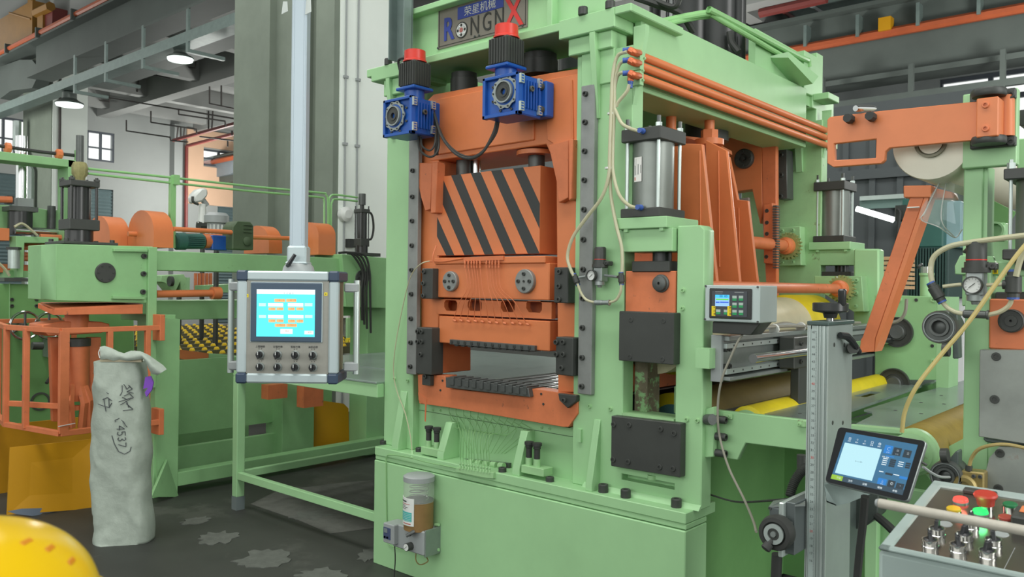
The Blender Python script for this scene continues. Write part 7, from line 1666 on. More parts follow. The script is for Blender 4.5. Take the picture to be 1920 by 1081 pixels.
# ================================================================ ORANGE SWING ARM with film roll
sa = thing('swing_arm', (-.8, 2.93, 1.98), 'long orange swing arm with slot clamped on the green T head', 'arm')
AY_ = 2.92
out = [(1551, 225), (1556, 219), (1650, 208), (1830, 189), (1834, 250), (1668, 281), (1658, 286), (1657, 300), (1652, 306), (1562, 312), (1553, 306)]
out = [(1551, 224), (1556, 219), (1650, 208), (1832, 190), (1834, 262), (1668, 277), (1660, 284), (1659, 300), (1652, 306), (1562, 313), (1551, 306)]
hl = [(1564, 269), (1643, 260), (1642, 296), (1565, 300)]
mk('arm_plate', plateY(out, AY_, .022, [hl]), ORANGE, sa, .002)
mk('clamp_block', MB().box((W(1831, 200, Y=AY_ - .03).x, AY_ - .03, W(1850, 256, Y=AY_ - .03).z), (W(1872, 200, Y=AY_ - .03).x, AY_ + .08, W(1850, 183, Y=AY_ - .03).z)), ORANGE, sa, .003)
for q_ in ((1848, 197), (1848, 241)): inst('bolt', CAPO, W(*q_, Y=AY_ - .03), FR, sa, (.010, .010, .008))
mk('pivot_tube', MB().cyl(W(1885, 256, Y=AY_ + .07), W(1885, 180, Y=AY_ + .07), .026, seg=24), ORANGE, sa)
for py in (178, 266):
    c = W(1858, py, Y=AY_ + .05)
    mk('pivot_bracket', MB().lathe((c.x, AY_ + .02, c.z - .012), (c.x, AY_ + .02, c.z + .012), [(.047, 0), (.05, .2), (.05, .8), (.047, 1)], 30), BLACK, sa)
    mk('pivot_lug', MB().box((W(1820, py, Y=AY_ + .07).x, AY_ + .06, c.z - .016), (W(1905, py, Y=AY_ + .07).x, AY_ + .095, c.z + .016)), BLACK, sa, .003)
    inst('bolt', CAPB, W(1896, py, Y=AY_ + .06), FR, sa, (.012, .012, .01))
ln = W(1604, 203, Y=AY_ - .03); ln2 = W(1640, 203, Y=AY_ + .08)
mk('chrome_handle', MB().lathe(ln, ln2, [(.010, 0), (.012, .1), (.012, .8), (.008, 1)], 18), CHROME, sa)
for px, py in ((1593, 223), (1634, 219)):
    c = W(px, py, Y=AY_ - .02); mk('black_knob', MB().lathe((c.x, AY_ + .0, c.z), (c.x, AY_ - .045, c.z), [(.010, 0), (.012, .2), (.017, .3), (.015, 1)], 8), RUBBER, sa)
fr2 = thing('film_roll', (-.8, 3.0, 2.0), 'thick roll of milky plastic film on a core behind the orange swing arm', 'film roll')
fc_ = W(1746, 268, Y=3.0)
fR = (W(1746, 337, Y=3.0) - fc_).length
FILM = mat('milky_film', (222, 220, 200), .35, var=.06, scale=3)
FILM2 = mat('yellowish_film_edge', (206, 198, 140), .35, var=.15, scale=8)
mk('film_body', MB().lathe((fc_.x, 3.0, fc_.z), (fc_.x, 4.3, fc_.z), [(fR * .98, 0), (fR, .005), (fR, 1)], 56), FILM, fr2)
mk('core', MB().lathe((fc_.x, 3.0, fc_.z), (fc_.x, 2.985, fc_.z), [(fR * .4, 0), (fR * .4, 1), (fR * .34, 1), (fR * .32, .2), (.001, .2)], 32), mat('core_grey', (128, 128, 108), .5), fr2)
mk('core_plug', MB().lathe((fc_.x, 3.0, fc_.z), (fc_.x, 2.99, fc_.z), [(fR * .3, 0), (fR * .3, 1)], 32), FILM, fr2)
# hanging clear film
CF = mat('clear_film', (214, 228, 226), .12, var=0, alpha=.22)
fpts = [[(1762, 340), (1745, 365), (1735, 395), (1728, 412)], [(1775, 335), (1768, 375), (1765, 410), (1760, 425)], [(1790, 345), (1788, 385), (1792, 420), (1790, 445)], [(1808, 350), (1806, 385), (1806, 410), (1804, 430)]]
vs = []; fs_ = []
for i, col_ in enumerate(fpts):
    for j, p in enumerate(col_): vs.append(W(p[0], p[1], Y=3.10 + .05 * math.sin(i * 2 + j)))
for i in range(3):
    for j in range(3): a = i * 4 + j; fs_.append((a, a + 1, a + 5, a + 4))
vs2 = [Vector(v) + Vector((0, .002, 0)) for v in vs]
mk('hanging_film', MB().add(vs + vs2, fs_ + [tuple(x + 16 for x in f) for f in fs_]), CF, fr2, label='clear crumpled film tail')
mk('film_fold', MB().tube([vs[0], vs[2], vs[3], vs[7], vs[11], vs[15]], .0022, 4), PLASTW, fr2)
mk('film_fold', MB().tube([vs[4], vs[6], vs[11]], .002, 4), PLASTW, fr2)
# orange angled strut with stub
os_ = thing('angled_strut', (-1.2, 3.7, 1.2), 'orange square tube strut slanting down behind the scale post', 'strut')
sy = 3.75
ST = [(1703, 353), (1738, 357), (1642, 633), (1639, 660), (1612, 660), (1614, 632), (1633, 628)]
mk('strut_tube', MB().prism([W(*p, Y=sy) for p in ((1712, 353), (1738, 356), (1641, 634), (1640, 659), (1611, 661), (1614, 636), (1617, 632))], (0, .08, 0)), ORANGED, os_, .003)
mk('strut_side', MB().prism([W(*p, Y=sy) for p in ((1738, 356), (1642, 634), (1640, 659), (1648, 640), (1741, 372))], (0, .10, 0)), ORANGE, os_)
mk('stub_tube', MB().prism([W(*p, Y=sy - .005) for p in ((1694, 348), (1746, 347), (1746, 370), (1694, 370))], (0, .09, 0)), ORANGE, os_, .003)
mk('stub_tube', MB().prism([W(*p, Y=sy + .1) for p in ((1735, 348), (1785, 360), (1788, 372), (1740, 371))], (0, .09, 0)), ORANGE, os_, .003)
mk('white_tie', MB().tube([W(1701, 389, Y=sy - .006), W(1724, 388, Y=sy - .006)], .003, 5, smooth=False), PLASTW, os_)
mk('bubble_strip', MB().prism([W(*p, Y=sy - .004) for p in ((1738, 373), (1741, 382), (1732, 402), (1722, 412), (1727, 390))], (0, .02, 0)), CF, os_)
# big teal motor and pump behind
tm_ = thing('teal_tower_motor', W(1750, 480, Y=7.0), 'large dark teal ribbed motor tower behind the orange strut', 'motor')
ty = 7.0
mk('ribbed_body', boxY(1700, 463, 1778, 560, ty, .5), mat('dark_teal', (48, 74, 70), .5, var=.05), tm_, .01)
for k in range(14): mk('motor_rib', boxY(1703 + k * 5.3, 465, 1705 + k * 5.3, 558, ty - .04, .04), MATS['dark_teal'], tm_)
mk('teal_cabinet', boxY(1690, 373, 1768, 463, ty, .5), TEAL, tm_, .01)
mk('pale_cabinet', boxY(1766, 378, 1802, 463, ty + .1, .4), mat('pale_blue_cabinet', (150, 186, 196), .5), tm_, .01)
mk('switch_box', boxY(1678, 385, 1700, 412, ty - .1, .2), BLACK, tm_, .005)
mk('switch_cable', MB().tube([W(1683, 392, Y=ty - .12), W(1687, 400, Y=ty - .12), W(1684, 425, Y=ty - .12), W(1680, 470, Y=ty - .1)], .015, 6), RUBBER, tm_)
mk('lifting_eye', MB().lathe(W(1723, 497, Y=5.5), W(1726, 500, Y=5.5), [(.02, 0), (.02, 1)], 12), STEELD, tm_)
# white box painted bright in place of the lit room and floor beyond
br = thing('bright_doorway_box', W(1790, 480, Y=8.2), 'white box standing for the bright room left of the right green stand', 'cabinet')
mk('bright_room_box', boxY(1778, 440, 1806, 560, 8.2, .4).box((W(1778, 500, Y=8.2).x, 8.25, 0), (W(1806, 500, Y=8.2).x, 8.5, 1.6)), mat('bright_room_white', (240, 242, 244), .6, var=0), br)
mk('dark_rail', boxY(1778, 492, 1806, 495, 8.15, .04), BLACK, br); mk('dark_rail', boxY(1784, 503, 1790, 512, 8.15, .04), BLACK, br)
# horizontal light rail and glowing tube
fl = thing('fluorescent_tube', W(1645, 403, Y=8.6), 'glowing fluorescent tube below a pale grey rail behind the machines', 'lamp')
mk('glow_tube', MB().cyl(W(1606, 391, Y=8.3), W(1676, 412, Y=8.3), .028, seg=12), mat('tube_glow', (245, 255, 250), .4, var=0, emit=2.2), fl)
for px, py in ((1612, 393), (1670, 410)): q_ = W(px, py, Y=8.3); mk('wall_bracket', MB().cyl(q_, (q_.x, 8.99, q_.z), .012, seg=6), PLASTG, fl)
mk('rail_bracket', MB().box((W(1650, 375, Y=8.55).x - .03, 8.55, W(1650, 375, Y=8.55).z - .05), (W(1650, 375, Y=8.55).x + .03, 8.99, W(1650, 375, Y=8.55).z + .02)), PLASTG, fl)
mk('pale_rail', boxY(1612, 368, 1695, 371, 8.5, .05), ALU, fl)
mk('teal_beam', boxY(1612, 372, 1695, 388, 8.55, .05), mat('faded_teal_beam', (104, 128, 122), .6), fl)
# stack of boards, carton
st_ = thing('board_stack', W(1655, 510, Y=6.0), 'stack of pale wooden boards behind the green rear block', 'boards')
for k in range(7): mk('board', boxY(1649, 481 + k * 9, 1668, 487 + k * 9, 6.0, .6), mat('pale_wood', (206, 170, 128), .7, var=.15, scale=9), st_)
ct = thing('carton_box', W(1885, 790, Y=3.9), 'brown cardboard carton glimpsed under the steel plate at the right', 'box')
CB = mat('cardboard', (196, 160, 112), .8, var=.05)
ca = W(1878, 775, Y=3.9)
mk('carton', MB().box((ca.x - .07, 3.9, ca.z - .12), (ca.x + .3, 4.3, ca.z)), CB, ct, .003)
mk('support_rack', MB().box((ca.x - .1, 3.88, ca.z - .15), (ca.x + .33, 4.32, ca.z - .12)).box((ca.x + .08, 4.05, 0), (ca.x + .14, 4.12, ca.z - .15)), GREEND, ct)
mk('tape', MB().box((ca.x - .071, 4.05, ca.z - .05), (ca.x + .301, 4.1, ca.z + .001)), mat('parcel_tape', (206, 176, 120), .3), ct)
mk('glass_tube', MB().cyl(W(1866, 830, Y=3.5), W(1935, 775, Y=3.5), .035, seg=16), ALU, label='pale metal tube crossing in front of the carton', cat='tube')
# ================================================================ DISPLAY BOX on the press side
db = thing('counter_box', (-1.5, 3.0, 1.4), 'small grey control box with colour display and green keys on the press side', 'control box')
DY = 2.97
a, b = W(1322, 534, Y=DY), W(1424, 604, Y=DY)
dx0, dx1, dz0, dz1 = a.x, b.x, b.z - .003, a.z
mk('case', MB().box((dx0, DY, dz0), (dx1, DY + .16, dz1)), mat('light_grey_case', (178, 192, 190), .45, metal=.15, var=.03), db, .003)
D_ = lambda px, py, y=DY: W(px, py, Y=y)
a, b = D_(1331, 540), D_(1410, 599)
bzl = mk('black_bezel', MB().box((a.x, DY - .006, b.z), (b.x, DY, a.z)), BLACKS, db, .004)
KP = mat('keypad_grey', (66, 70, 76), .4, var=.02)
a, b = D_(1337, 545), D_(1402, 594); mk('keypad', MB().box((a.x, DY - .0075, b.z), (b.x, DY - .006, a.z)), KP, bzl)
def flat(px0, py0, px1, py1, m, parent, off=.0085, nm='key'):
    a, b = D_(px0, py0), D_(px1, py1); return mk(nm, MB().box((a.x, DY - off, b.z), (b.x, DY - .0075, a.z)), m, parent)
SB = mat('lcd_blue', (150, 196, 250), .4, var=0, emit=.85); SG = mat('lcd_green', (104, 216, 80), .4, var=0, emit=.8); SB2 = mat('lcd_royal', (60, 104, 220), .4, var=0, emit=.8); SC_ = mat('lcd_cyan', (72, 200, 252), .4, var=0, emit=.85)
ds = flat(1343, 552, 1369, 574, SB, bzl, nm='display'); 
flat(1343, 552, 1369, 558.5, SC_, ds, .0088, 'display_row'); flat(1344, 559.5, 1368, 562.5, SG, ds, .0088, 'display_row'); flat(1344, 565, 1351, 568, SB2, ds, .0088, 'display_row'); flat(1352, 565, 1368, 568, SB2, ds, .0088, 'display_row')
text('digits', '00  00', .013, mat('digit_navy', (24, 70, 150), .5, var=0), ds, D_(1356.5, 555.3, DY - .0092), (1, 0, 0), (0, 0, 1), depth=.0002)
KT = mat('key_grey', (170, 186, 178), .45, var=.02); KG = mat('key_green', (44, 150, 90), .45, var=.03)
for x, y in ((1375, 554), (1387, 554), (1375, 567), (1387, 567), (1375, 580.5), (1387, 581), (1344.5, 579.5), (1359, 580)):
    kk = flat(x, y, x + 8, y + 5, KT, bzl); flat(x, y + 5, x + 8, y + 9.5, KG, kk, .0086, 'key_lower')
for x, s_ in ((1336.5, '气压值'), (1366, '复位键')):
    tg_ = flat(x, 573, x + 6.5, 592, YT, bzl, .0095, 'yellow_tag')
    for k, ch in enumerate(s_): text('tag_print', ch, .0095, BLACK, tg_, D_(x + 3.2, 576.5 + k * 5.8, DY - .0098), (1, 0, 0), (0, 0, 1), depth=.0001)
flat(1343, 546, 1357, 547.3, PLASTG, bzl, .0079, 'print'); flat(1343, 549, 1356, 549.8, PLASTG, bzl, .0079, 'print'); flat(1379, 547, 1396, 548.4, PLASTG, bzl, .0079, 'print')
for px, py in ((1323.5, 536), (1421, 538), (1322, 598), (1421, 603)): inst('bolt', CAPS, D_(px, py), FR, db, (.0045, .0045, .003))
mk('black_wedge', MB().prism([W(*p, Y=DY + .03) for p in ((1336, 602), (1428, 604), (1421, 612), (1408, 628), (1335, 624))], (0, .1, 0)), BLACK, db, .003)
mk('signal_cable', MB().tube([W(1392, 628, Y=3.02), W(1385, 637, Y=3.0), W(1372, 665, Y=2.99), W(1355, 705, Y=2.98), W(1347, 745, Y=2.98), W(1346, 790, Y=2.98), W(1352, 830, Y=2.98), W(1368, 880, Y=2.9), W(1395, 935, Y=2.8), W(1412, 975, Y=2.6), W(1418, 996, Y=2.45)], .0045, 8), mat('grey_cable', (134, 132, 120), .5), db)
# ================================================================ LINEAR STAGE (aluminium rail) along the depth
ls = thing('linear_stage', (-1.5, 3.0, 1.2), 'long aluminium linear rail stage with steel shaft and grey cables', 'linear stage')
lx = -1.535
za, zb_ = W(1335, 716, X=lx).z, W(1335, 631, X=lx).z; ya, yb2 = 3.02, 5.0
mk('end_plate', MB().box((lx - .04, ya, za - .005), (lx + .006, ya + .02, zb_ + .003)), PLASTG, ls, .002)
mk('rail_body', MB().box((lx - .04, ya + .02, za + .02), (lx, yb2, zb_ - .015)).box((lx - .04, ya + .02, zb_ - .02), (lx + .03, yb2, zb_)).box((lx - .04, ya + .02, za), (lx + .035, yb2, za + .015)), ALUD, ls, .002)
mk('rail_lip', MB().box((lx, ya + .02, zb_ - .05), (lx + .02, yb2, zb_ - .03)).box((lx, ya + .02, za + .025), (lx + .02, yb2, za + .045)), ALU, ls, .001)
for zz in (zb_ - .04, za + .035):
    for k in range(10): inst('bolt', CAPB, (lx + .02, ya + .08 + k * .085, zz), RT, ls, (.004, .004, .002))
for dz_ in (.055, .125):
    for dy_ in (.0, .03): inst('bolt', CAPB, (lx, ya + .035 + dy_ , za + dz_), RT, ls, (.011, .011, .016))
c = W(1412, 672, X=lx + .12)
mk('guide_shaft', MB().cyl((lx + .12, c.y, c.z), (lx + .12, 4.9, c.z), .0185, seg=24), CHROME, ls)
mk('carriage', MB().box((lx + .03, 3.52, za + .02), (lx + .1, 3.78, zb_ - .02)), BLACK, ls, .004)
mk('carriage_arm', MB().box((lx + .05, 3.6, za - .25), (lx + .09, 3.76, za + .05)), BLACK, ls, .004)
for k in range(4): inst('bolt', CAPB, (lx + .1, 3.58 + .12 * (k % 2), za + .05 + .08 * (k // 2)), RT, ls, (.010, .010, .012))
for q_ in ((1499, 723), (1500, 752)): pass
for k in range(3): mk('grey_cable', MB().tube([Vector((lx + .0 + .012 * k, ya + .28, zb_ + .012)), Vector((lx + .02 * math.sin(k), 3.4, zb_ + .016 + .004 * k)), Vector((lx + .012 * k, 3.65, zb_ + .035 - .006 * k)), Vector((lx + .015 * k, 3.9, zb_ + .015)), Vector((lx + .01 * k, 4.6, zb_ + .014))], .007, 6), PLASTG if k % 2 else MATS['grey_cable'], ls)
for y_ in (3.32, 3.5, 3.8): mk('cable_tie', MB().cyl((lx + .012, y_, zb_ + .012), (lx + .012, y_ + .012, zb_ + .014), .024, seg=10), PLASTW, ls)
mk('end_motor', MB().lathe((lx + .05, 4.72, za + .09), (lx + .02, 4.98, za + .09), [(.05, 0), (.055, .2), (.055, 1)], 16), BLACK, ls)
mk('white_bracket', MB().box((lx - .08, 2.97, za + .05), (lx - .02, 3.03, zb_ - .05)), GREEN, ls)
mk('loose_cable', MB().tube([W(1700, 560, Y=4.4), W(1697, 585, Y=4.4), W(1686, 600, Y=4.4), W(1665, 606, Y=4.4)], .009, 6), MATS['grey_cable'], ls)
# ================================================================ SCALE POST with handwheel
sp2 = thing('scale_post', (-.95, 2.55, 0), 'aluminium column with printed millimetre scale and black handwheel on top', 'post')
vx0 = W(1516, 611, Y=2.5).x; vx1 = W(1552, 611, Y=2.5).x; vz = 1.44; vy0 = 2.5; vy1 = 2.72
PA = mat('anodised_post', (164, 176, 172), .36, metal=.45, var=.05, scale=10)
mk('profile', MB().box((vx0 + .008, vy0, 0.0), (vx1, vy1, vz)), PA, sp2, .003)
for k, (a_, b_) in enumerate(((0, .004), (.0245, .027), (.033, .035), (.043, .048), (.055, .0575))):
    mk('profile_ridge', MB().box((vx0 + a_ + .004, vy0 - .004, 0), (vx0 + b_ + .004, vy0 + .003, vz - .002)), ALU, sp2)
mk('black_slot', MB().box((vx0 + .001, vy0 + .0, 0), (vx0 + .008, vy0 + .04, vz - .002)), BLACK, sp2)
mk('left_lip', MB().box((vx0 - .004, vy0 + .002, 0), (vx0 + .0015, vy0 + .04, vz - .002)), ALU, sp2)
scl = mk('scale_strip', MB().box((vx0 + .0085, vy0 - .0012, .4), (vx0 + .027, vy0, vz - .012)), mat('scale_strip_grey', (168, 182, 178), .4, var=.02), sp2)
tk = MB(); z = vz - .02
tm2 = MB()
k = 0
while z > .42:
    tm2.box((vx0 + .0235, vy0 - .0016, z - .0004), (vx0 + (.0265 if True else .025), vy0 - .0012, z + .0004)); z -= .0045
settag(mk('tick_marks', tm2, mat('scale_ink', (70, 76, 76), .5, var=0), scl, smooth=False), kind='stuff')
z = vz - .022; n_ = 47
while z > .70:
    text('scale_number', str(n_ * 10 // 10 if n_ % 10 else n_), .0105, MATS['scale_ink'] if n_ % 10 else NR, scl, (vx0 + .017, vy0 - .0014, z), (1, 0, 0), (0, 0, 1), depth=.0001); z -= .0225; n_ -= 1
mk('top_cap', MB().box((vx0 - .004, vy0 - .004, vz), (vx1 + .004, vy1 + .004, vz + .012)), mat('dark_green_cap', (66, 84, 80), .5), sp2, .002)
hcx = (vx0 + vx1) / 2 + .0; hcy = 2.58
c = W(1557, 580, Y=2.58); hcx = c.x
mk('spindle', MB().cyl((hcx, hcy, vz), (hcx, hcy, vz + .03), .012, seg=16), CHROME, sp2)
zw = W(1557, 588, Y=2.58).z
hwl = mk('handwheel', MB().lathe((hcx, hcy, vz + .02), (hcx, hcy, vz + .068), [(.018, 0), (.022, .3), (.024, .32), (.05, .42), (.053, .5), (.053, .95), (.050, 1), (.044, 1), (.042, .8), (.012, .8), (.012, 1)], 36), BLACKS, sp2)
hk = W(1579, 560, Y=2.56)
mk('crank_grip', MB().lathe((hk.x, 2.56, vz + .06), (hk.x, 2.56, W(1579, 541, Y=2.56).z), [(.008, 0), (.0115, .1), (.0125, .9), (.009, 1)], 18), BLACKS, hwl)
for py, pxs in ((646, (1564, 1583)), (793 - 1, (1561, 1580)), ):
    for px in pxs: q_ = W(px, py, X=vx1); inst('bolt', CAPB, q_, RT, sp2, (.007, .007, .001))
cl_ = W(1590, 632, X=vx1 + .01)
mk('clamp_lever', MB().tube([W(1575, 628, X=vx1 + .01), W(1588, 630, X=vx1 + .02), W(1598, 640, X=vx1 + .03), W(1611, 660, X=vx1 + .04)], [.010, .012, .010, .009], 8, smooth=False), KN, sp2)
mk('lever_boss', MB().cyl(W(1594, 652, X=vx1 - .02), W(1600, 652, X=vx1 + .03), .018, seg=14), BLACK, sp2)
# side stage with knob
sg_ = thing('side_stage', (-1.05, 2.45, .85), 'grey side stage with round black handwheel and silver ring left of the scale post', 'stage')
a, b = W(1442, 948, Y=2.42), W(1488, 1040, Y=2.42)
GB2 = mat('dark_grey_casting', (92, 100, 100), .45, metal=.3, var=.06)
mk('gear_case', MB().box((a.x, 2.42, b.z), (vx0 - .045, 2.6, a.z)), GB2, sg_, .004)
mk('case_lid', MB().prism([W(1450, 938, Y=2.6), W(1510, 929, Y=2.6), W(1510, 945, Y=2.42), W(1442, 948, Y=2.42)], (0, 0, -.005)), ALUD, sg_)
a2 = W(1487, 946, Y=2.40); mk('side_rail', MB().box((vx0 - .045, 2.40, b.z - .01), (vx0 - .03, 2.6, a2.z)), ALU, sg_, .003)
mk('slide_block', MB().box((vx0 - .03, 2.42, b.z), (vx0 - .002, 2.62, a2.z)), GB2, sg_, .002)
for px, py in ((1444, 952), (1467, 956), (1484, 980), (1465, 1034)): inst('bolt', CAPS, W(px, py, Y=2.42), FR, sg_, (.005, .005, .004))
c = W(1456, 998, Y=2.37)
wv = mk('hand_knob', MB().lathe((c.x, 2.42, c.z), (c.x, 2.35, c.z), [(.02, 0), (.035, .1), (.05, .4), (.053, .7), (.048, .98), (.036, 1), (.03, .85)], 36, cap=True), RUBBER, sg_)
mk('silver_ring', MB().lathe((c.x, 2.356, c.z), (c.x, 2.346, c.z), [(.030, 0), (.030, 1), (.018, 1), (.017, .2)], 32, cap=False), ALU, wv)
mk('knob_face', MB().lathe((c.x, 2.36, c.z), (c.x, 2.349, c.z), [(.019, 0), (.018, 1)], 24), BLACK, wv)
mk('centre_screw', MB().lathe((c.x, 2.35, c.z), (c.x, 2.343, c.z), [(.009, 0), (.008, 1)], 14), ALUD, wv)
q0, q1 = W(1447, 1012, Y=2.36), W(1436, 1030, Y=2.33)
mk('crank_grip', MB().lathe(W(1448, 1012, Y=2.35), W(1434, 1030, Y=2.33), [(.006, 0), (.007, .35), (.014, .4), (.015, .9), (.01, 1)], 14), RUBBER, wv)
mk('support_tube', MB().cyl(W(1457, 1038, Y=2.48), W(1451, 1180, Y=2.5), .0165, seg=14), RUBBER, sg_)
cor = MB(); pth = [W(1513, 875, Y=2.75), W(1497, 885, Y=2.72), W(1486, 905, Y=2.7), W(1481, 930, Y=2.68)]
rs2 = []
NP_ = 40
P4 = []
for i in range(NP_ + 1):
    t_ = i / NP_; a_, b_, c_, d_ = pth; P4.append(a_ * (1 - t_) ** 3 + b_ * 3 * t_ * (1 - t_) ** 2 + c_ * 3 * t_ ** 2 * (1 - t_) + d_ * t_ ** 3); rs2.append(.017 if i % 2 else .0135)
mk('corrugated_hose', cor.tube(P4, rs2, 12, smooth=False), BLACK, sg_)
mk('hose_gland', MB().cyl(W(1503, 878, Y=2.75), W(1503, 852, Y=2.75), .016, seg=12), BLACK, sg_)
mk('thin_cable', MB().tube([W(1326, 925, Y=3.15), W(1380, 940, Y=3.0), W(1440, 938, Y=2.8), W(1505, 932, Y=2.66)], .004, 6), RUBBER, sg_)
# grey machine body behind the scale post
gbx = thing('stage_cabinet', (-.75, 2.8, 0), 'dark grey upright case and bracket behind the scale post, under the tablet', 'case')
DG = mat('dark_grey_case', (92, 104, 100), .5, metal=.15, var=.05)
mk('upright_case', MB().box((W(1555, 1000, Y=2.74).x, 2.74, 0), (W(1625, 1000, Y=2.95).x - .02, 2.95, W(1580, 925, Y=2.74).z)), DG, gbx, .004)
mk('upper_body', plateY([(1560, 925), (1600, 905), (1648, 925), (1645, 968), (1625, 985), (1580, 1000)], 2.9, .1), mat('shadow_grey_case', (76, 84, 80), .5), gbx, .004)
mk('tray_bracket', MB().prism([W(1545, 905, Y=2.3), W(1550, 938, Y=2.3), W(1568, 945, Y=2.3), W(1590, 940, Y=2.45), W(1645, 918, Y=2.5), W(1600, 895, Y=2.5)], (0, 0, -.004)), GALV, gbx)
mk('bracket_arm', MB().tube([W(1556, 935, Y=2.45), W(1600, 905, Y=2.6), W(1560, 880, Y=2.6)], .012, 6, smooth=False), GALV, gbx)
mk('black_cable', MB().tube([W(1622, 930, Y=2.3), W(1618, 980, Y=2.32), W(1611, 1040, Y=2.34), W(1604, 1120, Y=2.36)], .011, 8), RUBBER, gbx)
mk('floor_cable', MB().tube([W(1645, 968, Y=2.9), W(1665, 985, Y=2.85), W(1700, 1020, Y=2.8)], .014, 8), RUBBER, gbx)
# ================================================================ TABLET MONITOR
T0 = [Vector(v) for v in ((-.709, 2.066, 1.199), (-.541, 2.052, 1.192), (-.559, 2.002, 1.083), (-.727, 2.015, 1.089))]
C0_ = Vector((0, 0, CAMH)); T0 = [C0_ + (v - C0_) * 1.12 for v in T0]
TF = FrameL(T0[3], T0[2] - T0[3], T0[0] - T0[3])
tb = thing('tablet_monitor', T0[3], 'black framed tablet monitor tilted on a bracket, showing a blue control screen', 'monitor')
def tq(x, y, c=0): return TF.px(x, y, c)
oc = [tq(*q_) for q_ in ((1572, 799), (1738, 826), (1702, 941), (1546, 903))]
def tpoly(nm, pts, c0, c1, m, parent, bevel=0, label=None):
    return mk(nm, MB().prism([TF.p(a, b, c0) for a, b in pts], TF.w * (c1 - c0)), m, parent, bevel, label=label)
def rounded(pts, r=.012, n=4):
    out = []; m = len(pts)
    for i in range(m):
        p = Vector(pts[i]); a = (Vector(pts[i - 1]) - p).normalized(); b = (Vector(pts[(i + 1) % m]) - p).normalized()
        for k in range(n + 1):
            t = k / n; out.append(tuple(p + a * r * (1 - t) ** 2 + b * r * t ** 2))
    return out
tpoly('aluminium_shell', rounded(oc), -.016, 0, ALUD, tb, .002)
ic = [(a * 1.0, b * 1.0) for a, b in oc]
cx0 = sum(a for a, b in oc) / 4; cy0 = sum(b for a, b in oc) / 4
gl_ = tpoly('black_glass', rounded([(cx0 + (a - cx0) * .985, cy0 + (b - cy0) * .98) for a, b in oc]), 0, .002, mat('black_glass', (40, 42, 44), .12, var=0), tb)
TBm = mat('tablet_blue', (62, 120, 158), .35, var=0, emit=.62); TBW = mat('tablet_white', (178, 222, 232), .35, var=0, emit=.85); TBD = mat('tablet_slate', (66, 94, 112), .35, var=0, emit=.45); TBB = mat('tablet_bright', (40, 128, 206), .35, var=0, emit=.75)
TBG = mat('tablet_lime', (150, 194, 60), .35, var=0, emit=.75); TBI = mat('tablet_icon', (222, 234, 238), .35, var=0, emit=.85); TBK = mat('tablet_dark_key', (64, 84, 98), .35, var=0, emit=.3)
def tpx(nm, pts, c, m, parent): return tpoly(nm, [tq(*q_) for q_ in pts], c, c + .0003, m, parent)
S4 = ((1587, 810), (1721.5, 834), (1692.5, 928), (1558, 897.5))
disp = tpx('display', S4, .002, TBm, gl_); disp['label'] = 'lit blue touch display'
def suv(u, v):   # screen fraction -> pixel
    (x0, y0), (x1, y1), (x2, y2), (x3, y3) = S4
    xa, ya = x0 + (x1 - x0) * u, y0 + (y1 - y0) * u; xb, yb = x3 + (x2 - x3) * u, y3 + (y2 - y3) * u
    return (xa + (xb - xa) * v, ya + (yb - ya) * v)
def trect(u0, v0, u1, v1, m, c=.0023, nm='screen_tile'): return tpx(nm, [suv(u0, v0), suv(u1, v0), suv(u1, v1), suv(u0, v1)], c, m, disp)
trect(0, .895, 1, 1, TBD, nm='bottom_bar'); trect(0, .9, .155, .995, TBG, .0026, 'lime_button')
trect(.03, .215, .545, .86, TBW, nm='white_canvas')
trect(.575, .11, .685, .275, TBB, .0026); trect(.70, .125, .81, .28, TBK, .0026); trect(.845, .135, .95, .285, TBK, .0026)
trect(.62, .31, .74, .33, TBB, .0026)
for v in (.37, .41, .45, .49): trect(.60, v, .665, v + .016, TBI, .0026); trect(.70, v - .008, .78, v + .026, TBK, .0026)
for v in (.38, .42, .46): trect(.82, v, .89, v + .014, TBI, .0026); trect(.92, v - .008, .985, v + .022, TBK, .0026)
trect(.60, .635, .66, .65, TBI, .0026); trect(.69, .64, .79, .68, TBK, .0026); trect(.80, .64, .88, .655, TBI, .0026); trect(.89, .65, 1, .70, TBB, .0026)
trect(.62, .77, .74, .92 - .03, TBB, .0026); trect(.76, .77, .86, .9, TBK, .0026); trect(.88, .79, .985, .9, TBK, .0026)
def ttext(u, v, s_, size, m=None, c=.0028, xs=1): q_ = suv(u, v); text('screen_text', s_, size, m or TBI, disp, TF.pp(q_[0], q_[1], c), TF.u, TF.v, depth=.0001, xs=xs)
for u, g_, s_ in ((.075, '▤', '文件'), (.18, '⚲', '放大'), (.285, '⚲', '缩小'), (.385, '□', '区域'), (.49, '◎', '复位')):
    ttext(u, .115, g_, .0085); ttext(u, .165, s_, .0042)
ttext(.63, .18, 'C', .014); ttext(.755, .18, '≡', .012); ttext(.90, .19, '±', .012); ttext(.63, .245, '自动', .0042); ttext(.755, .25, '手动', .0042)
for u, s_ in ((.26, '文件'), (.46, '设置'), (.67, '编辑'), (.88, '参数')): ttext(u, .955, s_, .0062)
ttext(.095, .945, '开始', .0062); ttext(.68, .83, '⇩', .009); ttext(.81, .83, '◎', .009); ttext(.93, .84, '▾', .009); ttext(.68, .875, '确认', .004)
ttext(.29, .54, '⊢—⊣⊢', .006, TBD)
ttext(.62, .345, '参数 速度', .0042)
for v in (.37, .41, .45, .49): pass
mk('back_arm', MB().tube([TF.p(cx0, cy0, -.02), TF.p(cx0, cy0 - .02, -.1), W(1590, 900, Y=2.5)], .015, 8, smooth=False), BLACK, tb)
mk('usb_plug', MB().cyl(TF.p(oc[1][0] - .005, oc[1][1] - .055, -.01), TF.p(oc[1][0] + .008, oc[1][1] - .06, -.012), .003, seg=8), BLACK, tb)
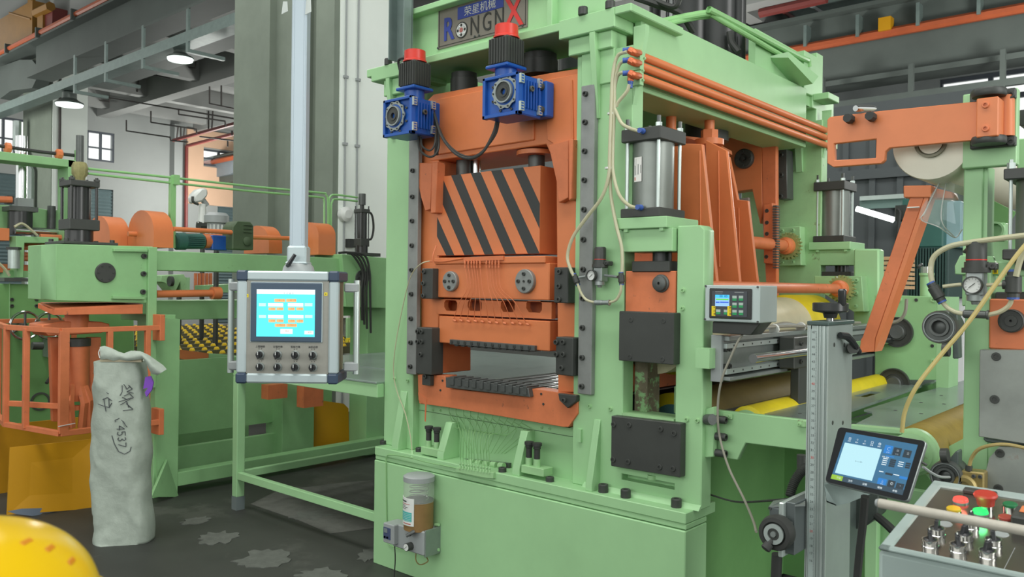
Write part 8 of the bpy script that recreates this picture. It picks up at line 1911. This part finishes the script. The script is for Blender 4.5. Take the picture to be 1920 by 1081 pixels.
mk('side_cable', MB().tube([W(1731, 875, Y=2.35), W(1745, 885, Y=2.4), W(1762, 893, Y=2.5), W(1780, 894, Y=2.7)], .004, 6), PLASTG, tb)
# ================================================================ CONTROL CONSOLE (bottom right)
K0 = W(1675, 1028, D=1.55); K1 = W(1764, 916, X=K0.x)
KF = FrameL(K0, (1, 0, 0), K1 - K0)
co = thing('control_console', (K0.x, K0.y, 0), 'grey desk console with round switches and lit red and green buttons', 'console')
pw, pd = .62, (K1 - K0).length
CGm = mat('console_grey_paint', (150, 166, 162), .45, var=.05, scale=4)
m_ = .022
body = MB()
top = [KF.p(-m_, -m_ * .8, 0), KF.p(pw, -m_ * .8, 0), KF.p(pw, pd + .03, 0), KF.p(-m_, pd + .03, 0)]
low = [Vector((v.x, v.y, .55)) for v in top]
b = MB().add(top + low, [(0, 1, 2, 3), (7, 6, 5, 4), (0, 4, 5, 1), (1, 5, 6, 2), (2, 6, 7, 3), (3, 7, 4, 0)])
cbody = mk('console_body', b, CGm, co, .008)
b = MB(); KF.box(b, -m_, -m_ * .8, -.001, 0, pd + .03, .007); KF.box(b, -m_, pd, -.001, pw, pd + .03, .007); KF.box(b, -m_, -m_ * .8, -.001, pw, -.001, .007); mk('raised_rim', b, CGm, co, .003)
pan = MB(); KF.box(pan, 0, 0, .0, pw, pd, .003); pan_ = mk('steel_panel', pan, mat('reflective_steel_panel', (150, 146, 138), .16, metal=.9, var=.06, scale=3), co)
mk('pedestal', MB().box((K0.x + .05, K0.y + .06, 0), (K0.x + pw - .05, K0.y + pd - .05, .55)), CGm, co, .006)
def kq(x, y, c=0): return KF.px(x, y, c)
def kbase(x, y, r=.0125, h=.010):
    a_, b_ = kq(x, y, .003 + h); p = KF.p(a_, b_, .003); return p
def selector(x, y):
    a_, b_ = kq(x, y, .018); p = KF.p(a_, b_, .003)
    t = mk('selector_switch', MB().lathe(p, p + KF.w * .014, [(.0145, 0), (.0145, .15), (.0135, .2), (.0135, .8), (.0145, .85), (.0145, 1), (.012, 1), (.012, .7)], 24), CHROME, pan_)
    mk('knob_base', MB().lathe(p + KF.w * .009, p + KF.w * .0165, [(.0125, 0), (.012, .6), (.008, 1)], 20), KN, t)
    ang = random.choice((-.35, .0, .3)); d = KF.v * math.cos(ang) + KF.u * math.sin(ang); s_ = d.cross(KF.w)
    O_ = p + KF.w * .014
    hd_ = MB().prism([O_ - d * .011, O_ + d * .011, O_ + d * .009 + KF.w * .016, O_ - d * .002 + KF.w * .014], s_ * .007)
    mk('knob_grip', MB().prism([O_ - s_ * .0035 - d * .011, O_ - s_ * .0035 + d * .011, O_ - s_ * .0035 + d * .009 + KF.w * .018, O_ - s_ * .0035 - d * .003 + KF.w * .015], s_ * .007), KN, t, .001)
    mk('white_mark', MB().obox(O_ - s_ * .001 + d * .002 + KF.w * .0165, s_ * .002, d * .007, KF.w * .0015), PLASTW, t)
for x, y in ((1757, 988), (1744, 1009), (1820, 975), (1808, 998), (1796, 1018), (1862, 1008), (1851, 1029)): selector(x, y)
def pushb(x, y, m, h=.012, r=.0145, lit=None, ring=True, nm='push_button', label=None):
    a_, b_ = kq(x, y, .003 + h); p = KF.p(a_, b_, .003)
    t = mk(nm, MB().lathe(p, p + KF.w * h * .6, [(r, 0), (r, 1)], 24), CHROME, pan_, label=label)
    mk('button_cap', MB().lathe(p + KF.w * h * .5, p + KF.w * h, [(r * .92, 0), (r * .92, .8), (r * .84, 1)], 24), m, t)
    return p
RL = mat('red_lens_glow', (255, 84, 72), .3, var=0, emit=1.15); GLn = mat('green_lens_glow', (40, 236, 110), .3, var=0, emit=1.1)
def lamp(x, y, m, col, label):
    h = .009; a_, b_ = kq(x, y, .003 + h); p = KF.p(a_, b_, .003); r = .0145
    t = mk('pilot_lamp', MB().lathe(p, p + KF.w * .003, [(r * 1.05, 0), (r * 1.05, 1)], 24), ALUD, pan_, label=label)
    mk('lens', MB().lathe(p + KF.w * .003, p + KF.w * h, [(r, 0), (r, .4), (r * .95, .5), (r * .97, .6), (r * .9, 1)], 24), m, t)
    l = bpy.data.lights.new('pilot_glow', 'POINT'); l.energy = .03; l.color = col; l.shadow_soft_size = .012
    lo = bpy.data.objects.new('pilot_glow', l); lo.location = p + KF.w * .03; COL.objects.link(lo)
lamp(1801, 933, RL, (1, .15, .1), 'lit red pilot lamp'); lamp(1838, 955, GLn, (.1, 1, .3), 'lit green pilot lamp')
pushb(1788, 951, mat('yellow_button', (200, 166, 40), .4, var=.03), .012, label='yellow push button'); pushb(1886, 967, mat('dark_red_button', (160, 66, 54), .4, var=.03), .012, label='small dull red push button')
pushb(1894, 943, mat('dark_green_button', (30, 110, 66), .4), .012, label='dark green push button')
a_, b_ = kq(1848, 932, .03); p = KF.p(a_, b_, .003)
es = mk('emergency_stop', MB().lathe(p, p + KF.w * .014, [(.013, 0), (.013, 1)], 22), CHROME, pan_, label='red mushroom emergency stop button')
mk('mushroom_head', MB().lathe(p + KF.w * .012, p + KF.w * .036, [(.0155, 0), (.017, .5), (.021, .7), (.022, .85), (.020, 1)], 28), mat('estop_red', (176, 56, 44), .4, var=.05), es)
b = MB(); a_, b_ = kq(1838, 921, .01); KF.box(b, a_ - .032, b_ - .008, .003, a_ + .03, b_ + .012, .012); mk('black_plate', b, BLACK, pan_, .002)
b = MB(); a_, b_ = kq(1925, 960, .03); KF.box(b, a_ - .022, b_ - .03, .003, a_ + .06, b_ + .03, .03); sb_ = mk('rocker_box', b, BLACK, pan_, .003)
b = MB(); KF.box(b, a_ - .012, b_ - .005, .03, a_ + .05, b_ + .026, .033); mk('orange_rocker', b, ORANGE, sb_, .002)
for x, y in ((1772, 982), (1877, 1001)): a_, b_ = kq(x, y, .003); p = KF.p(a_, b_, .003); mk('blank_cap', MB().lathe(p, p + KF.w * .0015, [(.0135, 0), (.0125, 1)], 24), PLASTG, pan_)
b = MB(); a_, b_ = kq(1893, 1045, .003); KF.box(b, a_ + .0, 0, .003, a_ + .0008, .1, .0034); mk('engraved_line', b, PLASTG, pan_)
# pale tube across the console
rd = thing('handrail_tube', W(1780, 965, Y=1.5), 'scuffed pale grey tube passing above the console switches', 'tube')
r0, r1_ = W(1645, 942, Y=1.60), W(1919, 994, Y=1.60)
rz_ = r0.z
d_ = (r1_ - r0).normalized()
mk('tube', MB().lathe(r0, r0 + d_ * .60, [(.006, 0), (.0088, .006), (.0088, 1)], 20), mat('scuffed_pale_pvc', (176, 172, 160), .5, var=.12, scale=24), rd)
mk('end_cap', MB().lathe(r0 - d_ * .003, r0 + d_ * .002, [(.006, 0), (.0085, 1)], 20), PLASTG, rd)
mk('support', MB().cyl(r0 + d_ * .45, Vector(((r0 + d_ * .45).x, r0.y, 1.11)), .008, seg=12), BLACK, rd)
